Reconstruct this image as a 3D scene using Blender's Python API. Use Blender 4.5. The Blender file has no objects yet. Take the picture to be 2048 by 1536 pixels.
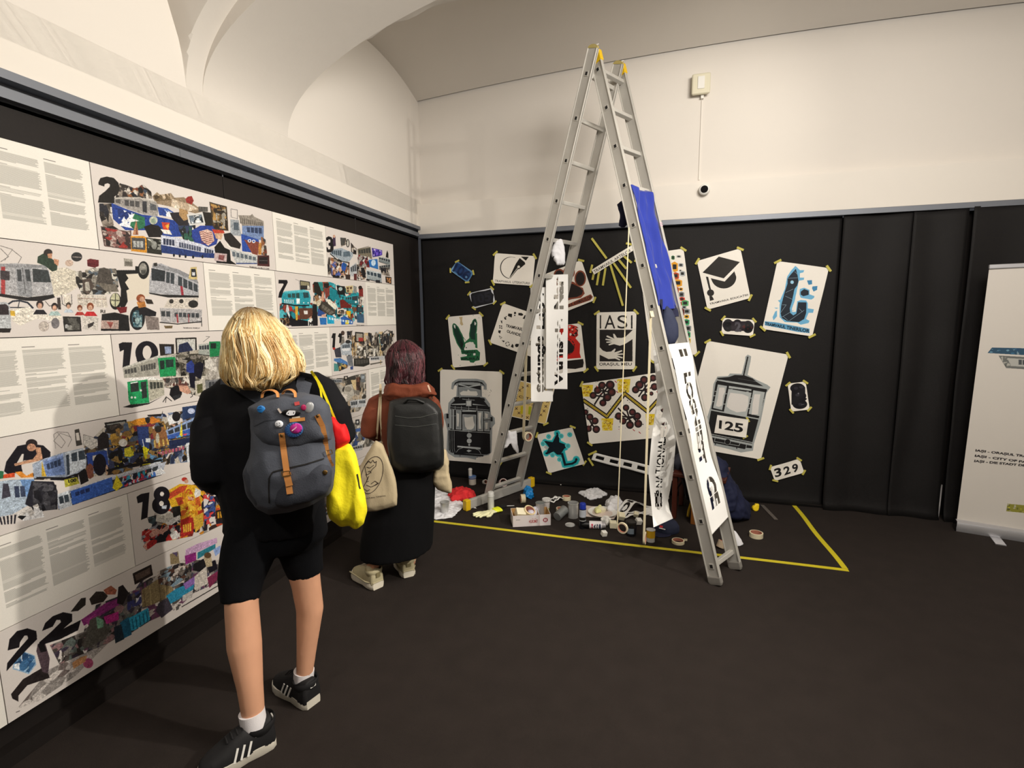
import bpy, bmesh, math, random
import numpy as np
from mathutils import Vector, Matrix, noise as mnoise

SC = bpy.context.scene
COL = SC.collection
# ------------------------------------------------------------------ camera
F, CX, CY, H = 1001.0, 1024.0, 768.0, 1.55          # focal length and centre in 2048x1536 pixels, eye height
_vy = Vector((1312 - CX, -(632 - CY), -F)).normalized()
_vx = -Vector((-2505 - CX, -(665 - CY), -F)); _vx.normalize()
_vx = (_vx - _vy * _vx.dot(_vy)).normalized()
_vz = _vx.cross(_vy)
ROT = Matrix((_vx, _vy, _vz))                        # camera -> world
cam_data = bpy.data.cameras.new('camera'); cam = bpy.data.objects.new('camera', cam_data); COL.objects.link(cam)
cam.matrix_world = Matrix.Translation((0, 0, H)) @ ROT.to_4x4()
cam_data.sensor_fit = 'HORIZONTAL'; cam_data.sensor_width = 36.0; cam_data.lens = 36.0 * F / 2048
cam_data.clip_start = 0.02; cam_data.clip_end = 60
SC.camera = cam

# ------------------------------------------------------------------ world, lights, exposure
SC.view_settings.view_transform = 'Standard'; SC.view_settings.look = 'None'
SC.view_settings.exposure = -0.16; SC.view_settings.gamma = 1.0; SC.view_settings.use_curve_mapping = False
wd = bpy.data.worlds.new('world'); SC.world = wd; wd.use_nodes = True
wd.node_tree.nodes['Background'].inputs[0].default_value = (0.9, 0.92, 1.0, 1)
wd.node_tree.nodes['Background'].inputs[1].default_value = 0.05

def light(kind, name, loc, target, energy, color, size=0.1, angle=80, blend=0.6, size_y=None):
    d = bpy.data.lights.new(name, kind); o = bpy.data.objects.new(name, d); COL.objects.link(o)
    d.energy = energy; d.color = color; o.location = loc
    o.rotation_euler = (Vector(target) - Vector(loc)).to_track_quat('-Z', 'Y').to_euler()
    if kind == 'AREA':
        d.size = size
        if size_y: d.shape = 'RECTANGLE'; d.size_y = size_y
    else:
        d.shadow_soft_size = size
    if kind == 'SPOT': d.spot_size = math.radians(angle); d.spot_blend = blend
    return o
WARM = (1.0, 0.93, 0.82)
light('AREA', 'overhead_fill', (0.9, -0.6, 3.25), (0.9, 0.2, 0), 26, (1, 0.93, 0.84), 1.6, size_y=1.0)  # soft fill added overhead, not a fitting of the room
light('SPOT', 'track_spot_left_wall', (2.9, 1.75, 3.12), (-2.1, 1.5, 1.15), 560, WARM, 0.05, 88, 0.9)
light('SPOT', 'track_spot_behind_camera', (-1.2, -.8, 3.1), (-1.0, 3.2, 0.3), 75, WARM, 0.06, 70, 0.9)
light('AREA', 'track_light_back_wall', (1.1, 1.35, 3.2), (-0.2, 4.3, 0.9), 92, (1, 0.94, 0.86), 1.3, size_y=.7)
light('SPOT', 'track_spot_upper_wall', (0.8, 2.9, 3.3), (0.32, 4.44, 2.98), 26, WARM, 0.05, 75, 1.0)
light('AREA', 'track_light_right', (2.5, 1.3, 3.05), (1.0, 4.44, 1.3), 13, WARM, 0.8)
light('AREA', 'ceiling_fill', (0.9, 0.2, 2.5), (0.9, 0.5, 4), 52, (1, 0.95, 0.88), 1.2)  # added fill pointing up to brighten the vault, no lamp hangs here

# ------------------------------------------------------------------ projection helpers (pixels of the photograph -> points of the room)
CAMP = Vector((0, 0, H))
def ray(px, py): return ROT @ Vector((px - CX, -(py - CY), -F))
def on(px, py, axis, val):
    d = ray(px, py); return CAMP + d * ((val - CAMP[axis]) / d[axis])
def gnd(px, py, z=0.0): return on(px, py, 2, z)
def atd(px, py, depth): return CAMP + ray(px, py) * (depth / F)
def proj(P):
    c = ROT.transposed() @ (Vector(P) - CAMP); return (CX + F * c.x / -c.z, CY - F * c.y / -c.z)
def depth(P): return -(ROT.transposed() @ (Vector(P) - CAMP)).z
RT = Vector((ROT[0][0], ROT[1][0], 0)).normalized()
FW = Vector((-RT.y, RT.x, 0))
UP = Vector((0, 0, 1))
XL, YB = -2.15, 4.44                                 # left wall, back wall

# ------------------------------------------------------------------ materials
def srgb(c):
    if isinstance(c, str):
        c = c.lstrip('#'); c = tuple(int(c[i:i+2], 16) / 255 for i in (0, 2, 4))
    else: c = tuple(v / 255 for v in c)
    return tuple(v / 12.92 if v <= 0.04045 else ((v + 0.055) / 1.055) ** 2.4 for v in c)
MATS = {}
def mat(name, color, rough=0.6, metal=0.0, var=0.0, scale=20.0, bump=0.0, bscale=80.0, trans=0.0, spec=0.5, ior=1.45, alpha=1.0, stretch=None, sheen=0.0):
    if name in MATS: return MATS[name]
    m = bpy.data.materials.new(name); m.use_nodes = True; nt = m.node_tree; b = nt.nodes['Principled BSDF']
    c = srgb(color) + (1,)
    b.inputs['Base Color'].default_value = c; b.inputs['Roughness'].default_value = rough
    b.inputs['Metallic'].default_value = metal; b.inputs['Specular IOR Level'].default_value = spec
    b.inputs['Transmission Weight'].default_value = trans; b.inputs['IOR'].default_value = ior
    b.inputs['Alpha'].default_value = alpha; b.inputs['Sheen Weight'].default_value = sheen
    tc = nt.nodes.new('ShaderNodeTexCoord'); mp = nt.nodes.new('ShaderNodeMapping')
    nt.links.new(tc.outputs['Object'], mp.inputs[0])
    if stretch: mp.inputs['Scale'].default_value = stretch
    if var > 0:
        n = nt.nodes.new('ShaderNodeTexNoise'); n.inputs['Scale'].default_value = scale; n.inputs['Detail'].default_value = 4
        r = nt.nodes.new('ShaderNodeMixRGB'); r.blend_type = 'MIX'
        r.inputs[1].default_value = tuple(v * (1 - var) for v in c[:3]) + (1,)
        r.inputs[2].default_value = tuple(min(1, v * (1 + var)) for v in c[:3]) + (1,)
        nt.links.new(mp.outputs[0], n.inputs['Vector']); nt.links.new(n.outputs['Fac'], r.inputs[0]); nt.links.new(r.outputs[0], b.inputs['Base Color'])
    if bump > 0:
        n2 = nt.nodes.new('ShaderNodeTexNoise'); n2.inputs['Scale'].default_value = bscale; n2.inputs['Detail'].default_value = 3
        bp = nt.nodes.new('ShaderNodeBump'); bp.inputs['Strength'].default_value = bump; bp.inputs['Distance'].default_value = 0.004
        nt.links.new(mp.outputs[0], n2.inputs['Vector']); nt.links.new(n2.outputs['Fac'], bp.inputs['Height']); nt.links.new(bp.outputs[0], b.inputs['Normal'])
    MATS[name] = m; return m

def printed(name, canvas, rough=0.5, spec=0.3):
    h, w = canvas.a.shape[:2]
    img = bpy.data.images.new(name, w, h, alpha=False)
    px = np.ones((h, w, 4), np.float32); px[..., :3] = canvas.a[::-1]
    img.pixels.foreach_set(px.ravel()); img.update(); img.pack()
    m = bpy.data.materials.new(name); m.use_nodes = True; nt = m.node_tree; b = nt.nodes['Principled BSDF']
    t = nt.nodes.new('ShaderNodeTexImage'); t.image = img; t.extension = 'EXTEND'
    nt.links.new(t.outputs['Color'], b.inputs['Base Color'])
    b.inputs['Roughness'].default_value = rough; b.inputs['Specular IOR Level'].default_value = spec
    return m

# ------------------------------------------------------------------ object helpers
def tag(o, label=None, cat=None, group=None, kind=None):
    if label: o['label'] = label
    if cat: o['category'] = cat
    if group: o['group'] = group
    if kind: o['kind'] = kind
    return o
def link(name, me, m=None, parent=None):
    o = bpy.data.objects.new(name, me); COL.objects.link(o)
    if m is not None:
        for q in (m if isinstance(m, (list, tuple)) else [m]): me.materials.append(q)
    if parent is not None:
        o.parent = parent; o.matrix_parent_inverse = Matrix.Translation(-parent.location) if parent.type == 'EMPTY' else Matrix()
    return o
def empty(name, loc, label=None, cat=None, group=None):
    o = bpy.data.objects.new(name, None); COL.objects.link(o); o.location = Vector(loc); o.empty_display_size = 0.05
    return tag(o, label, cat, group)
def smooth(me, angle=40):
    for p in me.polygons: p.use_smooth = True
    if angle is not None:
        try: me.set_sharp_from_angle(angle=math.radians(angle))
        except Exception: pass
    return me
class MB:
    def __init__(s): s.v = []; s.f = []; s.m = []
    def add(s, vs, fs, mi=0):
        k = len(s.v); s.v += [tuple(v) for v in vs]; s.f += [tuple(i + k for i in f) for f in fs]; s.m += [mi] * len(fs); return s
    def box(s, c, sx, sy, sz, X=Vector((1, 0, 0)), Y=Vector((0, 1, 0)), Z=None, mi=0):
        c = Vector(c); Z = Z or X.cross(Y)
        vs = [c + X * (sx / 2 * a) + Y * (sy / 2 * b) + Z * (sz / 2 * d) for a in (-1, 1) for b in (-1, 1) for d in (-1, 1)]
        return s.add(vs, [(0, 1, 3, 2), (4, 6, 7, 5), (0, 4, 5, 1), (2, 3, 7, 6), (0, 2, 6, 4), (1, 5, 7, 3)], mi)
    def beam(s, a, b, w, t, side, mi=0):
        a = Vector(a); b = Vector(b); d = (b - a); L = d.length; d.normalize(); side = (Vector(side) - d * d.dot(Vector(side))).normalized()
        return s.box((a + b) / 2, L, w, t, d, side, d.cross(side), mi)
    def rings(s, rs, cap=(True, True), closed=True, mi=0):
        n = len(rs[0]); vs = [p for r in rs for p in r]; fs = []
        for i in range(len(rs) - 1):
            for j in range(n if closed else n - 1):
                k = (j + 1) % n; fs.append((i * n + j, i * n + k, (i + 1) * n + k, (i + 1) * n + j))
        if cap[0]: fs.append(tuple(range(n - 1, -1, -1)))
        if cap[1]: fs.append(tuple((len(rs) - 1) * n + j for j in range(n)))
        return s.add(vs, fs, mi)
    def lathe(s, c, prof, axis=UP, n=28, cap=(True, True), mi=0):
        c = Vector(c); ax = Vector(axis).normalized(); u = ax.orthogonal().normalized(); w = ax.cross(u)
        rs = [[c + ax * z + (u * math.cos(2 * math.pi * j / n) + w * math.sin(2 * math.pi * j / n)) * r for j in range(n)] for r, z in prof]
        return s.rings(rs, cap, mi=mi)
    def tube(s, pts, r, n=8, cap=(True, True), up=None, flat=None, mi=0):
        pts = [Vector(p) for p in pts]; rs = []; pu = up
        for i, p in enumerate(pts):
            d = (pts[min(i + 1, len(pts) - 1)] - pts[max(i - 1, 0)]).normalized()
            if pu is None: pu = d.orthogonal()
            u = (Vector(pu) - d * d.dot(Vector(pu)))
            u = u.normalized() if u.length > 1e-6 else d.orthogonal().normalized()
            w = d.cross(u); ri = r[i] if isinstance(r, (list, tuple)) else r
            fl = 1.0 if flat is None else (flat[i] if isinstance(flat, (list, tuple)) else flat)
            rs.append([p + u * (math.cos(2 * math.pi * j / n) * ri) + w * (math.sin(2 * math.pi * j / n) * ri * fl) for j in range(n)])
            if up is None: pu = u
        return s.rings(rs, cap, mi=mi)
    def mesh(s, name='m'):
        me = bpy.data.meshes.new(name); me.from_pydata(s.v, [], s.f); me.update()
        if any(s.m): me.polygons.foreach_set('material_index', s.m)
        bm = bmesh.new(); bm.from_mesh(me); bmesh.ops.recalc_face_normals(bm, faces=bm.faces); bm.to_mesh(me); bm.free()
        return me
    def make(s, name, m=None, parent=None, sm=None):
        me = s.mesh(name)
        if sm is not None: smooth(me, sm)
        return link(name, me, m, parent)
def bevel(o, w=0.003, seg=2):
    b = o.modifiers.new('bevel', 'BEVEL'); b.width = w; b.segments = seg; b.limit_method = 'ANGLE'; return o
def solid(o, t): s = o.modifiers.new('solid', 'SOLIDIFY'); s.thickness = t; s.offset = 0; return o
def grid(nu, nv, fn, uv=True):
    """fn(u,v) -> point ; v runs from top (0) to bottom (1)"""
    vs = [fn(i / nu, j / nv) for j in range(nv + 1) for i in range(nu + 1)]
    fs = [(j * (nu + 1) + i, (j + 1) * (nu + 1) + i, (j + 1) * (nu + 1) + i + 1, j * (nu + 1) + i + 1) for j in range(nv) for i in range(nu)]
    me = bpy.data.meshes.new('grid'); me.from_pydata([tuple(v) for v in vs], [], fs)
    if uv:
        L = me.uv_layers.new(name='uv')
        uvs = np.array([(i / nu, 1 - j / nv) for j in range(nv + 1) for i in range(nu + 1)], np.float32)
        idx = np.zeros(len(me.loops), np.int32); me.loops.foreach_get('vertex_index', idx); L.data.foreach_set('uv', uvs[idx].ravel())
    me.update(); return me
def eval_mesh(me, mods):
    o = bpy.data.objects.new('tmp', me); COL.objects.link(o)
    for kind, kw in mods:
        md = o.modifiers.new(kind, kind)
        for k, v in kw.items(): setattr(md, k, v)
    dg = bpy.context.evaluated_depsgraph_get(); dg.update()
    r = bpy.data.meshes.new_from_object(o.evaluated_get(dg)); bpy.data.objects.remove(o); return r
def fuse(mb, voxel=0.01, smooth_it=3, disp=None):
    me = eval_mesh(mb.mesh('f'), [('REMESH', dict(mode='VOXEL', voxel_size=voxel)), ('SMOOTH', dict(factor=0.5, iterations=smooth_it))])
    if disp:
        me.update()
        nrm = [v.normal.copy() for v in me.vertices]
        for v, n in zip(me.vertices, nrm): v.co += n * disp(v.co)
    smooth(me, None); return me
def folds(amp, sc, seed=0.0, st=(1, 1, 1)):
    def f(p):
        q = Vector((p.x * sc * st[0] + seed, p.y * sc * st[1], p.z * sc * st[2]))
        w = mnoise.noise(q * 0.6) * 1.4; r = 1 - 2.6 * abs(mnoise.noise(q * .9 + Vector((w, 7, -w)))); r2 = 1 - 2.6 * abs(mnoise.noise(q * 2.1 + Vector((3, w, w))))
        return amp * (math.sin((q.x + q.y + q.z) * 1.3 + w * 4) * 0.35 + mnoise.noise(q * 1.3) * 0.5 + r * .55 + r2 * .22 - .3)
    return f

# ------------------------------------------------------------------ flat print: a small painter that fills polygons on an array
_GL = {}
def glyphs(txt, bold=0.0):
    key = (txt, bold)
    if key in _GL: return _GL[key]
    c = bpy.data.curves.new('t', 'FONT'); c.body = txt; c.offset = bold; c.resolution_u = 5; c.size = 1.0
    o = bpy.data.objects.new('t', c); COL.objects.link(o)
    dg = bpy.context.evaluated_depsgraph_get(); dg.update()
    me = o.evaluated_get(dg).to_mesh()
    co = np.array([v.co[:2] for v in me.vertices], float).reshape(-1, 2); me.calc_loop_triangles()
    tr = [tuple(t.vertices) for t in me.loop_triangles]; o.evaluated_get(dg).to_mesh_clear()
    bpy.data.objects.remove(o); bpy.data.curves.remove(c)
    if len(co):
        lo, hi = co.min(0), co.max(0); co = (co - lo) / (hi - lo); asp = (hi - lo)[0] / (hi - lo)[1]
    else: asp = 1
    _GL[key] = (co, tr, asp); return _GL[key]
def homog(src, dst):
    A = []; b = []
    for (x, y), (u, v) in zip(src, dst):
        A.append([x, y, 1, 0, 0, 0, -u * x, -u * y]); b.append(u); A.append([0, 0, 0, x, y, 1, -v * x, -v * y]); b.append(v)
    h = np.linalg.solve(np.array(A, float), np.array(b, float)); return np.append(h, 1).reshape(3, 3)
def C3(c):
    if isinstance(c, str):
        c = c.lstrip('#')
        if len(c) == 3: c = ''.join(k * 2 for k in c)
        return np.array([int(c[i:i+2], 16) / 255 for i in (0, 2, 4)])
    return np.array(c, float) / 255
class Canvas:
    def __init__(s, w, h, bg, quad=None):
        s.a = np.ones((h, w, 3), np.float32) * C3(bg).astype(np.float32); s.w = w; s.h = h
        s.Hm = homog(quad, [(0, 0), (w, 0), (w, h), (0, h)]) if quad else np.diag([w, h, 1.0])
        s.rng = random.Random(7)
    def T(s, pts):
        p = np.array(pts, float).reshape(-1, 2); q = np.c_[p, np.ones(len(p))] @ s.Hm.T; return q[:, :2] / q[:, 2:]
    def mask(s, q):
        x0, y0 = np.floor(q.min(0)).astype(int) - 1; x1, y1 = np.ceil(q.max(0)).astype(int) + 1
        x0 = max(0, x0); y0 = max(0, y0); x1 = min(s.w, x1); y1 = min(s.h, y1)
        if x1 <= x0 or y1 <= y0: return None
        X, Y = np.meshgrid(np.arange(x0, x1) + .5, np.arange(y0, y1) + .5); M = np.zeros(X.shape, bool)
        n = len(q)
        for i in range(n):
            ax, ay = q[i]; bx, by = q[(i + 1) % n]
            if ay == by: continue
            M ^= ((ay > Y) != (by > Y)) & (X < (bx - ax) * (Y - ay) / (by - ay) + ax)
        return x0, y0, x1, y1, M
    def raw(s, q, col, alpha=1.0):
        r = s.mask(q)
        if r is None: return
        x0, y0, x1, y1, M = r; v = s.a[y0:y1, x0:x1]; v[M] = v[M] * (1 - alpha) + C3(col) * alpha
    def P(s, col, *pts, alpha=1.0): s.raw(s.T(pts), col, alpha); return s
    def R(s, col, x0, y0, x1, y1, alpha=1.0): return s.P(col, x0, y0, x1, y0, x1, y1, x0, y1, alpha=alpha)
    def E(s, col, cx, cy, rx, ry=None, n=26, alpha=1.0):
        ry = ry or rx; return s.P(col, *[k for j in range(n) for k in (cx + rx * math.cos(2 * math.pi * j / n), cy + ry * math.sin(2 * math.pi * j / n))], alpha=alpha)
    def L(s, col, wd, *pts):
        p = np.array(pts, float).reshape(-1, 2)
        for a, b in zip(p[:-1], p[1:]):
            d = b - a; L = np.hypot(*d)
            if L == 0: continue
            n = np.array([-d[1], d[0]]) / L * wd / 2; e = d / L * wd * 0.25
            s.raw(s.T([a + n - e, b + n + e, b - n + e, a - n - e]), col)
        return s
    def W(s, col, p0, p1, q0, q1, n, gap=0.2):
        """n panes between a top line p0-p1 and a bottom line q0-q1"""
        p0, p1, q0, q1 = [np.array(k, float) for k in (p0, p1, q0, q1)]
        for i in range(n):
            a = (i + gap / 2) / n; b = (i + 1 - gap / 2) / n
            s.raw(s.T([p0 + (p1 - p0) * a, p0 + (p1 - p0) * b, q0 + (q1 - q0) * b, q0 + (q1 - q0) * a]), col)
        return s
    def K(s, pal, n, size, *poly, seed=1):
        """clutter: small crooked patches kept inside a polygon"""
        q = s.T(poly); r = s.mask(q)
        if r is None: return s
        x0, y0, x1, y1, M = r; sub = Canvas.__new__(Canvas); sub.a = s.a[y0:y1, x0:x1].copy(); sub.h, sub.w = sub.a.shape[:2]
        rg = random.Random(seed * 131 + n); sz = size * s.w / 1000
        for _ in range(n):
            cx = rg.uniform(0, sub.w); cy = rg.uniform(0, sub.h); k = rg.randint(4, 7); rr = sz * rg.uniform(.4, 1.3); el = rg.uniform(.5, 1.6)
            pts = np.array([[cx + rr * el * math.cos(2 * math.pi * (j + rg.uniform(-.3, .3)) / k), cy + rr / el * math.sin(2 * math.pi * (j + rg.uniform(-.3, .3)) / k)] for j in range(k)])
            Canvas.raw(sub, pts, rg.choice(pal))
        v = s.a[y0:y1, x0:x1]; v[M] = sub.a[M]; return s
    def text(s, col, txt, quad, bold=0.0, alpha=1.0):
        """quad: top-left, top-right, bottom-right, bottom-left of the word's box"""
        co, tr, _ = glyphs(txt, bold)
        if not len(co): return s
        Q = homog([(0, 1), (1, 1), (1, 0), (0, 0)], quad); p = np.c_[co, np.ones(len(co))] @ Q.T; q = s.T(p[:, :2] / p[:, 2:])
        for t in tr: s.raw(q[list(t)], col, alpha)
        return s
    def photo(s, bg, amt=.16, seed=0):
        """mottling of the printed pictures (not of the bare paper)"""
        rg = np.random.RandomState(seed); m = (np.abs(s.a - C3(bg)).sum(-1) > .06).astype(np.float32); n = np.zeros((s.h, s.w), np.float32)
        for c in (2, 4, 9):
            k = rg.randn(s.h // c + 2, s.w // c + 2).astype(np.float32).repeat(c, 0).repeat(c, 1)[:s.h, :s.w]; n += k * (1.0 if c < 9 else .7)
        s.a = np.clip(s.a * (1 + (n * amt * m)[..., None]) + (n * amt * .12 * m)[..., None], 0, 1); return s
    def grain(s, amt, seed=0, cell=1):
        rg = np.random.RandomState(seed); n = rg.randn(s.h // cell + 1, s.w // cell + 1).repeat(cell, 0).repeat(cell, 1)[:s.h, :s.w]
        s.a = np.clip(s.a + (n * amt)[..., None].astype(np.float32), 0, 1); return s
    def soft(s, k=1):
        for _ in range(k):
            a = s.a; p = np.pad(a, ((1, 1), (1, 1), (0, 0)), 'edge')
            s.a = (p[:-2, 1:-1] + p[2:, 1:-1] + p[1:-1, :-2] + p[1:-1, 2:] + 4 * a) / 8
        return s
def crop(x0, y0, sc):
    """returns fn turning pixels of the photograph into the coordinates a shape was measured in"""
    return lambda *p: [((p[i] - x0) * sc, (p[i + 1] - y0) * sc) for i in range(0, len(p), 2)]
# ================================================================== THE ROOM
M_white = mat('white_plaster', (221, 215, 207), 0.9, var=0.03, scale=1.3, bump=0.15, bscale=25, spec=0.2)
M_fascia = mat('white_boxing', (226, 220, 211), 0.75, var=0.01, scale=3, spec=0.3)
M_ceil = mat('ceiling_plaster', (214, 208, 200), 0.92, var=0.03, scale=1.6, bump=0.2, bscale=18, spec=0.15)
M_black = mat('black_cloth', (19, 17, 17), 0.7, var=0.25, scale=6, bump=0.25, bscale=140, spec=0.35)
M_blackwall = mat('black_board', (25, 20, 18), 0.65, var=0.2, scale=3, bump=0.1, bscale=90, spec=0.35)
M_carpet = mat('dark_carpet', (42, 36, 33), 0.95, var=0.22, scale=9, bump=0.6, bscale=420, spec=0.2)
M_rail = mat('grey_rail', (118, 122, 130), 0.45, metal=0.3, var=0.04, scale=4)

def struct(name, mb, m, parent=None, sm=None):
    o = mb.make(name, m, parent, sm)
    if parent is None: o['kind'] = 'structure'
    return o
XR, YF = 3.7, -3.6
struct('floor', MB().box(((XL + XR) / 2, (YB + .1 + YF) / 2, -0.05), XR - XL + .4, YB - YF + .3, 0.1), M_carpet)

# upper walls
def zA(x, h=0.98): u = min(1, abs(x - 0.9) / 3.05); return 2.63 + h * math.sqrt(max(0, 1 - u * u))
def ell(y, c, a, h): u = (y - c) / a; return 2.63 + h * math.sqrt(1 - u * u) if abs(u) < 1 else -9
def zB3(y): return ell(y, 3.72, 1.04 if y < 3.72 else 1.5, 1.0)
def zB2(y): return ell(y, 0.90, 1.10, 1.1)
def zB1(y): return ell(y, -1.9, 1.25, 1.1)
def zC(x, y):
    b = zB3(y) + .12 * (1 - ((x - .9) / 3.05) ** 2) if y > 2.3 else (zB2(y) if y > -.4 else zB1(y)); return max(zA(x), b, 2.63)
nx = 110
ys = sorted(set([round(YF + k * 0.06, 3) for k in range(int((YB - YF) / 0.06) + 1)] + [1.99, 2.0, 2.68, 2.69, YB]))
xs = [XL + (XR - XL) * (1 - math.cos(math.pi * k / nx)) / 2 for k in range(nx + 1)]
cb = MB(); cb.add([(x, y, zC(x, y)) for y in ys for x in xs], [(j * (nx + 1) + i, j * (nx + 1) + i + 1, (j + 1) * (nx + 1) + i + 1, (j + 1) * (nx + 1) + i) for j in range(len(ys) - 1) for i in range(nx)])
struct('ceiling', cb, M_ceil, sm=30)
# transverse arch under the vault
ab = MB(); n = 60
prof = [(XL + (XR - XL) * (1 - math.cos(math.pi * k / n)) / 2) for k in range(n + 1)]
rings = [[(x, 2.09, zA(x, .8)), (x, 2.68, zA(x, .8)), (x, 2.68, zA(x) + .12), (x, 2.09, zA(x) + .12)] for x in prof]
ab.rings(rings); o = struct('trim_1', ab, M_ceil, sm=30)
ab2 = MB(); ab2.rings([[(x, y - 2.95, z) for x, y, z in r] for r in rings]); struct('trim_2', ab2, M_ceil, sm=30)
# left wall: white from the boxing up, black board below
struct('wall_left', MB().box((XL - .07, (YB + YF) / 2, 3.3), .14, YB - YF + .3, 1.6), M_white)
struct('wall_right', MB().box((XR + .07, (YB + YF) / 2, 2.1), .14, YB - YF + .3, 4.4), M_white)
struct('wall_front', MB().box(((XL + XR) / 2, YF - .07, 2.1), XR - XL + .3, .14, 4.4), M_white)
struct('wall_back', MB().box(((XL + XR) / 2, YB + .09, 3.3), XR - XL + .3, .14, 1.6), M_white)
# boxing (white band) with its edge line
wl = struct('trim_3', MB().box((XL - .045, (YB + YF) / 2, 2.51), .09, YB - YF, .24), M_fascia)
struct('trim_4', MB().box(((XL + XR) / 2, YB - .0, 2.455), XR - XL, .12, .27), M_fascia)
# grey rails under the boxing
rb = MB(); rb.box((XL - .03, (YB + YF) / 2, 2.375), .11, YB - YF, .03); rb.box((XL - .06, (YB + YF) / 2, 2.33), .06, YB - YF, .09)
rb.box((XL + .0, (YB + YF) / 2, 2.318), .02, YB - YF, .035)
for y in (1.93,): rb.box((XL + .008, y, 2.318), .008, .012, .037)
struct('trim_5', rb, M_rail)
rb = MB(); rb.box(((XL + XR) / 2, YB - .045, 2.302), XR - XL, .03, .038); rb.box(((XL + XR) / 2, YB - .02, 2.31), XR - XL, .05, .02); struct('trim_6', rb, M_rail)
# black cladding of the left wall: boards with thin joints, standing on a kerb
bw = empty('wall_left_cladding', (XL, 1.5, 0)); bw['kind'] = 'structure'
x0 = XL - .04
yy = [YF, -2.6, -1.4, -.2, 1.0, 2.2, 3.4, YB]
for a, b in zip(yy[:-1], yy[1:]):
    o = MB().box((x0 - .02, (a + b) / 2, 1.15), .06, b - a - .003, 2.3).make('board', M_blackwall, bw); bevel(o, .002, 1)
struct('baseboard_left', MB().box((XL - .005, (YB + YF) / 2, .03), .05, YB - YF, .06), M_blackwall)

# black cloth on the back wall: lengths of fabric with soft folds
cw = empty('wall_back_cloth', (0.8, YB, 0)); cw['kind'] = 'structure'
struct('wall_back_board', MB().box(((XL + XR) / 2, YB + .06, 1.14), XR - XL, .02, 2.28), M_blackwall)
def cloth(xa, xb, y0, amp, nf, seed, ztop=2.285, zbot=0.0):
    def f(u, v):
        x = xa + (xb - xa) * u; z = ztop + (zbot - ztop) * v
        y = y0 - amp * (math.sin(u * nf * 6.283 + seed + mnoise.noise(Vector((x * 2, z, seed))) * 1.5) * .5 + .5) * (0.35 + 0.65 * v) \
            - .006 * mnoise.noise(Vector((x * 3, z * 3, seed)))
        if v > .97: y -= .02 * (v - .97) / .03
        return (x, y, z)
    me = grid(max(10, int((xb - xa) * 45)), 46, f); smooth(me, None)
    o = link('fabric', me, M_black, cw); solid(o, .003); return o
cloth(XL, 1.33, YB - .004, .004, 1.5, .3)
cloth(1.33, 1.78, YB - .02, .03, 1.2, 1.1)
cloth(1.77, 2.10, YB - .035, .035, 1.1, 2.0)
cloth(2.12, 2.95, YB - .05, .05, 1.6, 3.0, 2.29, .0)
cloth(2.93, XR, YB - .06, .05, 2.5, 4.0)
struct('baseboard_back', MB().box(((XL + 1.35) / 2, YB - .012, .012), 1.35 - XL, .02, .024), M_blackwall)

# ================================================================== EXHIBITION PANELS ON THE LEFT WALL
PT = 0.012
def wallpt(y, z): return Vector((XL + PT, y, z))
def panel_quad(y0, y1, z1, z0): return [proj(wallpt(y, z)) for y, z in ((y0, z1), (y1, z1), (y1, z0), (y0, z0))]
def panel(label, y0, y1, z1, z0, paint, bg, cx0=0, cy0=0, sc=1.0, ppm=1150, grp='photo collage panels on the left wall'):
    w, h = int((y1 - y0) * ppm), int((z1 - z0) * ppm)
    q = crop(cx0, cy0, sc)(*[k for p in panel_quad(y0, y1, z1, z0) for k in p])
    c = Canvas(w, h, bg, q); c.ymin, c.ymax = y0, y1
    paint(c)
    if bg == PIC_BG: c.photo(bg, .06, int(y0 * 50))
    c.soft(1); c.grain(.012, seed=int(y0 * 100 + z1 * 10))
    e = .0015
    y0 += e; y1 -= e; z1 -= e; z0 += e
    me = bpy.data.meshes.new('panel')
    vs = [(XL + PT, y0, z1), (XL + PT, y1, z1), (XL + PT, y1, z0), (XL + PT, y0, z0), (XL, y0, z1), (XL, y1, z1), (XL, y1, z0), (XL, y0, z0)]
    me.from_pydata(vs, [], [(0, 3, 2, 1), (4, 5, 6, 7), (0, 1, 5, 4), (1, 2, 6, 5), (2, 3, 7, 6), (3, 0, 4, 7)])
    uv = me.uv_layers.new(name='uv'); U = {0: (0, 1), 1: (1, 1), 2: (1, 0), 3: (0, 0)}
    for l in me.loops: uv.data[l.index].uv = U[l.vertex_index % 4] if l.index < 4 else (0.01, 0.01)
    me.update()
    o = link('exhibition_panel', me, printed('print', c, 0.42, 0.4)); tag(o, label, 'panel', grp); return o

TXT_BG, PIC_BG = (232, 228, 220), (214, 207, 202)
def textpanel(ncol, seed, top=0.13, bot=0.80, heads=True):
    def paint(c):
        rg = random.Random(seed); c.Hm = np.diag([c.w, c.h, 1.0])
        m = .055; gut = .03; cwid = (1 - 2 * m - gut * (ncol - 1)) / ncol
        ln = .0105
        for k in range(ncol):
            x = m + k * (cwid + gut); y = top
            if heads: c.R((120, 116, 112), x, y - .035, x + cwid * .3, y - .027)
            cuts = sorted(rg.sample(range(8, 52), 3))
            i = 0
            while y < bot - rg.uniform(0, .03):
                if i in cuts: y += ln * rg.choice((1.3, 2.0)); c.R((150, 147, 142), x, y, x + cwid * .25, y + ln * .5); y += ln
                wdt = cwid * rg.uniform(.90, 1.0)
                if i + 1 in cuts: wdt = cwid * rg.uniform(.3, .8)
                c.R((182, 180, 173), x, y, x + wdt, y + ln * .72); y += ln; i += 1
    return paint
DK = ['#1c1918', '#2b2624', '#3b3532', '#544a44', '#6f655c', '#8d8378', '#b3aba0', '#cfc9c0', '#23242c', '#47413c']
BR = DK + ['#6b3a2c', '#8a5a3a', '#3f4a5a']
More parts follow.
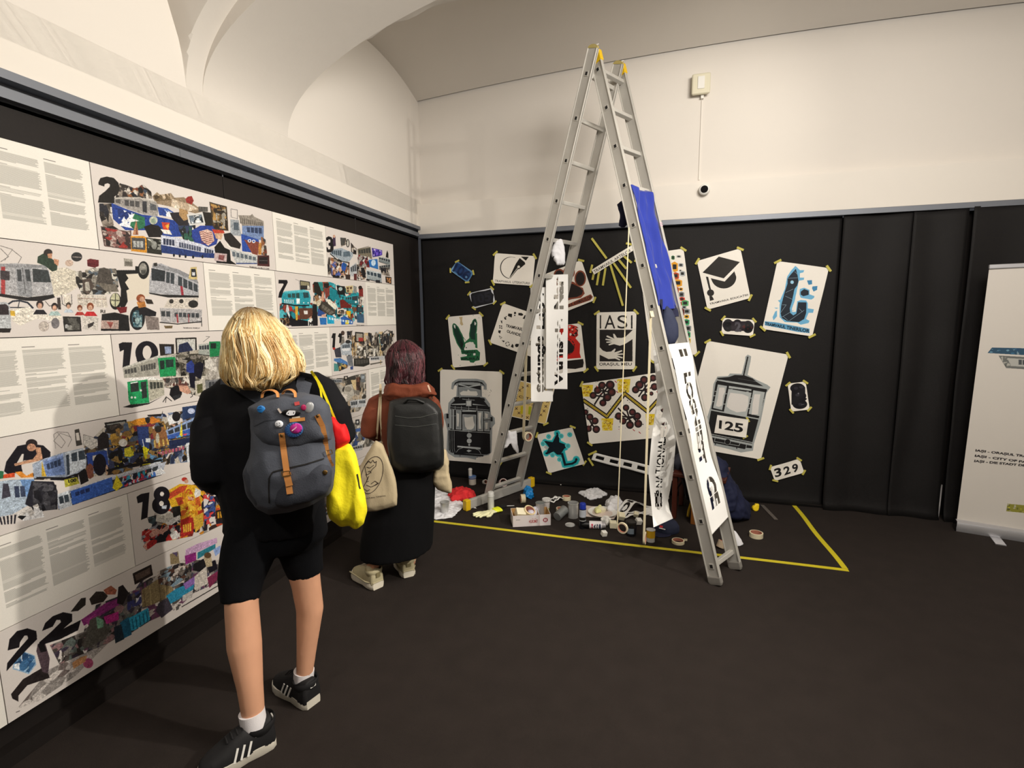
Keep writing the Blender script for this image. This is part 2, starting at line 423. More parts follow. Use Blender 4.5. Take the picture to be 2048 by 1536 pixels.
BLU = ['#26408c', '#1e2d5e', '#4a6cb0', '#8ea6cc', '#c8cfdc', '#1c1b22', '#31302f']
TEAL = ['#1f7f8c', '#2b9aa6', '#12525c', '#1b1b1d', '#c8cfcf', '#6b4a35', '#303a40', '#4aa9b4', '#8a3a2c']

def p_two(c):   # measured in a crop whose scale is 4.266
    P, L, W, K, E = c.P, c.L, c.W, c.K, c.E
    K(BR, 260, 16, 250, 195, 320, 215, 380, 240, 450, 205, 520, 268, 530, 330, 400, 318, 215, 320)
    P('#8f7d66', 530, 310, 570, 272, 600, 296, 690, 280, 720, 320, 800, 315, 880, 370, 920, 400, 990, 430, 900, 455, 800, 430, 700, 400, 560, 370)
    K(['#4a3d2e', '#2c2620', '#6d5c45', '#a8947a', '#c0ad95'], 60, 22, 540, 300, 690, 282, 700, 340, 560, 350)
    K(['#b8a58e', '#cdbda8', '#9a8468', '#d8cdbb'], 40, 30, 700, 330, 860, 380, 930, 420, 820, 440, 690, 400)
    P('#8e2f2b', 835, 310, 868, 305, 885, 345, 868, 378, 822, 360, 815, 330)
    P('#26408c', 180, 365, 300, 415, 440, 465, 560, 480, 740, 520, 850, 600, 900, 650, 600, 660, 480, 600, 300, 600, 190, 500)
    K(['#26408c', '#2c4aa0', '#e0e3ea', '#b9c4dc', '#1d2f6a'], 60, 22, 230, 410, 360, 450, 380, 590, 250, 560)
    P('#2c6b4c', 368, 452, 465, 490, 470, 580, 380, 600, 340, 560); P('#b08060', 395, 498, 412, 640, 362, 640); P('#7a4a34', 398, 520, 404, 640, 388, 640)
    P('#e8e8ea', 265, 520, 290, 480, 300, 520, 340, 470, 330, 520, 300, 560); P('#eceaea', 330, 470, 380, 455, 360, 500, 420, 520, 340, 530)
    P('#989490', 205, 322, 260, 312, 420, 315, 560, 350, 585, 400, 575, 480, 450, 462, 300, 410, 205, 375)
    P('#b9b5ad', 210, 318, 420, 315, 560, 350, 560, 360, 420, 328, 210, 332)
    W('#4b4a4b', (288, 338), (425, 352), (290, 388), (425, 402), 3); P('#34353a', 445, 350, 482, 350, 484, 452, 448, 440); P('#55585c', 510, 365, 565, 385, 568, 432, 512, 425); P('#5a5856', 215, 335, 258, 330, 258, 372, 215, 362)
    P('#3a5aa8', 575, 400, 660, 410, 750, 470, 700, 490, 590, 470); K(['#e4e6ea', '#5f86c4', '#2a448c'], 26, 20, 580, 400, 740, 460, 700, 490, 590, 470)
    E('#b7bba9', 540, 515, 36); E('#8fa18f', 540, 520, 22)
    P('#1d1a1a', 458, 570, 520, 548, 580, 560, 625, 600, 610, 660, 500, 660); P('#191716', 110, 480, 170, 470, 190, 560, 240, 590, 150, 590, 118, 530)
    K(DK, 60, 20, 75, 370, 180, 370, 200, 560, 110, 580, 80, 480)
    P('#c2452e', 610, 530, 680, 535, 672, 600, 622, 592); P('#dba33c', 640, 560, 672, 545, 668, 596); P('#e9e3da', 600, 590, 680, 600, 700, 640, 630, 630)
    K(['#22242a', '#e0e0e0', '#2f5a4a', '#1a1a1c', '#34405c'], 60, 18, 740, 520, 900, 545, 900, 700, 800, 690, 760, 600)
    P('#27252a', 680, 450, 830, 440, 840, 560, 760, 560, 700, 500)
    P('#a8875c', 760, 410, 830, 430, 850, 500, 800, 520, 760, 470)
    P('#26231f', 960, 440, 1050, 450, 1062, 570, 985, 570); P('#55534f', 925, 395, 1005, 400, 1005, 440, 925, 440)
    P('#d2d2d0', 825, 462, 962, 448, 985, 545, 850, 560); P('#33383c', 842, 476, 952, 464, 968, 532, 860, 545); K(['#dfe2e4', '#20262c', '#6f7c88'], 26, 16, 845, 478, 950, 466, 966, 530, 862, 543)
    P('#3c3126', 1018, 355, 1168, 395, 1182, 605, 1050, 590); K(['#8b6b3d', '#5a4a30', '#b08a50', '#2c241c', '#7a4a34', '#9a9488'], 90, 20, 1028, 368, 1158, 404, 1172, 590, 1058, 578)
    P('#2a3f8d', 870, 600, 940, 560, 1045, 560, 1100, 640, 1080, 720, 1010, 745, 900, 720, 870, 660)
    P('#cdaea0', 930, 610, 1000, 590, 1045, 610, 1062, 690, 1010, 735, 955, 690)
    for k in range(6): L('#7a3a3a', 5, 935 + k * 3, 620 + k * 18, 965 + k * 4, 610 + k * 20, 995, 628 + k * 17, 1040 + k * 3, 618 + k * 16)
    P('#b3402c', 1040, 590, 1140, 600, 1150, 625, 1060, 630); P('#c9a488', 1060, 625, 1140, 625, 1120, 680, 1075, 670)
    L('#5a5a5c', 4, 1205, 485, 1203, 415, 1257, 425, 1258, 505); L('#5a5a5c', 3, 1203, 485, 1258, 500)
    P('#8e877e', 1265, 470, 1370, 472, 1385, 458, 1402, 482, 1482, 520, 1486, 562, 1300, 562); W('#625c55', (1275, 490), (1475, 535), (1278, 540), (1480, 562), 12, .5)
    P('#9aa0a6', 1198, 505, 1270, 512, 1292, 650, 1200, 642); P('#4d5863', 1225, 530, 1268, 535, 1270, 600, 1228, 596)
    P('#7186ae', 1298, 560, 1484, 562, 1484, 690, 1300, 655); W('#2f3d5c', (1335, 572), (1470, 580), (1338, 615), (1470, 630), 4)
    P('#2b4a9b', 1290, 630, 1440, 680, 1460, 800, 1300, 780); P('#7f4336', 1316, 680, 1380, 690, 1445, 700, 1432, 815, 1385, 800, 1340, 720); E('#e8e8e8', 1362, 690, 15); E('#2b4a9b', 1362, 690, 8); E('#e8e8e8', 1398, 695, 15); E('#2b4a9b', 1398, 695, 8)
    P('#b9803c', 1440, 720, 1460, 700, 1470, 810, 1436, 810); K(BR, 30, 20, 1460, 650, 1500, 680, 1515, 820, 1465, 810)
    P('#5b4440', 88, 565, 320, 610, 350, 600, 352, 765, 290, 765, 118, 738); K(['#7d5a55', '#3a2c2a', '#b8a8a0', '#93302c', '#2a2322', '#8a7c76'], 140, 18, 95, 572, 318, 616, 340, 610, 340, 755, 290, 755, 125, 730)
    P('#c98a2a', 345, 650, 455, 650, 482, 665, 484, 795, 350, 780); P('#4a4a4c', 352, 664, 468, 668, 470, 770, 356, 762); W('#a8aaa8', (362, 690), (455, 694), (366, 745), (455, 752), 3)
    P('#2b2c26', 480, 662, 612, 680, 612, 812, 486, 795); K(['#8a8c86', '#4c4e46', '#c8cac0', '#1c1c18'], 40, 16, 488, 672, 604, 690, 604, 770, 492, 755)
    P('#c6cad8', 605, 640, 760, 668, 950, 718, 1062, 765, 1062, 800, 605, 740); P('#26386e', 605, 725, 950, 790, 1062, 800, 1060, 840, 900, 830, 610, 795)
    W('#333a50', (622, 668), (722, 684), (622, 722), (722, 735), 4); W('#4a5064', (756, 700), (948, 745), (758, 745), (948, 785), 9); W('#333a50', (975, 752), (1055, 775), (975, 790), (1055, 800), 4)
    for x, y in ((715, 815), (765, 820), (815, 825), (880, 830), (960, 828)): E('#1e1e24', x, y, 9, 14)
    P('#b9bcbc', 1195, 760, 1440, 822, 1430, 890, 1250, 892); W('#5a646c', (1210, 780), (1420, 832), (1212, 822), (1420, 862), 6, .25); L('#3a4a7a', 10, 1250, 885, 1425, 885)
    P('#131313', 1062, 745, 1110, 690, 1150, 750, 1195, 770, 1202, 860, 1252, 895, 1080, 880); P('#b9a6a6', 1062, 792, 1170, 803, 1165, 872, 1062, 862); P('#7a4a4a', 1100, 810, 1150, 815, 1140, 860, 1095, 850)
    P('#e2ded4', 1170, 690, 1215, 700, 1210, 760, 1168, 730); P('#241f1e', 1140, 630, 1200, 620, 1290, 720, 1280, 760, 1200, 740, 1150, 680)
    P('#4c2a2a', 1430, 815, 1530, 815, 1534, 912, 1430, 905); P('#211a1c', 1442, 830, 1518, 828, 1518, 890, 1442, 888); L('#777', 3, 1447, 860, 1515, 860)
    P('#191614', 68, 190, 85, 152, 140, 138, 200, 150, 240, 192, 250, 240, 235, 290, 205, 310, 205, 368, 65, 362, 75, 305, 130, 262, 165, 226, 168, 206, 148, 195, 122, 203, 118, 224, 70, 208)
    c.text('#2a2624', 'TRAMVAIUL CU MULTI COPII', [(1360, 908), (1530, 926), (1530, 938), (1360, 920)], .02)

def p_first(c):   # crop 1: scale 3.657
    P, L, W, K, E = c.P, c.L, c.W, c.K, c.E
    P('#cfc8b9', 360, 1050, 480, 1040, 560, 1070, 620, 1150, 500, 1230, 390, 1260); L('#b8b09f', 3, 380, 1100, 540, 1070); L('#b8b09f', 3, 385, 1160, 560, 1120); L('#b8b09f', 3, 390, 1220, 560, 1160)
    P('#8c8578', 620, 1060, 700, 1040, 730, 1120, 640, 1150); P('#d7cfc0', 900, 1080, 1090, 1080, 1095, 1250, 930, 1290)
    L('#5a5652', 4, 0, 880, 80, 905, 155, 965, 130, 1010); L('#5a5652', 4, 0, 900, 60, 960, 0, 1000); L('#6a6662', 3, 90, 905, 30, 990)
    P('#a9a9ac', -60, 1018, 120, 1008, 320, 1025, 355, 1060, 385, 1200, 388, 1240, 200, 1258, -60, 1225); P('#8f9093', -60, 1010, 320, 1022, 350, 1045, -60, 1040)
    P('#a03a3a', 5, 1035, 35, 1035, 35, 1240, 5, 1236); P('#3a3336', 0, 1060, 68, 1070, 68, 1135, 0, 1130)
    P('#8e9094', 108, 1042, 228, 1042, 232, 1262, 130, 1250); L('#4a4a4c', 4, 160, 1045, 190, 1255)
    P('#3e4144', 120, 1055, 152, 1055, 158, 1142, 128, 1142); P('#3e4144', 180, 1055, 214, 1055, 226, 1142, 192, 1142); P('#33383a', 235, 1048, 350, 1062, 372, 1150, 240, 1148)
    P('#1d1b1c', -60, 1225, 200, 1262, 390, 1240, 400, 1262, 300, 1290, 180, 1285, -60, 1245); E('#c9c9c9', 340, 1190, 10)
    P('#2a3a2e', 275, 960, 320, 935, 360, 960, 420, 1010, 415, 1060, 380, 1070, 330, 1030, 270, 1005); E('#2a2320', 350, 930, 32, 26); P('#b8876a', 345, 940, 380, 935, 378, 975, 350, 970); P('#b8876a', 390, 975, 430, 985, 425, 1030, 395, 1010)
    E('#2c2b2c', 560, 962, 40, 34); L('#9a8f8a', 6, 530, 962, 592, 966); E('#b9a394', 505, 1008, 30, 24)
    P('#5c1f24', 636, 985, 660, 976, 722, 986, 722, 1030, 690, 1042, 640, 1030)
    P('#9a968d', 905, 972, 970, 980, 972, 1035, 910, 1032); P('#6e6a62', 912, 995, 968, 998, 968, 1030, 914, 1028)
    K(['#3a3836', '#8c8880', '#c9c5bb', '#6f6a62', '#24211f', '#55606a'], 200, 14, 550, 1070, 720, 1045, 850, 1050, 870, 1180, 800, 1240, 600, 1240, 555, 1150)
    P('#4a4540', 722, 1050, 760, 1040, 810, 1060, 830, 1170, 700, 1165); P('#6b655c', 700, 1150, 850, 1170, 870, 1220, 780, 1220)
    P('#4e443e', 600, 1130, 660, 1120, 690, 1180, 650, 1240, 610, 1220); P('#aaa69c', 620, 1150, 650, 1145, 660, 1210, 625, 1215)
    P('#181818', 850, 1060, 1010, 1060, 1012, 1085, 920, 1090, 940, 1120, 915, 1150, 945, 1200, 925, 1210, 935, 1290, 900, 1360, 880, 1340, 885, 1200, 860, 1110); P('#161616', 990, 1030, 1030, 1035, 1030, 1080, 990, 1075)
    E('#1b1b1b', 1050, 1060, 42, 66); E('#8d8a83', 1047, 1050, 28, 44); P('#4a4a46', 1030, 1060, 1070, 1055, 1065, 1090, 1035, 1090)
    P('#a7a8ad', 1120, 1015, 1180, 1010, 1300, 1060, 1420, 1120, 1455, 1170, 1455, 1245, 1330, 1250, 1090, 1230, 1095, 1120); P('#8a8b8f', 1120, 1010, 1300, 1052, 1440, 1120, 1455, 1160, 1290, 1080, 1115, 1035)
    P('#2d3236', 1108, 1045, 1210, 1065, 1205, 1145, 1110, 1135); W('#3a4045', (1215, 1070), (1280, 1085), (1212, 1150), (1278, 1165), 2); W('#3a4045', (1300, 1100), (1450, 1170), (1300, 1170), (1452, 1225), 4)
    P('#96303c', 1320, 1175, 1338, 1180, 1345, 1248, 1328, 1248); P('#222', 1090, 1225, 1180, 1240, 1455, 1248, 1455, 1262, 1230, 1262, 1095, 1235); P('#2a2826', 1125, 1008, 1150, 1005, 1152, 1030, 1125, 1030)
    P('#c2b07a', 1395, 1040, 1440, 1035, 1445, 1130, 1380, 1125); P('#25272c', 1400, 1050, 1432, 1050, 1440, 1110, 1400, 1110); P('#c9ccd0', 1405, 1075, 1428, 1075, 1428, 1100, 1408, 1100)
    # lower row
    L('#1e2430', 12, 60, 1310, 90, 1290, 140, 1285, 200, 1300, 240, 1340); L('#1e2430', 7, 60, 1335, 240, 1338); L('#1e2430', 6, 140, 1290, 130, 1335)
    P('#b0b4b8', -60, 1300, 45, 1295, 72, 1330, 80, 1500, 40, 1520, -60, 1515); P('#2b2226', -60, 1320, 40, 1310, 60, 1330, 62, 1390, -60, 1390); P('#1c1818', -60, 1490, 80, 1490, 70, 1520, -60, 1522)
    P('#ded8cc', 70, 1350, 220, 1330, 250, 1370, 450, 1400, 440, 1440, 260, 1420, 150, 1470, 90, 1440); P('#d0a838', 72, 1358, 105, 1362, 110, 1400, 74, 1395)
    W('#c7bfb4', (560, 1235), (780, 1250), (570, 1330), (790, 1335), 5, .1); L('#8a6a5c', 4, 570, 1268, 775, 1275); L('#34302c', 4, 450, 1240, 455, 1310, 490, 1330, 525, 1310, 522, 1240); P('#d3cbbf', 462, 1242, 515, 1242, 512, 1305, 470, 1310)
    L('#3a3430', 4, 330, 1290, 360, 1325, 420, 1315, 430, 1270); P('#3c3532', 415, 1265, 440, 1262, 445, 1350, 425, 1350)
    for x, y, h, b, s in ((290, 1320, '#2a2120', '#1d1c20', 1.1), (398, 1335, '#241c1c', '#9fb6b4', 1), (500, 1325, '#4a4038', '#b8c4d0', .8), (583, 1345, '#6a3a28', '#a83a34', .8), (660, 1335, '#7a4028', '#b3282c', 1.05)):
        E(h, x, y - 6, 24 * s, 28 * s); E('#c39b84', x, y + 4, 16 * s, 20 * s); P(b, x - 45 * s, y + 60 * s, x - 25 * s, y + 30 * s, x + 25 * s, y + 30 * s, x + 50 * s, y + 60 * s)
    c.text('#3a3634', 'RI', [(735, 1352), (770, 1354), (770, 1378), (735, 1376)], .03)
    E('#191818', 845, 1290, 42, 62); E('#b9b89a', 843, 1280, 34, 50); L('#1b1a1a', 5, 810, 1280, 880, 1285); L('#1b1a1a', 5, 845, 1235, 843, 1340); P('#6a1e22', 850, 1335, 930, 1330, 925, 1370, 880, 1380)
    E('#a59a94', 320, 1475, 38); E('#b9b0a8', 320, 1475, 33); E('#6d6a6c', 404, 1452, 30, 40); L('#77706c', 3, 350, 1450, 376, 1440)
    P('#1f1e1d', 458, 1402, 588, 1405, 596, 1512, 470, 1515); K(['#8a8a84', '#55544f', '#2a2927', '#aaa'], 50, 14, 468, 1412, 580, 1414, 586, 1500, 478, 1502)
    P('#c6c1b9', 600, 1395, 720, 1410, 715, 1505, 605, 1495); P('#3a3634', 640, 1460, 690, 1440, 680, 1470, 645, 1490)
    P('#1a191a', 745, 1385, 840, 1372, 940, 1395, 950, 1508, 738, 1508); P('#a9948c', 740, 1430, 870, 1430, 868, 1495, 740, 1492); P('#8a4a44', 780, 1440, 830, 1445, 810, 1490)
    E('#1b1c1f', 1005, 1415, 56, 88); E('#2f4a55', 1005, 1420, 40, 66); K(['#8fa6a8', '#1c1f22', '#2e6b78', '#55707a'], 40, 12, 975, 1370, 1035, 1370, 1040, 1480, 975, 1480)
    P('#1d1b20', 1010, 1330, 1060, 1330, 1145, 1370, 1140, 1400, 1060, 1400, 1020, 1380); P('#7a706c', 1060, 1395, 1160, 1410, 1168, 1500, 1078, 1500); P('#b0743a', 1000, 1295, 1060, 1290, 1070, 1330, 1015, 1340); E('#8a4a2c', 1030, 1268, 32, 30); E('#c49a80', 1040, 1275, 18, 20); P('#2a2420', 1060, 1272, 1110, 1278, 1125, 1310, 1075, 1308)
    P('#c8c0b6', 1230, 1275, 1450, 1265, 1450, 1330, 1400, 1345, 1200, 1335); E('#33302e', 1255, 1290, 16); E('#33302e', 1328, 1290, 16); E('#2a2826', 1415, 1310, 36, 28)
    P('#aaa8a9', 1170, 1340, 1480, 1350, 1475, 1450, 1180, 1445); W('#3c4044', (1175, 1362), (1250, 1364), (1178, 1400), (1250, 1404), 2); W('#3c4044', (1275, 1372), (1460, 1378), (1275, 1405), (1460, 1410), 6); P('#963a40', 1290, 1385, 1302, 1385, 1308, 1448, 1296, 1448); P('#963a40', 1378, 1385, 1384, 1385, 1386, 1448, 1380, 1448); L('#1d1c1c', 7, 1170, 1445, 1300, 1458, 1475, 1440); L('#222', 5, 1475, 1410, 1478, 1475)
    P('#6a5a40', 1200, 1470, 1265, 1470, 1260, 1490, 1210, 1490)
    c.text('#1e1b1a', 'TRAMVAIUL FERMECAT', [(1340, 1482), (1465, 1484), (1465, 1492), (1340, 1491)], .02)

def tram(c, x0, y0, x1, y1, xr0, yr0, xr1, yr1, top, low, win='#33383e', n=6, front=.25):
    """tram side between a left edge (x0,y0)-(x1,y1) and a right edge (xr0,yr0)-(xr1,yr1)"""
    a = np.array((x0, y0), float); b = np.array((x1, y1), float); p = np.array((xr0, yr0), float); q = np.array((xr1, yr1), float)
    m = lambda s, t: tuple((a + (b - a) * t) * (1 - s) + (p + (q - p) * t) * s)
    c.P(top, *m(0, 0), *m(1, 0), *m(1, .62), *m(0, .62)); c.P(low, *m(0, .58), *m(1, .58), *m(1, 1), *m(0, 1))
    c.W(win, m(.03, .16), m(1 - front, .16), m(.03, .52), m(1 - front, .52), n); c.P(win, *m(1 - front + .03, .14), *m(.97, .14), *m(.97, .56), *m(1 - front + .03, .56))
    c.L('#1c1b1b', (b - a)[1] * .06 + 1, *m(0, 1.02), *m(1, 1.02))

def p_ten(c):   # crop 3: scale 3.839
    P, L, W, K, E = c.P, c.L, c.W, c.K, c.E
    P('#15131a', 908, 105, 940, 92, 1012, 94, 990, 290, 938, 290, 948, 150, 918, 165); E('#15131a', 1125, 175, 88, 92, 40); E('#d4cdc6', 1128, 175, 34, 52, 30)
    P('#15131a', 1040, 190, 1210, 190, 1180, 250, 1100, 270, 1050, 240); E('#d4cdc6', 1127, 172, 34, 54, 30)
    P('#26211e', 1220, 105, 1335, 108, 1335, 190, 1230, 198); P('#8a97b4', 1262, 125, 1312, 125, 1315, 180, 1268, 182)
    P('#1e1a18', 1345, 60, 1508, 55, 1512, 175, 1352, 188); P('#b9b9b4', 1356, 70, 1498, 66, 1500, 165, 1362, 176); P('#232a45', 1375, 110, 1440, 90, 1480, 150, 1470, 172, 1366, 176)
    K(['#8d877c', '#5c584e', '#b5b0a6', '#3f3c38', '#a39c90'], 260, 26, 1220, 200, 1700, 120, 1700, 480, 1560, 520, 1260, 440, 1230, 330)
    K(['#5c584e', '#3a372f', '#77716a', '#8f8a80', '#22201d'], 120, 16, 1350, 190, 1520, 180, 1600, 220, 1560, 350, 1400, 370, 1350, 300)
    tram(c, 1522, 110, 1525, 185, 1695, 85, 1695, 205, '#a8aaa4', '#9aa09a', n=5, front=.4); P('#1f7a48', 1605, 88, 1690, 85, 1700, 195, 1612, 208); P('#1c2a24', 1615, 100, 1660, 98, 1660, 140, 1618, 142); L('#444', 3, 1560, 90, 1610, 50, 1580, 48)
    P('#b9b5ae', 1590, 260, 1700, 250, 1700, 280, 1600, 290); K(['#c7c3bc', '#9a958c', '#aaa59d', '#8b867e'], 60, 30, 1570, 230, 1780, 200, 1780, 400, 1580, 380)
    P('#9b998f', 940, 290, 1210, 200, 1220, 205, 1222, 350, 950, 370); P('#b9b8b0', 940, 285, 1210, 195, 1330, 200, 1330, 215, 1210, 212, 942, 300); W('#4a4a48', (950, 308), (1045, 285), (955, 340), (1050, 325), 4); W('#4a4a48', (1075, 275), (1195, 250), (1080, 318), (1195, 298), 6)
    P('#1f8a50', 1210, 215, 1345, 205, 1352, 350, 1228, 362); P('#1c2c28', 1225, 235, 1260, 232, 1262, 300, 1230, 302); P('#203630', 1270, 228, 1330, 225, 1332, 282, 1274, 288)
    P('#2a3a80', 1430, 260, 1470, 230, 1500, 280, 1490, 340, 1430, 320); P('#121222', 1490, 270, 1530, 240, 1565, 260, 1560, 310, 1540, 380, 1490, 350); P('#121222', 1450, 330, 1500, 330, 1500, 450, 1460, 440)
    P('#c9c2b6', 1240, 365, 1450, 350, 1460, 430, 1260, 440); K(['#77706a', '#aaa', '#5c3a34', '#d8d2c8', '#3c3a38'], 60, 14, 1250, 372, 1450, 360, 1450, 430, 1260, 435)
    P('#e0e0dc', 990, 370, 1180, 360, 1260, 395, 1260, 400, 1000, 390); P('#1f9458', 975, 400, 1130, 380, 1145, 560, 1000, 575, 985, 540); P('#27302e', 998, 412, 1060, 400, 1066, 470, 1002, 480); P('#27302e', 1078, 400, 1122, 395, 1128, 520, 1090, 530); P('#dfe4df', 1000, 405, 1055, 396, 1055, 404, 1000, 414); E('#e6efe6', 1080, 465, 9); E('#e6efe6', 1010, 520, 9); E('#e6efe6', 1035, 520, 8)
    P('#aba899', 1130, 385, 1255, 385, 1262, 500, 1148, 552); W('#3c3f3a', (1145, 400), (1250, 402), (1150, 455), (1252, 445), 4); P('#1f1d1c', 940, 595, 1000, 575, 1145, 562, 1250, 510, 1140, 572, 1010, 600)
    P('#15151a', 1310, 450, 1350, 425, 1400, 440, 1395, 500, 1340, 545, 1300, 500); P('#2a2c30', 1322, 510, 1395, 490, 1385, 520, 1342, 542); P('#c49680', 1370, 425, 1440, 430, 1470, 480, 1440, 495, 1380, 470); L('#1a1a1a', 5, 1465, 470, 1478, 510, 1462, 520); L('#2a2624', 6, 1250, 555, 1275, 515, 1318, 548); L('#2a2624', 5, 1275, 515, 1270, 560)
    P('#c2bcb0', 1495, 395, 1560, 385, 1562, 500, 1502, 512); P('#5a5a3c', 1510, 420, 1555, 412, 1556, 480, 1515, 490); P('#77787a', 1575, 390, 1700, 375, 1700, 480, 1580, 470); W('#3a3c40', (1600, 400), (1700, 392), (1604, 450), (1700, 445), 4)
    K(BR, 160, 22, 1700, 40, 1900, 20, 1900, 400, 1700, 440)

def p_blue(c):   # row 4, same crop
    P, L, W, K, E = c.P, c.L, c.W, c.K, c.E
    K(['#8a6a3a', '#3a3028', '#6b5a44', '#26304c', '#7a88a4', '#b9b2a6', '#4c5a70', '#1e1a1a'], 420, 24, 640, 900, 820, 720, 1000, 700, 1250, 640, 1560, 600, 1560, 1000, 1240, 1040, 900, 1110, 660, 1130)
    P('#17141c', 28, 1085, 45, 1010, 130, 890, 220, 870, 330, 885, 385, 935, 385, 990, 300, 1000, 180, 1000, 160, 1040, 170, 1090, 60, 1110); P('#d9d2ca', 120, 1030, 165, 950, 180, 950, 172, 1020); E('#241d1e', 240, 870, 45, 34); E('#b98a70', 238, 900, 34, 30); P('#c09274', 265, 900, 310, 900, 325, 990, 290, 1005, 110, 1045, 105, 1025, 250, 990, 280, 950)
    P('#d0502c', 20, 1110, 110, 1095, 110, 1130, 20, 1140); P('#d98a34', 110, 1090, 160, 1085, 200, 1120, 250, 1095, 255, 1130, 160, 1135); P('#2f6b48', -20, 1080, 25, 1085, 20, 1140, -20, 1145)
    K(DK, 90, 22, 250, 1100, 600, 1110, 600, 1160, 260, 1150)
    L('#55504c', 3, 425, 910, 410, 800, 440, 780, 520, 785, 548, 840, 520, 895); L('#55504c', 3, 440, 785, 500, 860, 470, 905, 410, 850, 460, 790, 545, 820); P('#44403c', 570, 765, 605, 755, 630, 880, 585, 890); P('#d6cfc8', 580, 790, 603, 785, 612, 845, 588, 848)
    L('#6a6660', 3, 640, 800, 750, 835, 760, 890, 700, 920, 640, 880, 640, 800); P('#c2beb8', 642, 802, 745, 838, 755, 888, 700, 918, 645, 880)
    P('#9aa6b8', 245, 1030, 330, 990, 480, 940, 640, 905, 665, 1000, 660, 1060, 560, 1130, 260, 1140); P('#6d84b4', 330, 1000, 480, 955, 500, 1110, 350, 1125); P('#8ea2cc', 340, 992, 480, 950, 485, 965, 340, 1010)
    W('#33405c', (350, 1030), (465, 990), (360, 1075), (470, 1040), 4); P('#c9a63a', 318, 1005, 340, 1080, 355, 1125, 318, 1125); P('#c5cdd6', 500, 940, 640, 910, 660, 1010, 655, 1060, 520, 1125); P('#39434e', 545, 950, 590, 935, 592, 1005, 550, 1010); P('#39434e', 600, 930, 645, 922, 655, 990, 605, 1000); P('#39434e', 505, 960, 528, 955, 535, 1110, 515, 1115); L('#151417', 12, 280, 1135, 500, 1138, 600, 1105, 650, 1070)
    P('#1f1c1b', 800, 710, 970, 685, 975, 760, 830, 790); P('#8f9490', 815, 722, 962, 698, 964, 748, 840, 768); K(DK, 26, 14, 820, 730, 960, 705, 960, 750, 840, 768); P('#252022', 750, 820, 790, 780, 830, 800, 850, 900, 750, 925)
    K(['#8a6a3a', '#b08a3c', '#3a3028', '#6b5a44', '#1e1a1a', '#7a2c34', '#4c5a70'], 260, 18, 830, 800, 980, 700, 1120, 690, 1260, 700, 1300, 830, 1260, 920, 1100, 1000, 840, 920)
    P('#d08a2c', 1000, 705, 1040, 685, 1110, 670, 1130, 720, 1040, 730); P('#c87a2c', 1140, 680, 1170, 660, 1235, 700, 1160, 720); E('#22201f', 1135, 690, 18, 24); P('#1f1a1a', 1130, 650, 1250, 640, 1250, 615, 1238, 660, 1140, 662)
    P('#2a3a6c', 1050, 740, 1140, 740, 1150, 940, 1070, 930); P('#cfd6dc', 1118, 830, 1155, 830, 1155, 862, 1120, 862); L('#e0e4e8', 5, 1095, 840, 1100, 870, 1110, 910, 1090, 905); P('#8a5f3c', 1165, 760, 1260, 740, 1310, 870, 1200, 910); W('#c9ab5c', (1170, 850), (1300, 830), (1175, 905), (1310, 880), 4, .6); E('#2a2420', 1215, 760, 26); E('#b4b0a0', 1210, 830, 14, 40)
    P('#d9dadc', 1280, 660, 1380, 625, 1385, 700, 1300, 730); E('#1d1a1e', 1355, 662, 32, 38); P('#c29a84', 1310, 720, 1350, 725, 1340, 745)
    P('#26385c', 1400, 590, 1560, 568, 1560, 650, 1405, 690); E('#b6c0dc', 1470, 620, 28, 22); tram(c, 1275, 770, 1290, 840, 1560, 640, 1560, 790, '#8aa0c8', '#3a5ca8', n=5, front=.1); P('#d9c93c', 1378, 825, 1395, 700, 1405, 815); K(['#d84a5c', '#e0c84a', '#5aa0d8'], 16, 8, 1350, 810, 1500, 780, 1500, 800, 1350, 830)
    P('#1f2a4a', 1140, 935, 1430, 880, 1500, 850, 1510, 820, 1300, 850, 1300, 900, 1160, 920); W('#a85a6c', (1210, 940), (1420, 890), (1215, 970), (1420, 915), 8, .3); P('#c8ced4', 1430, 870, 1510, 850, 1520, 1000, 1440, 1020); P('#2b343c', 1450, 885, 1470, 880, 1475, 950, 1455, 955); P('#2b343c', 1480, 880, 1502, 875, 1505, 940, 1482, 945)
    P('#2c4690', 662, 945, 820, 925, 835, 1050, 680, 1070); P('#bfb9ae', 708, 965, 765, 955, 768, 1000, 712, 1005); E('#191721', 765, 1035, 50, 85); E('#7a4a3c', 690, 1085, 26, 60); for_ = [E('#7a4a3c', 690, y, 28, 12) for y in (1050, 1075, 1100, 1125)]; E('#c9a688', 820, 1075, 10, 40)
    K(['#2a2a30', '#101014', '#3a4060', '#c8c020', '#5a88b0', '#1a1a1e', '#8a7040'], 170, 18, 830, 960, 900, 900, 1080, 880, 1240, 960, 1250, 1010, 1000, 1060, 840, 1080); P('#dcd23a', 955, 910, 1000, 895, 1030, 960, 1000, 975, 955, 970); E('#dcd9d2', 945, 865, 34, 30); L('#16151a', 16, 820, 1080, 1000, 1040, 1240, 1000)
    P('#c8ccd4', 430, 1270, 520, 1235, 900, 1110, 1200, 1015, 1235, 1010, 1240, 1030, 900, 1130, 530, 1260); tram(c, 430, 1270, 450, 1378, 1280, 1010, 1240, 1110, '#b4bac8', '#3c66b4', n=14, front=.06); P('#c9d0d8', 430, 1265, 530, 1240, 555, 1350, 455, 1385); W('#3c4650', (445, 1285), (525, 1262), (455, 1340), (535, 1318), 2); P('#3c62b4', 540, 1240, 860, 1130, 870, 1235, 560, 1345); W('#22305c', (570, 1250), (690, 1212), (575, 1280), (695, 1240), 3)
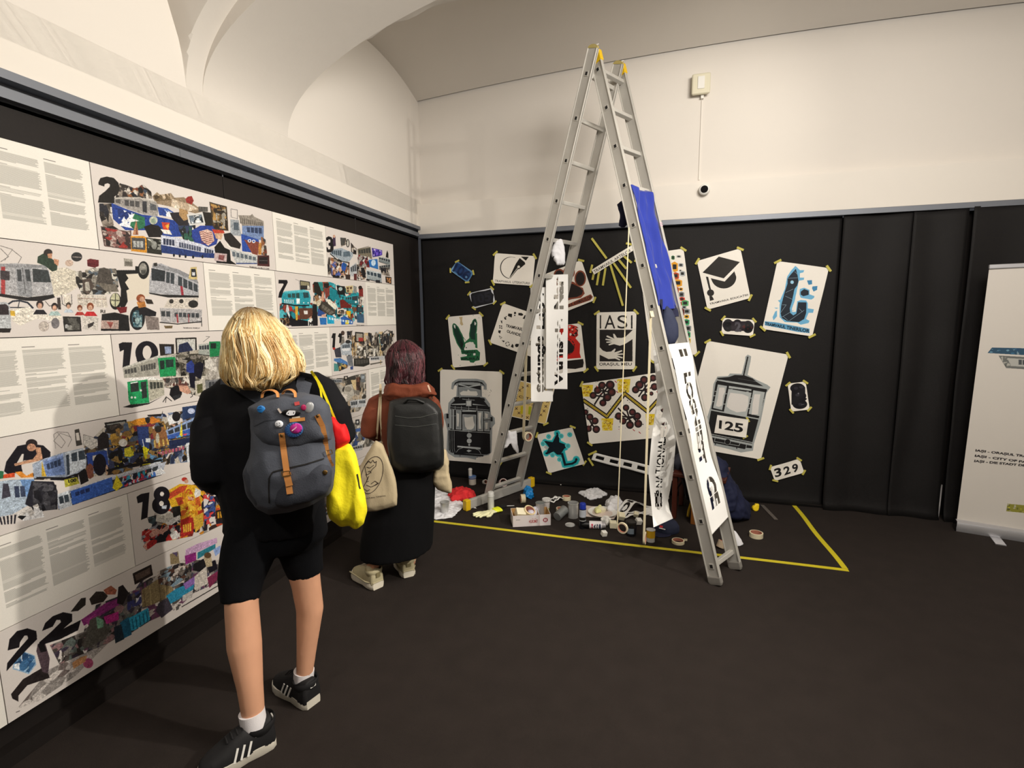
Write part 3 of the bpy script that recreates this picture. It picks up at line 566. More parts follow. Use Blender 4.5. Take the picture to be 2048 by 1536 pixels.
    P('#dccc30', 862, 1215, 895, 1115, 945, 1195, 895, 1238); K(['#1c1f30', '#e0d040', '#c03a4c', '#d8dce4', '#3aa0c0'], 60, 10, 940, 1130, 1180, 1060, 1185, 1120, 950, 1210); P('#e2e4e8', 1190, 1085, 1240, 1060, 1275, 1100, 1200, 1125)
    P('#a9b8c8', -20, 1165, 80, 1150, 200, 1145, 230, 1340, 90, 1420, -20, 1440); P('#3e3c48', 20, 1180, 60, 1180, 80, 1280, 10, 1300); P('#6f93c4', 150, 1150, 260, 1145, 280, 1300, 220, 1330); W('#39435c', (100, 1200), (190, 1200), (110, 1290), (200, 1280), 2); P('#23232c', 240, 1160, 410, 1165, 440, 1240, 440, 1370, 300, 1400, 190, 1340); K(['#34343a', '#1c1c22', '#4a4a50', '#26262e'], 90, 24, 250, 1165, 430, 1190, 440, 1380, 250, 1400)
    P('#a8a43a', 490, 1150, 590, 1130, 612, 1180, 500, 1210); c.text('#2a2820', '100', [(520, 1150), (585, 1138), (585, 1165), (525, 1178)], .05); P('#19171b', 600, 1100, 660, 1070, 680, 1160, 620, 1190)
    K(['#1a1a1c', '#8a8a8c', '#e0e0e2', '#3c3c40', '#c8c4c0'], 60, 26, 100, 1420, 300, 1330, 340, 1440, 180, 1470); W('#26242c', (-20, 1440), (130, 1420), (0, 1500), (120, 1490), 5, .5)
    c.a = c.a

def p_eighteen(c):   # crops 3 and 4: measured in crop 3 coordinates (scale 3.839)
    P, L, W, K, E = c.P, c.L, c.W, c.K, c.E
    K(['#7a2c24', '#3a2a28', '#c9862a', '#8f8a84', '#b8452a', '#22202a'], 260, 24, 1190, 1400, 1300, 1240, 1500, 1180, 1700, 1200, 1900, 1160, 1900, 1480, 1600, 1560, 1300, 1620, 1150, 1560)
    P('#d9a92a', 1290, 1230, 1380, 1180, 1500, 1190, 1560, 1250, 1540, 1380, 1440, 1430, 1340, 1400, 1290, 1320); K(['#c05a28', '#b03a24', '#e0b43c', '#d99a2c', '#c8871e'], 150, 22, 1400, 1240, 1520, 1240, 1560, 1420, 1520, 1530, 1390, 1536, 1380, 1400)
    P('#b8452a', 1290, 1260, 1380, 1200, 1440, 1190, 1420, 1230, 1300, 1300); E('#b3342a', 1415, 1145, 22, 16); E('#c49478', 1430, 1160, 16); P('#b8452a', 1345, 1290, 1390, 1280, 1410, 1330, 1370, 1350); L('#b8452a', 8, 1425, 1250, 1440, 1225, 1465, 1230, 1455, 1260)
    P('#dedad4', 1500, 1210, 1540, 1230, 1540, 1270, 1500, 1290, 1490, 1260); P('#cc9a7c', 1440, 1275, 1490, 1290, 1485, 1310, 1445, 1300); L('#1b1a1a', 9, 1545, 1270, 1560, 1290, 1590, 1270, 1585, 1240)
    P('#c8c4bc', 1190, 1400, 1300, 1390, 1380, 1440, 1290, 1490, 1190, 1470); P('#22201f', 1320, 1360, 1380, 1350, 1390, 1430, 1330, 1440); P('#d8d6d2', 1260, 1480, 1380, 1420, 1385, 1450, 1300, 1510)
    K(['#d8d6d2', '#b32c2c', '#1f1e24', '#c8988a', '#8a8a92', '#a02828'], 150, 22, 1090, 1540, 1200, 1500, 1380, 1500, 1380, 1600, 1200, 1640, 1120, 1700, 1080, 1640)
    P('#a82c24', 1385, 1460, 1440, 1440, 1500, 1440, 1480, 1560, 1390, 1600); W('#d8b03c', (1400, 1500), (1470, 1480), (1405, 1560), (1470, 1545), 4, .3); P('#c9a23a', 1480, 1440, 1560, 1400, 1560, 1500, 1500, 1560)
    K(['#2a2c44', '#d8d4d0', '#1c1a20', '#3c5088', '#c44'], 90, 20, 1560, 1260, 1660, 1280, 1650, 1480, 1570, 1500); P('#1a1920', 1640, 1290, 1700, 1230, 1760, 1240, 1760, 1340, 1700, 1370); P('#d8742c', 1700, 1240, 1740, 1230, 1730, 1310, 1700, 1300); P('#2a2018', 1655, 1390, 1800, 1350, 1800, 1450, 1660, 1470); W('#c8922c', (1665, 1400), (1790, 1368), (1668, 1450), (1790, 1425), 6, .3)
    P('#14121a', 1045, 1280, 1080, 1258, 1145, 1245, 1130, 1440, 1080, 1460, 1092, 1320, 1055, 1330); E('#14121a', 1240, 1262, 62, 62, 30); E('#14121a', 1235, 1345, 70, 70, 30); E('#dcd6ce', 1242, 1258, 16, 18); E('#dcd6ce', 1238, 1332, 18, 20); P('#b8c0cc', 1240, 1350, 1280, 1345, 1275, 1375, 1240, 1372)
    K(['#2a2e30', '#3a4a50', '#1e2022'], 10, 20, 1130, 1440, 1200, 1420, 1190, 1500, 1140, 1480)
    K(BR + ['#d9a92a', '#b03a24'], 120, 22, 1800, 1100, 2000, 1050, 2000, 1400, 1800, 1450)

def p_twentytwo(c):   # crop 4: scale 3.339
    P, L, W, K, E = c.P, c.L, c.W, c.K, c.E
    K(['#57504c', '#8a837e', '#3a3436', '#b3aca6', '#4c4a5c', '#6a3f5c', '#c9c2bc', '#2c2a30'], 620, 24, 560, 860, 640, 700, 900, 600, 940, 540, 1060, 500, 1200, 400, 1330, 400, 1470, 400, 1480, 540, 1300, 620, 1180, 730, 1000, 810, 860, 900, 700, 960, 560, 1010)
    K(['#4a4440', '#2a2625', '#6f6a66', '#8a6a6c', '#3a3240', '#57605c'], 300, 20, 330, 970, 560, 880, 700, 700, 900, 620, 960, 800, 820, 900, 600, 1030, 400, 1110)
    K(['#8a8480', '#a39c98', '#6a5f5c', '#c4bdb8'], 160, 30, 110, 1400, 330, 1130, 620, 1000, 720, 960, 500, 1180, 250, 1350); P('#26201f', 70, 1300, 150, 1200, 300, 1110, 330, 1190, 180, 1240, 120, 1310, 120, 1350, 80, 1330)
    P('#7c2a6a', 540, 800, 700, 690, 800, 650, 830, 680, 690, 760, 560, 840); P('#a82a78', 690, 780, 790, 745, 795, 800, 710, 830); P('#93387a', 560, 800, 640, 760, 690, 830, 600, 850)
    P('#4f4c46', 600, 800, 660, 770, 740, 860, 700, 930, 560, 1000, 560, 950); P('#6f9a80', 640, 780, 690, 800, 690, 850, 650, 860)
    P('#2e98ba', 860, 790, 990, 720, 1003, 800, 900, 870, 858, 880); W('#1c5c78', (870, 800), (990, 735), (880, 870), (1000, 810), 5, .7); P('#1f5a78', 800, 820, 860, 780, 880, 900, 820, 930); P('#1f2a34', 760, 850, 810, 830, 830, 930, 770, 960)
    P('#8a7a58', 945, 600, 1050, 530, 1130, 540, 1160, 600, 1100, 660, 1020, 700, 950, 720); L('#5c4c34', 4, 960, 600, 970, 710); L('#c9b88a', 3, 1000, 570, 1010, 700); L('#5c4c34', 4, 1060, 540, 1075, 680); L('#c9b88a', 3, 1100, 550, 1110, 660)
    P('#2a2420', 595, 660, 640, 610, 690, 610, 720, 640, 690, 680, 610, 700); P('#9a5a44', 690, 600, 740, 570, 780, 600, 770, 630, 710, 630); P('#1f1a1c', 790, 580, 820, 565, 860, 620, 820, 700, 780, 690); K(['#22202c', '#c8c8cc', '#3a3c70', '#5a5450'], 60, 16, 850, 640, 940, 600, 945, 690, 850, 740)
    P('#221a18', 885, 490, 1010, 428, 1022, 500, 900, 565); P('#5a4a42', 900, 500, 1000, 450, 1005, 490, 910, 540); P('#2f8aae', 1110, 640, 1180, 590, 1260, 560, 1300, 560, 1290, 600, 1200, 660, 1130, 700); P('#8c6ab0', 1225, 560, 1300, 510, 1300, 560, 1240, 600); P('#3f3a44', 1060, 690, 1120, 650, 1155, 730, 1080, 790, 1040, 740)
    K(['#6a625c', '#c2b8b0', '#2a2628', '#7f98a8', '#54382e'], 120, 18, 1050, 480, 1180, 420, 1280, 420, 1280, 520, 1160, 580, 1060, 560); P('#8a7a5c', 1135, 360, 1190, 340, 1200, 420, 1140, 430); P('#5a4c6c', 1150, 350, 1185, 345, 1185, 380)
    P('#8a2a78', 1235, 370, 1310, 335, 1312, 400, 1240, 430); P('#c4a0c4', 1240, 330, 1320, 290, 1450, 250, 1452, 285, 1330, 340, 1240, 370); P('#2e7a8c', 1320, 350, 1440, 290, 1440, 320, 1320, 395); P('#8ea6d8', 1425, 330, 1475, 300, 1470, 350, 1440, 375)
    P('#1b181c', 1290, 430, 1360, 390, 1380, 440, 1340, 480, 1290, 470); P('#191620', 1380, 430, 1440, 400, 1455, 460, 1400, 490); P('#b8a88a', 1360, 380, 1410, 360, 1420, 440, 1380, 450); E('#5c4630', 1388, 368, 24, 20); P('#c8c0b8', 1300, 510, 1380, 440, 1390, 560, 1300, 600); P('#7a2c4c', 1385, 520, 1470, 465, 1490, 490, 1400, 590); P('#b9b4b0', 1220, 640, 1290, 600, 1285, 650, 1220, 680)
    P('#4a3c42', 250, 960, 300, 960, 330, 1060, 320, 1160, 280, 1150, 240, 1010); P('#141214', 250, 970, 290, 955, 310, 1010, 270, 1020)
    P('#8fb0cc', 90, 1080, 150, 1010, 230, 1040, 240, 1100, 190, 1165, 80, 1130); K(['#3f6a94', '#dfe6ec', '#7fa4c4', '#28486c'], 40, 16, 95, 1080, 150, 1015, 225, 1045, 232, 1095, 190, 1155, 90, 1125); E('#a04a6c', 588, 1092, 34); P('#b8875c', 480, 1090, 540, 1050, 580, 1040, 570, 1080, 490, 1130)
    P('#151216', 48, 1005, 60, 930, 110, 875, 180, 856, 240, 875, 245, 930, 190, 985, 110, 1070, 40, 1145, 45, 1090, 110, 1010, 185, 925, 180, 905, 160, 905, 130, 950, 125, 985)
    P('#151216', 278, 875, 300, 820, 350, 775, 420, 748, 480, 760, 480, 810, 420, 860, 540, 800, 520, 870, 400, 930, 255, 975, 260, 950, 340, 880, 405, 815, 400, 800, 375, 800, 350, 845); P('#26221f', 470, 745, 540, 655, 572, 650, 570, 700, 520, 740)
    L('#1c1a1a', 4, 105, 1422, 130, 1412); L('#26221f', 6, 1215, 715, 1500, 548); P('#5a5654', 1175, 715, 1200, 700, 1195, 730, 1178, 740)

def p_three(c):   # crop 5: scale 5.69
    P, L, W, K, E = c.P, c.L, c.W, c.K, c.E
    K(BR, 170, 30, 720, 480, 850, 500, 960, 540, 960, 700, 850, 730, 760, 700, 710, 600); K(['#c29a80', '#e0dcd4', '#222', '#4a5a9a', '#8a5a44'], 120, 22, 740, 520, 900, 560, 900, 710, 760, 690)
    P('#3b2a44', 770, 250, 800, 240, 805, 350, 770, 360); E('#c49a84', 785, 240, 14, 18); K(DK, 60, 22, 855, 255, 920, 260, 935, 330, 865, 360); P('#4a4a46', 860, 265, 895, 262, 900, 340, 870, 345); E('#2a2a2a', 942, 320, 20, 48); E('#c9c5bb', 942, 320, 10, 36); K(DK, 90, 20, 975, 310, 1040, 380, 1040, 450, 980, 440)
    P('#9aa6b0', 745, 395, 870, 375, 1000, 430, 1000, 470, 960, 530, 900, 535, 745, 450); W('#45535e', (755, 405), (870, 400), (755, 440), (870, 470), 5); P('#586874', 890, 420, 960, 410, 975, 470, 890, 475); L('#191717', 10, 740, 440, 830, 520, 960, 545)
    P('#77705f', 1050, 390, 1200, 360, 1220, 500, 1060, 470); W('#3a3c3a', (1060, 400), (1200, 372), (1065, 440), (1205, 430), 5); L('#55503f', 5, 1050, 390, 1180, 355); K(['#7a2028', '#c8c8c4', '#2c2c30', '#9a9a94', '#5c2c2c'], 120, 22, 1050, 450, 1190, 480, 1190, 600, 1060, 580)
    P('#3a2c88', 1215, 372, 1335, 400, 1335, 455, 1290, 470, 1225, 480); K(['#7a5cd0', '#2c2270', '#d0c8f0', '#4c3ca8'], 40, 16, 1220, 378, 1330, 404, 1330, 450, 1228, 470); P('#2f6fb4', 1180, 510, 1280, 500, 1290, 620, 1190, 590); E('#bcd4ec', 1235, 545, 26, 36)
    P('#22201f', 1375, 480, 1380, 440, 1392, 400, 1405, 440, 1405, 490); tram(c, 1290, 470, 1295, 530, 1425, 500, 1425, 570, '#aab0b0', '#7c8688', n=4, front=.2); tram(c, 1295, 580, 1300, 620, 1425, 555, 1425, 620, '#9a9c98', '#70726e', n=4, front=.2); K(DK, 60, 22, 1310, 600, 1420, 600, 1420, 700, 1330, 680)
    P('#b4b8bc', 960, 600, 1040, 540, 1050, 700, 970, 700); W('#474c52', (970, 600), (1035, 560), (975, 650), (1040, 640), 3); K(BR, 90, 20, 1040, 560, 1150, 590, 1150, 730, 1050, 750); P('#1c1b1d', 1090, 600, 1130, 600, 1150, 720, 1110, 710)
    tram(c, 1150, 620, 1160, 730, 1325, 660, 1330, 770, '#bcc4c8', '#9aa4a8', win='#3a4650', n=3, front=.3); P('#2a2a2e', 1260, 740, 1310, 745, 1310, 795, 1262, 790); P('#222', 1150, 730, 1190, 740, 1190, 755, 1155, 750)
    P('#2a2420', 1370, 700, 1440, 710, 1440, 790, 1375, 770); K(['#7a4a2c', '#3a2a20', '#c08a5a'], 30, 14, 1378, 712, 1432, 720, 1432, 780, 1385, 765); P('#3a2c28', 915, 680, 970, 680, 968, 742, 918, 740); P('#5c2c2c', 1010, 670, 1045, 670, 1045, 760, 1012, 750); K(DK, 60, 20, 700, 560, 740, 560, 740, 680, 710, 680); W('#1c1a1c', (760, 680), (900, 700), (765, 720), (905, 715), 3, .3); E('#2a50a0', 895, 590, 28, 50); E('#20508c', 910, 570, 20)
    P('#141214', 688, 290, 692, 258, 720, 240, 755, 250, 775, 285, 770, 320, 780, 345, 778, 395, 750, 425, 710, 425, 686, 395, 686, 365, 712, 368, 718, 392, 740, 390, 744, 355, 722, 345, 722, 318, 742, 310, 742, 280, 722, 275, 716, 292)
    c.text('#1c1a1a', 'TRAMVAIUL CULTURII', [(1362, 796), (1440, 806), (1440, 814), (1362, 804)], .02)

def p_seven(c):
    P, L, W, K, E = c.P, c.L, c.W, c.K, c.E
    K(TEAL, 420, 30, 165, 1010, 540, 1000, 560, 1200, 600, 1250, 250, 1260, 165, 1180)
    K(TEAL, 420, 26, 540, 760, 740, 760, 900, 820, 1060, 880, 1120, 960, 1130, 1230, 800, 1180, 560, 1130)
    P('#2a2a2a', 395, 740, 510, 758, 515, 850, 400, 850); P('#8a8468', 405, 752, 500, 766, 504, 800, 408, 800); P('#c8c4b8', 480, 800, 505, 800, 508, 845, 480, 845); L('#777', 4, 345, 730, 385, 745, 395, 850)
    P('#2b93a2', 185, 905, 220, 870, 440, 850, 500, 870, 520, 940, 510, 1030, 330, 1020, 190, 1000); P('#54b4c0', 220, 868, 440, 848, 500, 868, 500, 876, 220, 888); W('#2c4a48', (250, 900), (395, 885), (255, 940), (395, 945), 3); P('#29444a', 430, 880, 490, 880, 500, 940, 440, 945); P('#e8ecec', 355, 950, 395, 950, 395, 1010, 358, 1012); E('#e0f0f0', 440, 1000, 8); E('#e0f0f0', 490, 1000, 8); W('#dfe4e0', (210, 960), (330, 960), (215, 1005), (330, 1010), 5, .6); L('#16171a', 14, 190, 1005, 330, 1030, 500, 1030)
    P('#22201c', 555, 770, 600, 760, 640, 860, 650, 940, 600, 900, 560, 880); P('#2c7f7c', 600, 760, 660, 770, 660, 870, 640, 860); P('#1f1b1b', 668, 775, 730, 775, 728, 820, 672, 820); P('#7a3a34', 675, 830, 735, 830, 735, 910, 690, 960); E('#2a1c18', 705, 810, 26, 20)
    P('#1a7c88', 740, 830, 815, 850, 815, 950, 780, 990, 740, 940); P('#171a1c', 815, 800, 910, 810, 912, 910, 830, 905); E('#9fb4b4', 860, 840, 22); P('#c4b484', 918, 810, 1000, 800, 1000, 890, 925, 880); P('#5c4030', 930, 820, 955, 820, 955, 845, 932, 845); P('#5c4030', 965, 820, 990, 815, 990, 840, 968, 842); P('#5c4030', 932, 852, 955, 852, 955, 876, 934, 874); P('#8a8c88', 1005, 800, 1045, 815, 1045, 890, 1008, 885)
    tram(c, 910, 930, 915, 990, 1060, 900, 1060, 1030, '#2c98a4', '#1f7480', n=3, front=.5); E('#e8f4f4', 1035, 990, 12); P('#7a2c28', 1068, 830, 1115, 830, 1120, 940, 1070, 930); E('#2a201c', 1085, 825, 22); K(DK + ['#b33', '#e0dcd4'], 90, 18, 1065, 920, 1125, 930, 1130, 1030, 1080, 1030)
    P('#c8bda4', 550, 1000, 580, 940, 640, 950, 640, 1010, 610, 1040, 560, 1030); P('#c99a80', 640, 940, 655, 880, 670, 875, 672, 970, 640, 980); P('#8a6a4c', 560, 930, 600, 900, 620, 960, 580, 990)
    P('#3f3a34', 640, 985, 720, 990, 810, 1120, 740, 1150, 620, 1060); W('#6a655c', (650, 1010), (790, 1110), (640, 1050), (740, 1140), 4, .2); P('#e0dccc', 700, 960, 740, 960, 820, 1040, 800, 1080, 720, 1010); P('#1b1a1c', 545, 1010, 590, 1020, 600, 1200, 540, 1240, 540, 1100); P('#2a4a8a', 600, 1060, 690, 1120, 680, 1160, 600, 1150); P('#c8a090', 640, 1140, 700, 1120, 690, 1160, 650, 1165)
    P('#d8cfc0', 820, 1070, 915, 1075, 915, 1130, 822, 1130); K(BR, 20, 12, 826, 1080, 910, 1082, 910, 1125, 826, 1125); P('#dcae2c', 925, 1090, 980, 1095, 970, 1170, 930, 1130); P('#6a2420', 850, 970, 890, 960, 990, 1040, 980, 1060, 860, 1060); P('#2a323a', 1040, 1045, 1120, 1050, 1120, 1110, 1042, 1110); P('#3a5a78', 1045, 1130, 1125, 1130, 1125, 1230, 1050, 1225); P('#2f4a54', 1055, 1060, 1110, 1062, 1110, 1100, 1060, 1100)
    P('#2a6fb4', 620, 1170, 700, 1170, 700, 1250, 630, 1250); P('#1fa0c8', 705, 1135, 780, 1150, 790, 1240, 710, 1240); P('#2a5ca8', 860, 1170, 910, 1150, 1005, 1210, 1000, 1245, 870, 1250); P('#d8c63c', 915, 1195, 960, 1200, 955, 1245, 915, 1245); W('#c8dce8', (720, 1160), (1000, 1215), (722, 1190), (1000, 1235), 9, .4)
    P('#15151a', 285, 1130, 320, 1180, 500, 1210, 600, 1200, 600, 1262, 300, 1270, 275, 1200); P('#e6e6e2', 490, 1200, 520, 1180, 545, 1260, 490, 1262); c.text('#222', 'M', [(500, 1215), (538, 1215), (538, 1260), (500, 1260)], .04); K(['#2a211c', '#8a6a4c', '#1a1512'], 40, 16, 165, 1175, 270, 1170, 270, 1270, 180, 1240)
    P('#c99a80', 460, 1160, 530, 1130, 530, 1180, 470, 1180); P('#5c3a2c', 390, 1060, 540, 1060, 540, 1140, 480, 1190, 390, 1190); P('#c9a33c', 340, 1040, 375, 1040, 370, 1200, 350, 1200); P('#e0ded8', 440, 1090, 485, 1090, 485, 1130, 445, 1130); P('#a8322c', 265, 1040, 300, 1040, 320, 1090, 280, 1100)
    P('#141216', 152, 735, 250, 738, 258, 765, 210, 860, 185, 942, 148, 940, 160, 880, 210, 790, 205, 778, 152, 778)
    c.text('#1c1a1a', 'TRAMVAIUL ALBASTRU', [(1038, 1250), (1130, 1252), (1130, 1262), (1038, 1260)], .02)

def p_eleven(c):   # crop F: scale 4.267
    P, L, W, K, E = c.P, c.L, c.W, c.K, c.E
    K(DK + ['#c9b28a', '#6a8a9a'], 500, 26, 610, 210, 720, 130, 800, 110, 1060, 90, 1062, 330, 900, 330, 700, 330, 640, 300)
    K(['#dcd8d0', '#9a968c', '#3a3632', '#5c564e', '#b0a898'], 220, 26, 740, 220, 940, 220, 940, 310, 740, 310)
    P('#3a3a44', 545, 250, 600, 230, 610, 320, 560, 320); E('#b0342c', 545, 243, 12); P('#77726c', 600, 140, 630, 140, 640, 210, 600, 220); E('#4a3a34', 620, 110, 16, 20); L('#9a958c', 3, 640, 105, 680, 95); K(DK, 60, 24, 655, 95, 705, 90, 700, 170, 660, 160)
    P('#a8b0b8', 600, 215, 640, 190, 690, 200, 695, 300, 610, 300); W('#46505a', (615, 215), (680, 205), (618, 240), (682, 235), 4); P('#d8dade', 615, 245, 680, 240, 682, 262, 618, 265); E('#2c2c2e', 665, 185, 22, 16)
    L('#8a6a3a', 5, 705, 130, 705, 310); L('#8a6a3a', 5, 722, 130, 722, 310); L('#b08a4c', 4, 705, 250, 722, 250)
    P('#1f1c1c', 725, 100, 798, 105, 800, 190, 728, 190); P('#9a9488', 735, 112, 790, 116, 790, 180, 738, 180); P('#a03a34', 755, 150, 795, 150, 795, 182, 756, 182); L('#3a3a3a', 5, 960, 200, 970, 110, 1000, 85, 1035, 95, 1045, 180); K(DK, 60, 26, 965, 120, 1050, 110, 1055, 300, 970, 300); L('#2c6f6c', 6, 935, 120, 938, 230); L('#b8a070', 8, 940, 200, 945, 380)
    P('#4a78b0', 545, 330, 600, 325, 660, 360, 670, 400, 545, 350); P('#4c8a86', 545, 370, 600, 380, 600, 435, 545, 440); K(['#8a6a4c', '#3a4a54', '#5c7a60', '#c4a05c', '#222'], 90, 18, 570, 360, 665, 385, 660, 410, 590, 440); P('#6f7278', 650, 310, 700, 300, 712, 400, 670, 390); P('#3a4c80', 684, 400, 710, 396, 708, 425, 686, 425)
    P('#2a2926', 715, 330, 845, 325, 850, 380, 800, 400, 715, 395); W('#4a4844', (725, 340), (840, 335), (728, 385), (840, 365), 5); P('#b9babc', 845, 318, 980, 305, 980, 340, 860, 350); W('#3a3e42', (860, 325), (930, 320), (862, 340), (930, 336), 4); P('#5a5650', 850, 375, 960, 355, 960, 365, 860, 385)
    P('#151316', 522, 150, 535, 112, 560, 112, 552, 235, 530, 235, 536, 155); P('#151316', 578, 140, 590, 112, 615, 115, 606, 190, 590, 200, 592, 148)

def p_grey(c):    # row 4, grey trams between the two people, crop F
    P, L, W, K, E = c.P, c.L, c.W, c.K, c.E
    K(['#aaa69e', '#77726a', '#c8c2b8', '#3a3834', '#8a857c', '#5c5850', '#b0a08a'], 700, 34, 510, 500, 660, 490, 720, 470, 820, 450, 822, 680, 760, 780, 640, 800, 560, 640)
    P('#b0b4b8', 515, 505, 615, 505, 615, 530, 515, 535); W('#3e444a', (520, 510), (612, 510), (520, 528), (612, 528), 6); P('#26221f', 630, 478, 665, 475, 665, 510, 632, 512); E('#c8c0b4', 648, 492, 9); P('#c9b48a', 690, 510, 735, 510, 735, 600, 715, 590); K(['#3a2a24', '#6a4a3c', '#1f1c1c'], 40, 22, 735, 490, 770, 485, 770, 600, 738, 600)
    P('#6a6f74', 775, 460, 810, 460, 812, 530, 776, 530); P('#9aa4ac', 780, 475, 805, 475, 806, 500, 782, 500); P('#b4b0a6', 640, 560, 700, 545, 720, 640, 660, 700, 625, 640); E('#8d887e', 668, 590, 30, 24)
    P('#b8bcc0', 680, 690, 815, 670, 820, 740, 690, 750); W('#3a4046', (760, 690), (815, 685), (762, 712), (816, 710), 4); W('#3a4046', (690, 700), (745, 692), (692, 730), (746, 722), 3); P('#1f1e1e', 640, 730, 690, 735, 690, 770, 645, 775); P('#ded8d0', 600, 620, 660, 640, 650, 720, 620, 700)
    P('#6f6a62', 250, 560, 510, 480, 510, 640, 250, 700); tram(c, 200, 560, 205, 660, 500, 500, 500, 620, '#b4b6b4', '#8f9292', n=8)

def p_lower(c):   # row 5, between the two people, crop F
    P, L, W, K, E = c.P, c.L, c.W, c.K, c.E
    K(['#aaa69e', '#77726a', '#e0dcd4', '#3a3834', '#8a857c', '#5c5850', '#3c5080'], 400, 34, 700, 880, 960, 820, 1060, 900, 940, 1060, 700, 1110)
    P('#26262a', 728, 850, 762, 846, 762, 890, 730, 893); P('#c8c8c8', 738, 860, 754, 858, 754, 880, 738, 882); P('#4a68a8', 730, 930, 775, 920, 775, 950, 732, 955); P('#b0b2b4', 700, 1080, 790, 1060, 790, 1110, 705, 1125); W('#444', (705, 1090), (785, 1070), (708, 1105), (786, 1090), 4)
def p_red(c):
    c.Hm = np.diag([c.w, c.h, 1.0]); c.K(BR + ['#a33', '#48a'], 300, 30, .08, .2, .9, .15, .95, .8, .1, .85)

CP = dict(bg=PIC_BG)
R0, R1, R2, R3, R4, R5, R6 = 2.165, 1.830, 1.495, 1.158, .822, .494, .155
TG = 'text panels on the left wall'
panel('white text panel in the top row, left of the big number 2', 1.045, 1.517, R0, R1, textpanel(3, 3), TXT_BG, grp=TG)
panel('collage panel numbered 2 with blue painted trams, top row', 1.517, 2.49, R0, R1, p_two, PIC_BG, 180, 320, 4.266)
panel('text panel with three columns between the number 2 and number 3 panels', 2.49, 2.975, R0, R1, textpanel(3, 5), TXT_BG, grp=TG)
panel('small collage panel numbered 3 at the far end of the top row', 2.975, 3.878, R0, R1, p_three, PIC_BG, 530, 430, 5.69)
panel('collage panel of silver trams, musician and round mirrors, second row at the left', 1.045, 1.995, R1, R2, p_first, PIC_BG, 0, 250, 3.657)
panel('text panel above the blond head, between silver tram and number 7 panels', 1.995, 2.478, R1, R2, textpanel(3, 8), TXT_BG, grp=TG)
panel('collage panel numbered 7 with turquoise trams', 2.478, 3.427, R1, R2, p_seven, PIC_BG, 530, 430, 5.69)
panel('narrow text panel at the far end of the second row, right of number 7', 3.427, 3.878, R1, R2, textpanel(3, 9, bot=.8), TXT_BG, grp=TG)
panel('text panel left of the number 10 collage, third row', 1.045, 1.523, R2, R3, textpanel(3, 11), TXT_BG, grp=TG)
panel('collage panel numbered 10 with green and white trams', 1.523, 2.47, R2, R3, p_ten, PIC_BG, 0, 660, 3.839)
panel('text panel right of the blond hair, left of the number 11 collage', 2.47, 2.96, R2, R3, textpanel(3, 13), TXT_BG, grp=TG)
panel('collage panel numbered 11 beside the dark red hair', 2.96, 3.878, R2, R3, p_eleven, PIC_BG, 540, 640, 4.267)
panel('collage panel of blue trams with a resting woman, fourth row', 1.045, 2.0, R3, R4, p_blue, PIC_BG, 0, 660, 3.839)
panel('text panel hidden behind the standing blond person, fourth row', 2.0, 2.478, R3, R4, textpanel(3, 15), TXT_BG, grp=TG)
panel('pale collage panel of white trams between the two visitors, fourth row', 2.478, 3.42, R3, R4, p_grey, PIC_BG, 540, 640, 4.267)
panel('text panel behind the shoulder of the visitor in brown jacket', 3.42, 3.878, R3, R4, textpanel(3, 17, top=.12, bot=.85), TXT_BG, grp=TG)
panel('text panel left of the number 18 collage, fifth row', 1.045, 1.517, R4, R5, textpanel(3, 19), TXT_BG, grp=TG)
panel('collage panel numbered 18 in yellow and red', 1.517, 2.478, R4, R5, p_eighteen, PIC_BG, 0, 660, 3.839)
panel('text panel behind the grey backpack, fifth row', 2.478, 2.965, R4, R5, textpanel(3, 21), TXT_BG, grp=TG)
panel('collage panel seen between the arm and the beige tote bag, fifth row', 2.965, 3.878, R4, R5, p_lower, PIC_BG, 540, 640, 4.267)
panel('text panel at the lower left edge of the photo, left of number 22', .572, 1.03, R5, R6, textpanel(3, 23), TXT_BG, grp=TG)
panel('collage panel numbered 22 in purple and turquoise, bottom row', 1.03, 2.0, R5, R6, p_twentytwo, PIC_BG, 0, 1000, 3.339)
panel('text panel behind the bare legs, bottom row', 2.0, 2.478, R5, R6, textpanel(3, 25), TXT_BG, grp=TG)
panel('collage panel behind the yellow bag, bottom row', 2.478, 3.42, R5, R6, p_red, PIC_BG, 540, 640, 4.267)
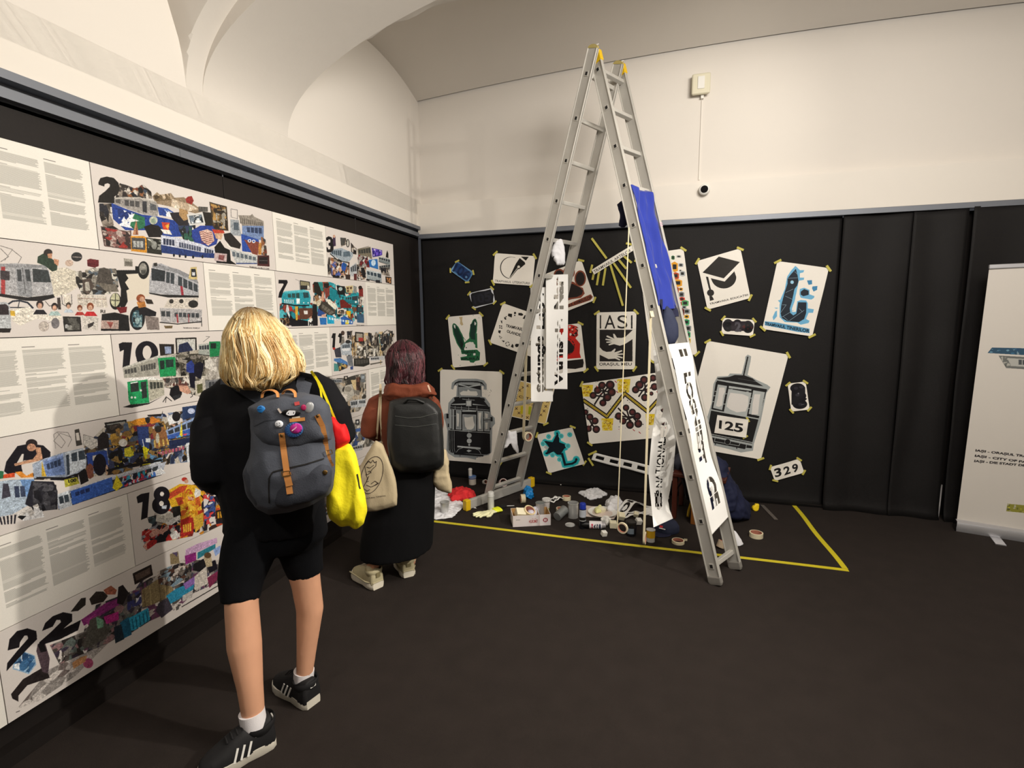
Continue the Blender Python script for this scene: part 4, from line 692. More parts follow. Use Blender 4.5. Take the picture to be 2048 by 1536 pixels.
# ================================================================== POSTERS ON THE BLACK CLOTH
PY = YB - .016
PAPER = (244, 239, 230)
M_tape = mat('yellow_tape', (196, 186, 88), 0.55, var=0.12, scale=60, spec=0.3)
M_tape2 = mat('yellow_tape_doubled', (226, 218, 70), 0.5, var=0.08, scale=60, spec=0.3)
def tape(parent, x, y, ang, length, width=.019, lift=.003, name='tape_strip', m=None, yy=None):
    """a strip of paper tape on the wall, centre given in wall coordinates x,z ; ang in degrees"""
    a = math.radians(ang); X = Vector((math.cos(a), 0, math.sin(a))); Z = Vector((-math.sin(a), 0, math.cos(a)))
    b = MB(); b.box((x, (yy or PY) - lift, y), length, .0012, width, X, Vector((0, 1, 0)), Z)
    return b.make(name, m or M_tape, parent)
def poster(name, label, quad, paint, orig, bg=PAPER, ppm=1000, tapes=(0, 1, 2, 3), group=None, cat='poster', curl=0.0, y=None, rough=.6, tl=.055, tw=.017, angs=None, thick=.002):
    """quad: corners TL TR BR BL in the coordinates of the crop orig=(x0,y0,scale)"""
    y = y or PY
    pts = [(orig[0] + a / orig[2], orig[1] + b / orig[2]) for a, b in quad]
    W3 = [on(px, py, 1, y) for px, py in pts]
    wm = ((W3[1] - W3[0]).length + (W3[2] - W3[3]).length) / 2; hm = ((W3[3] - W3[0]).length + (W3[2] - W3[1]).length) / 2
    c = Canvas(int(wm * ppm), int(hm * ppm), bg, quad); paint(c); c.soft(1); c.grain(.008, 3)
    def f(u, v):
        p = (W3[0] * (1 - u) + W3[1] * u) * (1 - v) + (W3[3] * (1 - u) + W3[2] * u) * v
        w = math.sin(u * math.pi) * .004 + .003 * math.sin(v * 5 + u * 3) ** 2
        return p + Vector((0, -1, 0)) * (w + curl * (u ** 4 * .5 + (1 - v) ** 3 * u * .4) + .001)
    me = grid(12, 12, f)
    o = link(name, me, printed('print', c, rough, .3)); tag(o, label, cat, group); solid(o, thick); o.modifiers[-1].offset = -1
    for k in tapes:
        p = W3[k]; ctr = (W3[0] + W3[2]) / 2; d = (p - ctr); base = math.degrees(math.atan2((W3[1] - W3[0]).z, (W3[1] - W3[0]).x))
        an = angs[k] if angs else base + (45 if k in (0, 2) else -45) + random.Random(k * 7 + int(p.x * 100)).uniform(-12, 12)
        q = p - d.normalized() * .004
        tape(o, q.x, q.z, an, tl, tw, .006)
    return o
def card(label, quad, paint, orig, **k): return poster('number_card', label, quad, paint, orig, cat='card', tl=.045, tw=.015, ppm=1500, group='number cards taped to the black cloth', **k)
O1, O2, O3, O4, O5, O6, O7 = (870, 480, 5.906), (860, 720, 6.4), (1000, 470, 5.297), (1140, 600, 5.121), (1320, 480, 5.689), (1280, 680, 5.12), (1140, 900, 4.876)
GP = 'stencilled posters taped to the black cloth'

def q_106(c):
    c.P('#4f7fb0', 255, 262, 290, 262, 330, 300, 440, 380, 445, 410, 385, 495, 350, 480, 200, 360); c.P('#1b3a6b', 245, 275, 290, 275, 350, 320, 430, 390, 420, 430, 380, 480, 340, 460, 215, 350)
    c.text('#10244c', '106', [(262, 262), (432, 378), (376, 482), (206, 366)], .03)
    c.E('#5f8ab4', 372, 437, 14)
card('small blue sprayed card reading 106, topmost card at the left', [(262, 248), (460, 385), (385, 505), (180, 360)], q_106, O1, bg='#7fa8cc')
def q_blk(c):
    c.P('#14141a', 425, 650, 440, 630, 520, 610, 600, 600, 660, 582, 672, 620, 695, 650, 690, 700, 690, 740, 640, 755, 560, 770, 480, 790, 440, 780, 430, 700)
    c.K(['#14141a', '#1c1d28', '#181922'], 50, 90, 440, 650, 660, 600, 680, 730, 460, 780)
    c.text('#20212c', '105', [(450, 660), (650, 610), (672, 715), (472, 765)], .03)
card('small card sprayed solid black, below the blue 106 card', [(400, 630), (680, 565), (712, 740), (458, 812)], q_blk, O1, bg='#d8dce4')
def q_lit(c):
    L, P, E = c.L, c.P, c.E
    pts = [(905 + 128 * math.cos(t) , 330 + 128 * math.sin(t) * 1.0, t) for t in np.linspace(math.radians(100), math.radians(292), 40)]
    for (x0, y0, t0), (x1, y1, t1) in zip(pts[:-1], pts[1:]):
        L('#15130f', 3 + 7 * max(0, math.cos((t0 - math.radians(175)) * .9)), x0, y0, x1, y1)
    P('#15130f', 1005, 215, 1062, 262, 1070, 285, 1000, 345, 985, 345, 895, 455, 885, 445, 945, 310, 960, 280); P('#15130f', 1020, 198, 1110, 200, 1075, 245)
    L('#e4dfd4', 6, 890, 450, 985, 325); E('#e4dfd4', 993, 318, 16)
    c.text('#3a3834', 'TRAMVAIUL LITERATURII', [(712, 470), (1118, 500), (1116, 526), (710, 496)], .0)
poster('poster', 'white poster with a fountain pen nib in a half circle', [(710, 155), (1185, 190), (1152, 542), (683, 508)], q_lit, O1, group=GP)
def q_iep(c):
    P, L, E = c.P, c.L, c.E
    g1, g2, g3 = '#256b45', '#12352a', '#0e1f18'
    for k, sh in ((g1, 1.0), (g2, .72)):
        for cx, cy, ax, ay, w in ((285, 1150, -62, -165, 50), (455, 1070, 22, -140, 42)):
            d = np.array((ax, ay)); n = np.array((-d[1], d[0])) / np.hypot(*d); pts = []
            for t in np.linspace(0, 2 * math.pi, 30, endpoint=False): pts += list(np.array((cx, cy)) + d * math.cos(t) * (1 if sh == 1 else .93) + n * math.sin(t) * w * sh * (1 + .05 * math.sin(t * 9)))
            P(k, *pts)
    P(g1, 330, 1290, 350, 1215, 400, 1170, 430, 1140, 500, 1100, 505, 1280, 470, 1270, 460, 1210, 430, 1200, 370, 1220); P(g3, 300, 1180, 340, 1230, 310, 1290); P(g2, 420, 1000, 470, 960, 480, 1180, 430, 1170)
    L(g1, 5, 300, 1100, 370, 1190); P('#dfe3de', 225, 1000, 245, 1010, 245, 1050, 228, 1030); P('#dfe3de', 470, 960, 490, 985, 480, 1010, 468, 1000); P('#c9b48a', 290, 910, 330, 908, 325, 960, 340, 1000, 320, 1012, 300, 990, 305, 950)
    P('#e6e6e0', 350, 1280, 380, 1225, 440, 1205, 480, 1240, 480, 1300, 350, 1300); E('#222', 375, 1272, 7)
    P(g1, 310, 1305, 500, 1295, 535, 1330, 530, 1420, 480, 1430, 460, 1450, 420, 1445, 410, 1425, 310, 1420, 305, 1385, 380, 1372, 385, 1355, 320, 1345); P('#e6e6e0', 320, 1350, 360, 1345, 360, 1375, 325, 1378); P('#e6e6e0', 455, 1340, 482, 1335, 482, 1362, 457, 1365)
    c.text(g3, 'TRAMVAIUL', [(322, 1312), (488, 1305), (488, 1338), (325, 1343)], .03); c.text(g3, 'LUI', [(385, 1345), (430, 1343), (431, 1368), (386, 1370)], .02); c.text(g3, 'IEPURILĂ', [(315, 1385), (525, 1372), (527, 1412), (318, 1422)], .035)
    for x, y in ((280, 1360), (520, 920), (455, 890), (300, 1480), (480, 1468)): E('#5a7a68', x, y, 4)
poster('poster', 'white poster with two green rabbit ears and green lettering', [(150, 908), (550, 873), (605, 1472), (213, 1507)], q_iep, O1, group=GP)
def q_ola(c):
    P, E, L = c.P, c.E, c.L; k = '#1c1a18'
    P(k, 820, 905, 832, 915, 845, 895, 852, 905, 838, 920, 850, 932, 835, 942, 820, 925); P(k, 870, 868, 915, 872, 912, 915, 885, 905, 865, 895); E(k, 950, 862, 13); E(k, 947, 890, 8); P(k, 990, 862, 1030, 862, 1030, 895, 990, 888); P(k, 1040, 925, 1062, 900, 1070, 905, 1072, 938)
    P(k, 778, 945, 790, 955, 800, 945, 795, 965, 800, 985, 785, 975); W_ = [P(k, x, y, x + 14, y + 2, x + 13, y + 16, x - 1, y + 13) for x, y in ((760, 1005), (782, 1008), (762, 1028), (784, 1032))]; P(k, 752, 1065, 782, 1068, 772, 1105, 750, 1090); L(k, 4, 760, 1130, 780, 1165, 795, 1150, 760, 1130); P(k, 792, 1185, 830, 1190, 815, 1208)
    for a in range(0, 360, 90): L(k, 7, *[v for t in range(0, 70, 14) for v in (862 + 22 * math.cos(math.radians(a + t)), 1228 + 24 * math.sin(math.radians(a + t)))])
    P(k, 905, 1250, 918, 1225, 932, 1245, 930, 1275, 900, 1262); E(k, 970, 1245, 20); 
    for i in range(12): a = math.radians(-70 + i * 14); E(k, 965 + 190 * math.cos(a), 1055 + 185 * math.sin(a), 15, 13)
    c.text(k, 'TRAMVAIUL', [(845, 992), (1086, 1046), (1079, 1086), (838, 1024)], .025); c.text(k, 'OLANDEZ', [(857, 1058), (1052, 1114), (1046, 1150), (851, 1090)], .025)
poster('poster', 'white poster with a ring of small black pictograms around two words', [(802, 745), (1284, 911), (1129, 1376), (647, 1210)], q_ola, O1, tapes=(0, 3), group=GP)
def q_paw(c):
    P, E = c.P, c.E; b, k = '#8a4630', '#231a18'
    for x, y, rx, ry in ((632, 420, 60, 62), (735, 395, 62, 66), (852, 460, 60, 85), (560, 520, 50, 60)): E(b, x, y, rx, ry)
    P(b, 640, 560, 700, 470, 790, 500, 830, 540, 880, 560, 900, 620, 860, 665, 760, 680, 700, 700, 640, 690, 610, 640)
    for x, y, rx, ry in ((632, 422, 46, 48), (735, 398, 48, 54), (852, 462, 46, 72), (560, 520, 38, 48)): E(k, x, y, rx, ry)
    P(k, 660, 570, 710, 510, 780, 520, 850, 555, 882, 590, 870, 630, 820, 655, 740, 665, 690, 680, 640, 670); P(b, 600, 775, 720, 735, 960, 628, 985, 655, 960, 690, 720, 770, 640, 800); c.text(k, 'TRAMVAIUL ANIMALELOR', [(620, 772), (968, 640), (978, 672), (632, 800)], .02)
poster('poster', 'white poster with a large brown animal paw print', [(490, 410), (862, 265), (1005, 690), (635, 837)], q_paw, O3, tapes=(1, 2), group=GP)
# the sun: rays of tape and a lettered strip
sun = poster('poster', 'narrow lettered strip crossing a sun made of tape rays', [(970, 370), (1395, 110), (1420, 160), (998, 420)], lambda c: c.text('#3a3836', 'TRAMVAIUL ARTELOR', [(990, 378), (1378, 145), (1390, 172), (1004, 404)], .01), O3, tapes=(), group=GP, y=PY - .012)
def tape_line(parent, o, x0, y0, x1, y1, w=.018, lift=.003, m=None, name='tape_strip', y=None):
    y = y or PY
    a = on(o[0] + x0 / o[2], o[1] + y0 / o[2], 1, y); b = on(o[0] + x1 / o[2], o[1] + y1 / o[2], 1, y); d = b - a
    return tape(parent, (a.x + b.x) / 2, (a.z + b.z) / 2, math.degrees(math.atan2(d.z, d.x)), d.length, w, lift, name, m, y)
for q in ((972, 35, 1130, 250), (1165, 300, 1302, 750), (1200, 292, 1388, 560), (1252, 255, 1338, 358), (1302, 215, 1395, 295), (1118, 350, 1090, 535), (1052, 380, 1026, 532), (1000, 380, 980, 476), (978, 315, 958, 402), (1335, 88, 1410, 104), (1468, 205, 1430, 285)):
    tape_line(sun, O3, *q, name='tape_ray', lift=.004)
def q_red(c):
    P, E, K = c.P, c.E, c.K; r, k = '#c8241a', '#1b1412'
    P(r, 560, 1010, 640, 960, 760, 950, 820, 970, 815, 1020, 830, 1060, 800, 1090, 850, 1150, 845, 1250, 860, 1300, 720, 1310, 600, 1340, 540, 1280, 540, 1100)
    K(['#c8241a', '#e4ddd2', '#5a1410', '#1b1412', '#d43a2a'], 70, 34, 730, 960, 830, 980, 820, 1080, 740, 1070); P(k, 560, 1100, 660, 1090, 740, 1120, 790, 1180, 770, 1240, 720, 1260, 600, 1290, 560, 1240)
    for i in range(60):
        a = random.Random(i).uniform(0, 6.28); E(k, 700 + 90 * math.cos(a), 1180 + 90 * math.sin(a), 5)
    P(k, 560, 1350, 720, 1330, 880, 1312, 888, 1350, 880, 1400, 800, 1418, 700, 1412, 580, 1440, 545, 1400)
poster('poster', 'white poster with a red and black sprayed figure, behind the paper strips', [(500, 978), (857, 932), (915, 1438), (557, 1484)], q_red, O3, tapes=(1, 2), group=GP)
def hand(c, col, pts): c.P(col, *pts)
def q_iasi(c):
    P, L, E, R = c.P, c.L, c.E, c.R; k = '#211d1c'; w = '#e9e5da'
    for t, x0, x1 in (('I', 1058, 1072), ('A', 1108, 1222), ('S', 1245, 1350), ('I', 1388, 1404)): c.text(k, t, [(x0, 852), (x1, 850), (x1, 992), (x0, 994)], .0 if t != 'I' else .0)
    R(k, 1056, 1005, 1404, 1340)
    P(w, 1404, 1010, 1330, 1080, 1290, 1092, 1240, 1090, 1215, 1050, 1198, 1048, 1205, 1085, 1215, 1100, 1140, 1066, 1126, 1072, 1132, 1082, 1190, 1108, 1120, 1100, 1116, 1112, 1185, 1126, 1128, 1132, 1128, 1144, 1188, 1142, 1150, 1160, 1155, 1172, 1210, 1158, 1270, 1175, 1320, 1160, 1404, 1105)
    P(w, 1056, 1190, 1090, 1225, 1130, 1240, 1180, 1235, 1215, 1205, 1228, 1208, 1212, 1245, 1290, 1220, 1298, 1232, 1240, 1258, 1305, 1255, 1306, 1268, 1240, 1275, 1302, 1296, 1298, 1308, 1235, 1295, 1275, 1320, 1268, 1330, 1220, 1310, 1150, 1315, 1100, 1290, 1056, 1270)
    R(w, 1020, 994, 1056, 1360); R(w, 1404, 994, 1450, 1360); P(w, 1020, 1180, 1062, 1196, 1062, 1270, 1020, 1262); P(w, 1440, 1000, 1398, 1014, 1398, 1106, 1440, 1090)
    c.text(k, 'ORAȘUL MEU', [(1052, 1352), (1396, 1350), (1396, 1392), (1052, 1392)], .012)
poster('poster', 'white stencil reading IASI above two reaching hands', [(1024, 820), (1446, 810), (1430, 1422), (1020, 1422)], q_iasi, O3, group=GP)
def q_mot(c):
    P, L, E, K = c.P, c.L, c.E, c.K; k, br, ye = '#231c1c', '#4f2a2a', '#e9c81e'
    for x, y, s in ((175, 930, 60), (545, 880, 70), (380, 1275, 62), (825, 1225, 56)):
        K(['#f0d22a', '#e9c81e', '#f4e070'], 110, 26, x - s, y - s, x + s, y - s, x + s * .8, y + s, x - s * .8, y + s)
        for i in range(40):
            rg = random.Random(i + int(x)); E('#9a5a20', x + rg.uniform(-.6, .6) * s, y + rg.uniform(-.7, .7) * s, 3.4)
    def flower(fs, links):
        for a in links: L(k, 16, *a)
        for x, y, r in fs: E(k, x, y, r * 1.2); E(br, x, y, r * .78); E('#6b3432', x - 3, y - 3, r * .42)
    flower([(325, 875, 32), (408, 870, 38), (282, 925, 32), (422, 945, 36), (236, 978, 30), (380, 998, 34), (335, 1055, 30)], [(325, 875, 350, 960, 335, 1055), (408, 870, 300, 985), (236, 978, 300, 985, 380, 998), (282, 925, 422, 945), (250, 1070, 300, 990)])
    flower([(755, 818, 34), (848, 800, 30), (708, 870, 36), (862, 890, 32), (668, 920, 32), (790, 930, 20), (762, 1000, 32), (830, 960, 18)], [(755, 818, 770, 920, 762, 1000), (848, 800, 740, 930), (668, 920, 740, 930, 862, 890), (700, 990, 740, 930)])
    flower([(570, 1105, 28), (495, 1190, 32), (635, 1150, 30), (540, 1240, 30), (685, 1190, 32), (610, 1280, 34), (695, 1268, 34)], [(490, 1110, 620, 1240), (570, 1105, 600, 1200, 610, 1280), (495, 1190, 600, 1200, 685, 1190), (540, 1240, 640, 1200, 695, 1268)])
    flower([(203, 1200, 30), (255, 1240, 30), (190, 1320, 28), (268, 1325, 32), (160, 1150, 24)], [(160, 1150, 225, 1280, 268, 1325), (255, 1240, 190, 1320)])
    flower([(960, 1120, 30), (1010, 1180, 30), (960, 1250, 30), (1030, 1290, 30)], [(960, 1120, 1000, 1210, 1030, 1290), (1010, 1180, 960, 1250)])
    zz = (140, 1030, 375, 1195, 555, 960, 790, 1145, 960, 960, 1050, 1030)
    L(k, 44, *zz); L('#c9b23a', 20, *zz)
    for i in range(0, len(zz) - 2, 2):
        a, b = np.array(zz[i:i + 2], float), np.array(zz[i + 2:i + 4], float); n = 13
        for j in range(n): p = a + (b - a) * (j + .5) / n; L('#4a3a18', 3, p[0] - 8, p[1] - 6, p[0] + 8, p[1] + 6)
    rg = random.Random(4)
    for i in range(90): E(k if i % 3 else '#b3282c', rg.uniform(150, 1000), rg.uniform(800, 1330), rg.uniform(2, 6))
    for x, y in ((455, 830), (470, 935), (880, 810), (885, 940), (640, 1325), (700, 1350), (265, 880)): L('#b3282c', 7, x, y, x + 18, y + 16)
poster('poster', 'wide poster with dark flower clusters and a yellow zigzag band', [(115, 858), (1003, 727), (1072, 1392), (200, 1475)], q_mot, O4, tapes=(0, 3), group=GP)
def q_och(c):
    P, L, E = c.P, c.L, c.E; k = '#3a1c20'
    P('#dcc178', 1160, 275, 1585, 365, 1478, 815, 1055, 715)
    for x, y in ((1195, 350), (1150, 385), (1105, 430), (1100, 480), (1095, 530), (1108, 620), (1142, 675), (1190, 715), (1250, 735), (1310, 750), (1380, 740), (1422, 700), (1462, 650), (1485, 590), (1505, 530), (1250, 330), (1310, 340), (1380, 352), (1450, 368), (1510, 390), (1535, 440)):
        L(k, 7, x - 15, y - 15, x + 15, y + 15); L(k, 7, x - 15, y + 15, x + 15, y - 15)
    P('#c9b818', 1165, 590, 1205, 585, 1210, 680, 1160, 690); P('#a8b020', 1270, 590, 1305, 595, 1290, 700, 1260, 690)
    c.text(k, 'CETATEA', [(1142, 448), (1460, 520), (1455, 550), (1137, 478)], .02); c.text('#8a7a5a', 'IAȘI', [(1150, 520), (1320, 560), (1315, 590), (1145, 548)], .01)
poster('poster', 'ochre poster with small crosses around its border, behind the ladder', [(1160, 262), (1597, 360), (1487, 822), (1048, 724)], q_och, O2, tapes=(2,), group=GP)
def q_tram(c):
    P, L, E, R = c.P, c.L, c.E, c.R; g, k, gl = '#9aa0a2', '#17171a', '#b4babb'; w = '#dfddd6'
    P(g, 275, 370, 285, 290, 330, 255, 370, 240, 600, 240, 690, 260, 728, 310, 730, 380, 690, 380, 690, 340, 665, 330, 670, 470, 710, 480, 770, 560, 785, 700, 830, 740, 835, 815, 800, 860, 790, 1180, 755, 1215, 600, 1245, 590, 1275, 480, 1250, 320, 1245, 240, 1195, 215, 1150, 225, 900, 200, 800, 180, 740, 185, 690, 230, 680, 240, 550, 300, 480, 340, 465, 350, 330, 320, 320, 300, 380)
    P(k, 305, 340, 325, 290, 370, 268, 610, 270, 670, 285, 705, 330, 715, 365, 700, 330, 640, 292, 540, 285, 400, 285, 340, 300); 
    P(k, 365, 310, 655, 330, 655, 385, 500, 345, 365, 345); P(gl, 365, 300, 500, 338, 655, 300, 655, 325, 500, 350, 365, 318); P('#8b9193', 370, 350, 650, 390, 650, 465, 370, 465); P(w, 385, 420, 430, 395, 480, 400, 490, 375, 520, 400, 600, 400, 618, 440, 600, 460, 400, 452); L(k, 5, 368, 300, 366, 462); L(k, 5, 652, 300, 656, 462)
    P(k, 310, 480, 380, 470, 380, 500, 320, 520); P(k, 640, 480, 700, 490, 710, 525, 650, 515); P(k, 275, 560, 330, 515, 400, 475, 640, 475, 700, 530, 755, 600, 755, 640, 265, 640, 262, 600)
    P(gl, 280, 565, 460, 555, 460, 575, 280, 575); P(gl, 550, 560, 740, 585, 550, 575); P(gl, 465, 520, 535, 520, 535, 592, 465, 592); P('#cfd2d0', 480, 530, 520, 530, 520, 580, 480, 580); L(gl, 6, 420, 500, 575, 515); L(gl, 5, 500, 490, 500, 600)
    R(k, 262, 600, 770, 1180); P(k, 240, 900, 770, 940, 775, 1190, 730, 1210, 280, 1185, 245, 1150); 
    for x in (325, 405, 500, 605): L(gl, 5, x, 590, x, 640)
    L(gl, 5, 262, 600, 755, 640); L(gl, 5, 262, 625, 755, 660)
    for x0, y0, x1, y1 in ((258, 630, 280, 880), (290, 630, 312, 890), (335, 640, 405, 890), (420, 695, 595, 905), (612, 655, 685, 912), (698, 660, 765, 915)): P(gl, x0, y0, x1, y0 + 6, x1, y1, x0, y1 - 4); P('#8b9193', x0 + 8, y0 + 8, x1 - 8, y0 + 14, x1 - 8, y1 - 8, x0 + 8, y1 - 12)
    P(w, 440, 730, 490, 735, 555, 720, 562, 780, 578, 830, 560, 875, 530, 890, 480, 885, 455, 850); P(w, 345, 680, 375, 690, 375, 780, 368, 850, 350, 850); P(w, 625, 675, 665, 670, 650, 790, 660, 880, 630, 885); P(w, 708, 680, 745, 690, 745, 740, 715, 750); P(w, 710, 800, 745, 800, 740, 880, 715, 890); R(gl, 415, 645, 595, 662)
    R(k, 212, 690, 240, 748); R(k, 778, 730, 805, 785); L(gl, 4, 240, 718, 340, 716); L(gl, 4, 690, 740, 780, 755); L(k, 7, 690, 770, 780, 765); R(k, 230, 815, 245, 860); P(k, 770, 860, 785, 880, 770, 905)
    L(gl, 7, 240, 895, 770, 935); 
    for x in (258, 285, 312): L(gl, 4, x, 910, x + 2, 1140, x + 14, 1180)
    L(gl, 3, 500, 900, 508, 1130); E(gl, 507, 965, 31); E(gl, 507, 1035, 31); E(gl, 507, 1085, 13); P(gl, 355, 1095, 652, 1120, 650, 1145, 355, 1115); P(gl, 470, 1160, 500, 1145, 540, 1160, 500, 1180); L(gl, 5, 340, 1180, 370, 1140, 430, 1120); L(gl, 5, 570, 1130, 630, 1155, 655, 1200)
    P(k, 312, 1185, 690, 1215, 685, 1235, 312, 1208); P('#8b9193', 315, 1212, 690, 1240, 600, 1245, 320, 1230); R(k, 385, 1215, 392, 1235); R(k, 605, 1235, 612, 1248)
    rg = random.Random(9)
    for i in range(16): E('#6a6c6c', rg.uniform(640, 800), rg.uniform(380, 560), rg.uniform(2, 4))
poster('poster', 'large white poster with a black and grey modern tram seen from the front', [(130, 120), (925, 150), (905, 1335), (135, 1275)], q_tram, O2, tapes=(0, 1, 2), group=GP, curl=0)
def q_star(c):
    P, L, E = c.P, c.L, c.E; k, t1, t2 = '#0c1a24', '#25b8c0', '#8fe0e0'
    def shape(col, g):
        pts = np.array([(1640, 930), (1665, 960), (1665, 1045), (1735, 1070), (1740, 1110), (1690, 1185), (1690, 1205), (1635, 1205), (1590, 1165), (1500, 1205), (1490, 1190), (1530, 1110), (1480, 1045), (1490, 1030), (1580, 1045)], float)
        ctr = pts.mean(0); d = pts - ctr; n = np.hypot(d[:, 0], d[:, 1])[:, None]; P(col, *(pts + d / n * g).ravel())
        for q in pts[[0, 4, 10, 12]]: E(col, q[0], q[1], g + 12)
        L(col, 30 + g * 2, 1700, 1190, 1735, 1320, 1740, 1340); L(col, 26 + g * 2, 1735, 1335, 1830, 1320, 1870, 1295, 1882, 1265); E(col, 1880, 1262, 14 + g)
    shape(t2, 32); shape(t1, 24); shape(k, 0)
    for x, y in ((1690, 965), (1798, 945), (1528, 975), (1450, 1068), (1775, 1090), (1575, 1210), (1668, 1265)): E(t2, x, y, 34); E(t1, x, y, 25); E(t2, x, y, 13); E('#156a74', x, y, 8)
    P('#b9bcbc', 1460, 1110, 1490, 1085, 1530, 1115, 1500, 1150)
poster('poster', 'white poster with a black star shaped figure outlined in cyan', [(1365, 955), (1830, 850), (1985, 1320), (1520, 1450)], q_star, O2, group=GP, curl=.05)
def q_col(c):
    P, L, E, K = c.P, c.L, c.E, c.K; rg = random.Random(12)
    for (x, y, w, h, col) in ((150, 198, 30, 36, '#2f6b3a'), (215, 185, 44, 24, '#b9b9b4'), (168, 300, 60, 90, '#e8a020'), (238, 280, 44, 34, '#a0a4a8'), (232, 342, 24, 18, '#b9b9b4'), (255, 375, 50, 50, '#b9bcbe'), (180, 400, 60, 62, '#c04a1c'), (205, 480, 76, 66, '#e8a020'), (192, 560, 36, 60, '#a8321c'), (238, 550, 36, 30, '#e8a020'), (245, 610, 50, 50, '#8a8e90'), (250, 662, 54, 36, '#d83a2c'), (285, 708, 64, 56, '#58a868'), (230, 715, 30, 40, '#d0402c'), (275, 755, 40, 30, '#a0a4a8'), (305, 802, 60, 50, '#a0a4a4'), (255, 810, 36, 70, '#7a2420'), (303, 862, 44, 34, '#e8b020'), (302, 925, 54, 56, '#3aa46a'), (320, 998, 56, 60, '#8a9090'), (320, 1070, 44, 60, '#3aa46a'), (330, 1140, 30, 50, '#e8c020')):
        P(col, x - w * .6, y - h * .45, x, y - h * .65, x + w * .62, y - h * .4, x + w * .6, y + h * .5, x, y + h * .68, x - w * .62, y + h * .42); P('#1d1d1c', x - w * .34, y - h * .3, x + w * .34, y - h * .3, x + w * .34, y + h * .3, x - w * .34, y + h * .3)
    for i in range(40):
        y = rg.uniform(180, 1150); x = (y - 180) * .14 - 30 + rg.uniform(-120, 60); s = rg.uniform(14, 30); P(rg.choice(['#e8a020', '#d83a2c', '#3aa46a', '#a0a4a8', '#7a2420']), x - s, y - s, x + s, y - s, x + s, y + s, x - s, y + s); P('#1d1d1c', x - s * .5, y - s * .5, x + s * .5, y - s * .5, x + s * .5, y + s * .5, x - s * .5, y + s * .5)
poster('poster', 'tall poster dotted with orange, green and grey windows, behind the ladder', [(-250, 175), (268, 98), (425, 1298), (-100, 1380)], q_col, O5, tapes=(1, 2, 3), group=GP)
def q_edu(c):
    P, L, E = c.P, c.L, c.E; k = '#221e1a'
    P(k, 668, 190, 908, 252, 725, 438, 484, 372)
    pts = [(578, 438), (735, 475), (845, 358), (866, 430)] + [(866 - 0, 440)] ; arc = [(725 + 142 * math.cos(t) , 425 + 128 * math.sin(t)) for t in np.linspace(math.radians(-2), math.radians(160), 20)]
    P(k, *[v for p in [(578, 436), (735, 475), (845, 358)] + arc for v in p])
    P(k, 522, 418, 548, 422, 580, 565, 560, 570); E(k, 575, 602, 40, 38); P(k, 560, 640, 592, 640, 615, 680, 568, 694)
    c.text(k, 'TRAMVAIUL EDUCAȚIEI', [(562, 718), (998, 612), (1002, 640), (568, 746)], .015)
poster('poster', 'white poster with a black graduation cap and tassel', [(420, 240), (915, 95), (1030, 660), (540, 792)], q_edu, O5, group=GP)
def q_328(c):
    for x, y in ((775, 968), (880, 972), (1000, 985)): c.E('#241c24', x, y, 64, 62); c.E('#15141a', x, y - 20, 50, 48); c.E('#15141a', x, y + 28, 54, 46)
    c.R('#241c24', 760, 925, 1020, 1035); c.P('#4a1c1c', 930, 985, 1000, 940, 1050, 1000, 1000, 1045)
    c.text('#0a0a0e', '3', [(738, 925), (812, 928), (812, 1045), (738, 1040)], .06); c.text('#4c4a52', '2', [(850, 930), (920, 932), (925, 1045), (850, 1042)], .05); c.text('#0a0a0e', '8', [(962, 935), (1035, 938), (1038, 1050), (962, 1046)], .06)
card('white card with dark sprayed 328 below the graduation cap poster', [(715, 885), (1078, 910), (1057, 1092), (698, 1066)], q_328, O5)
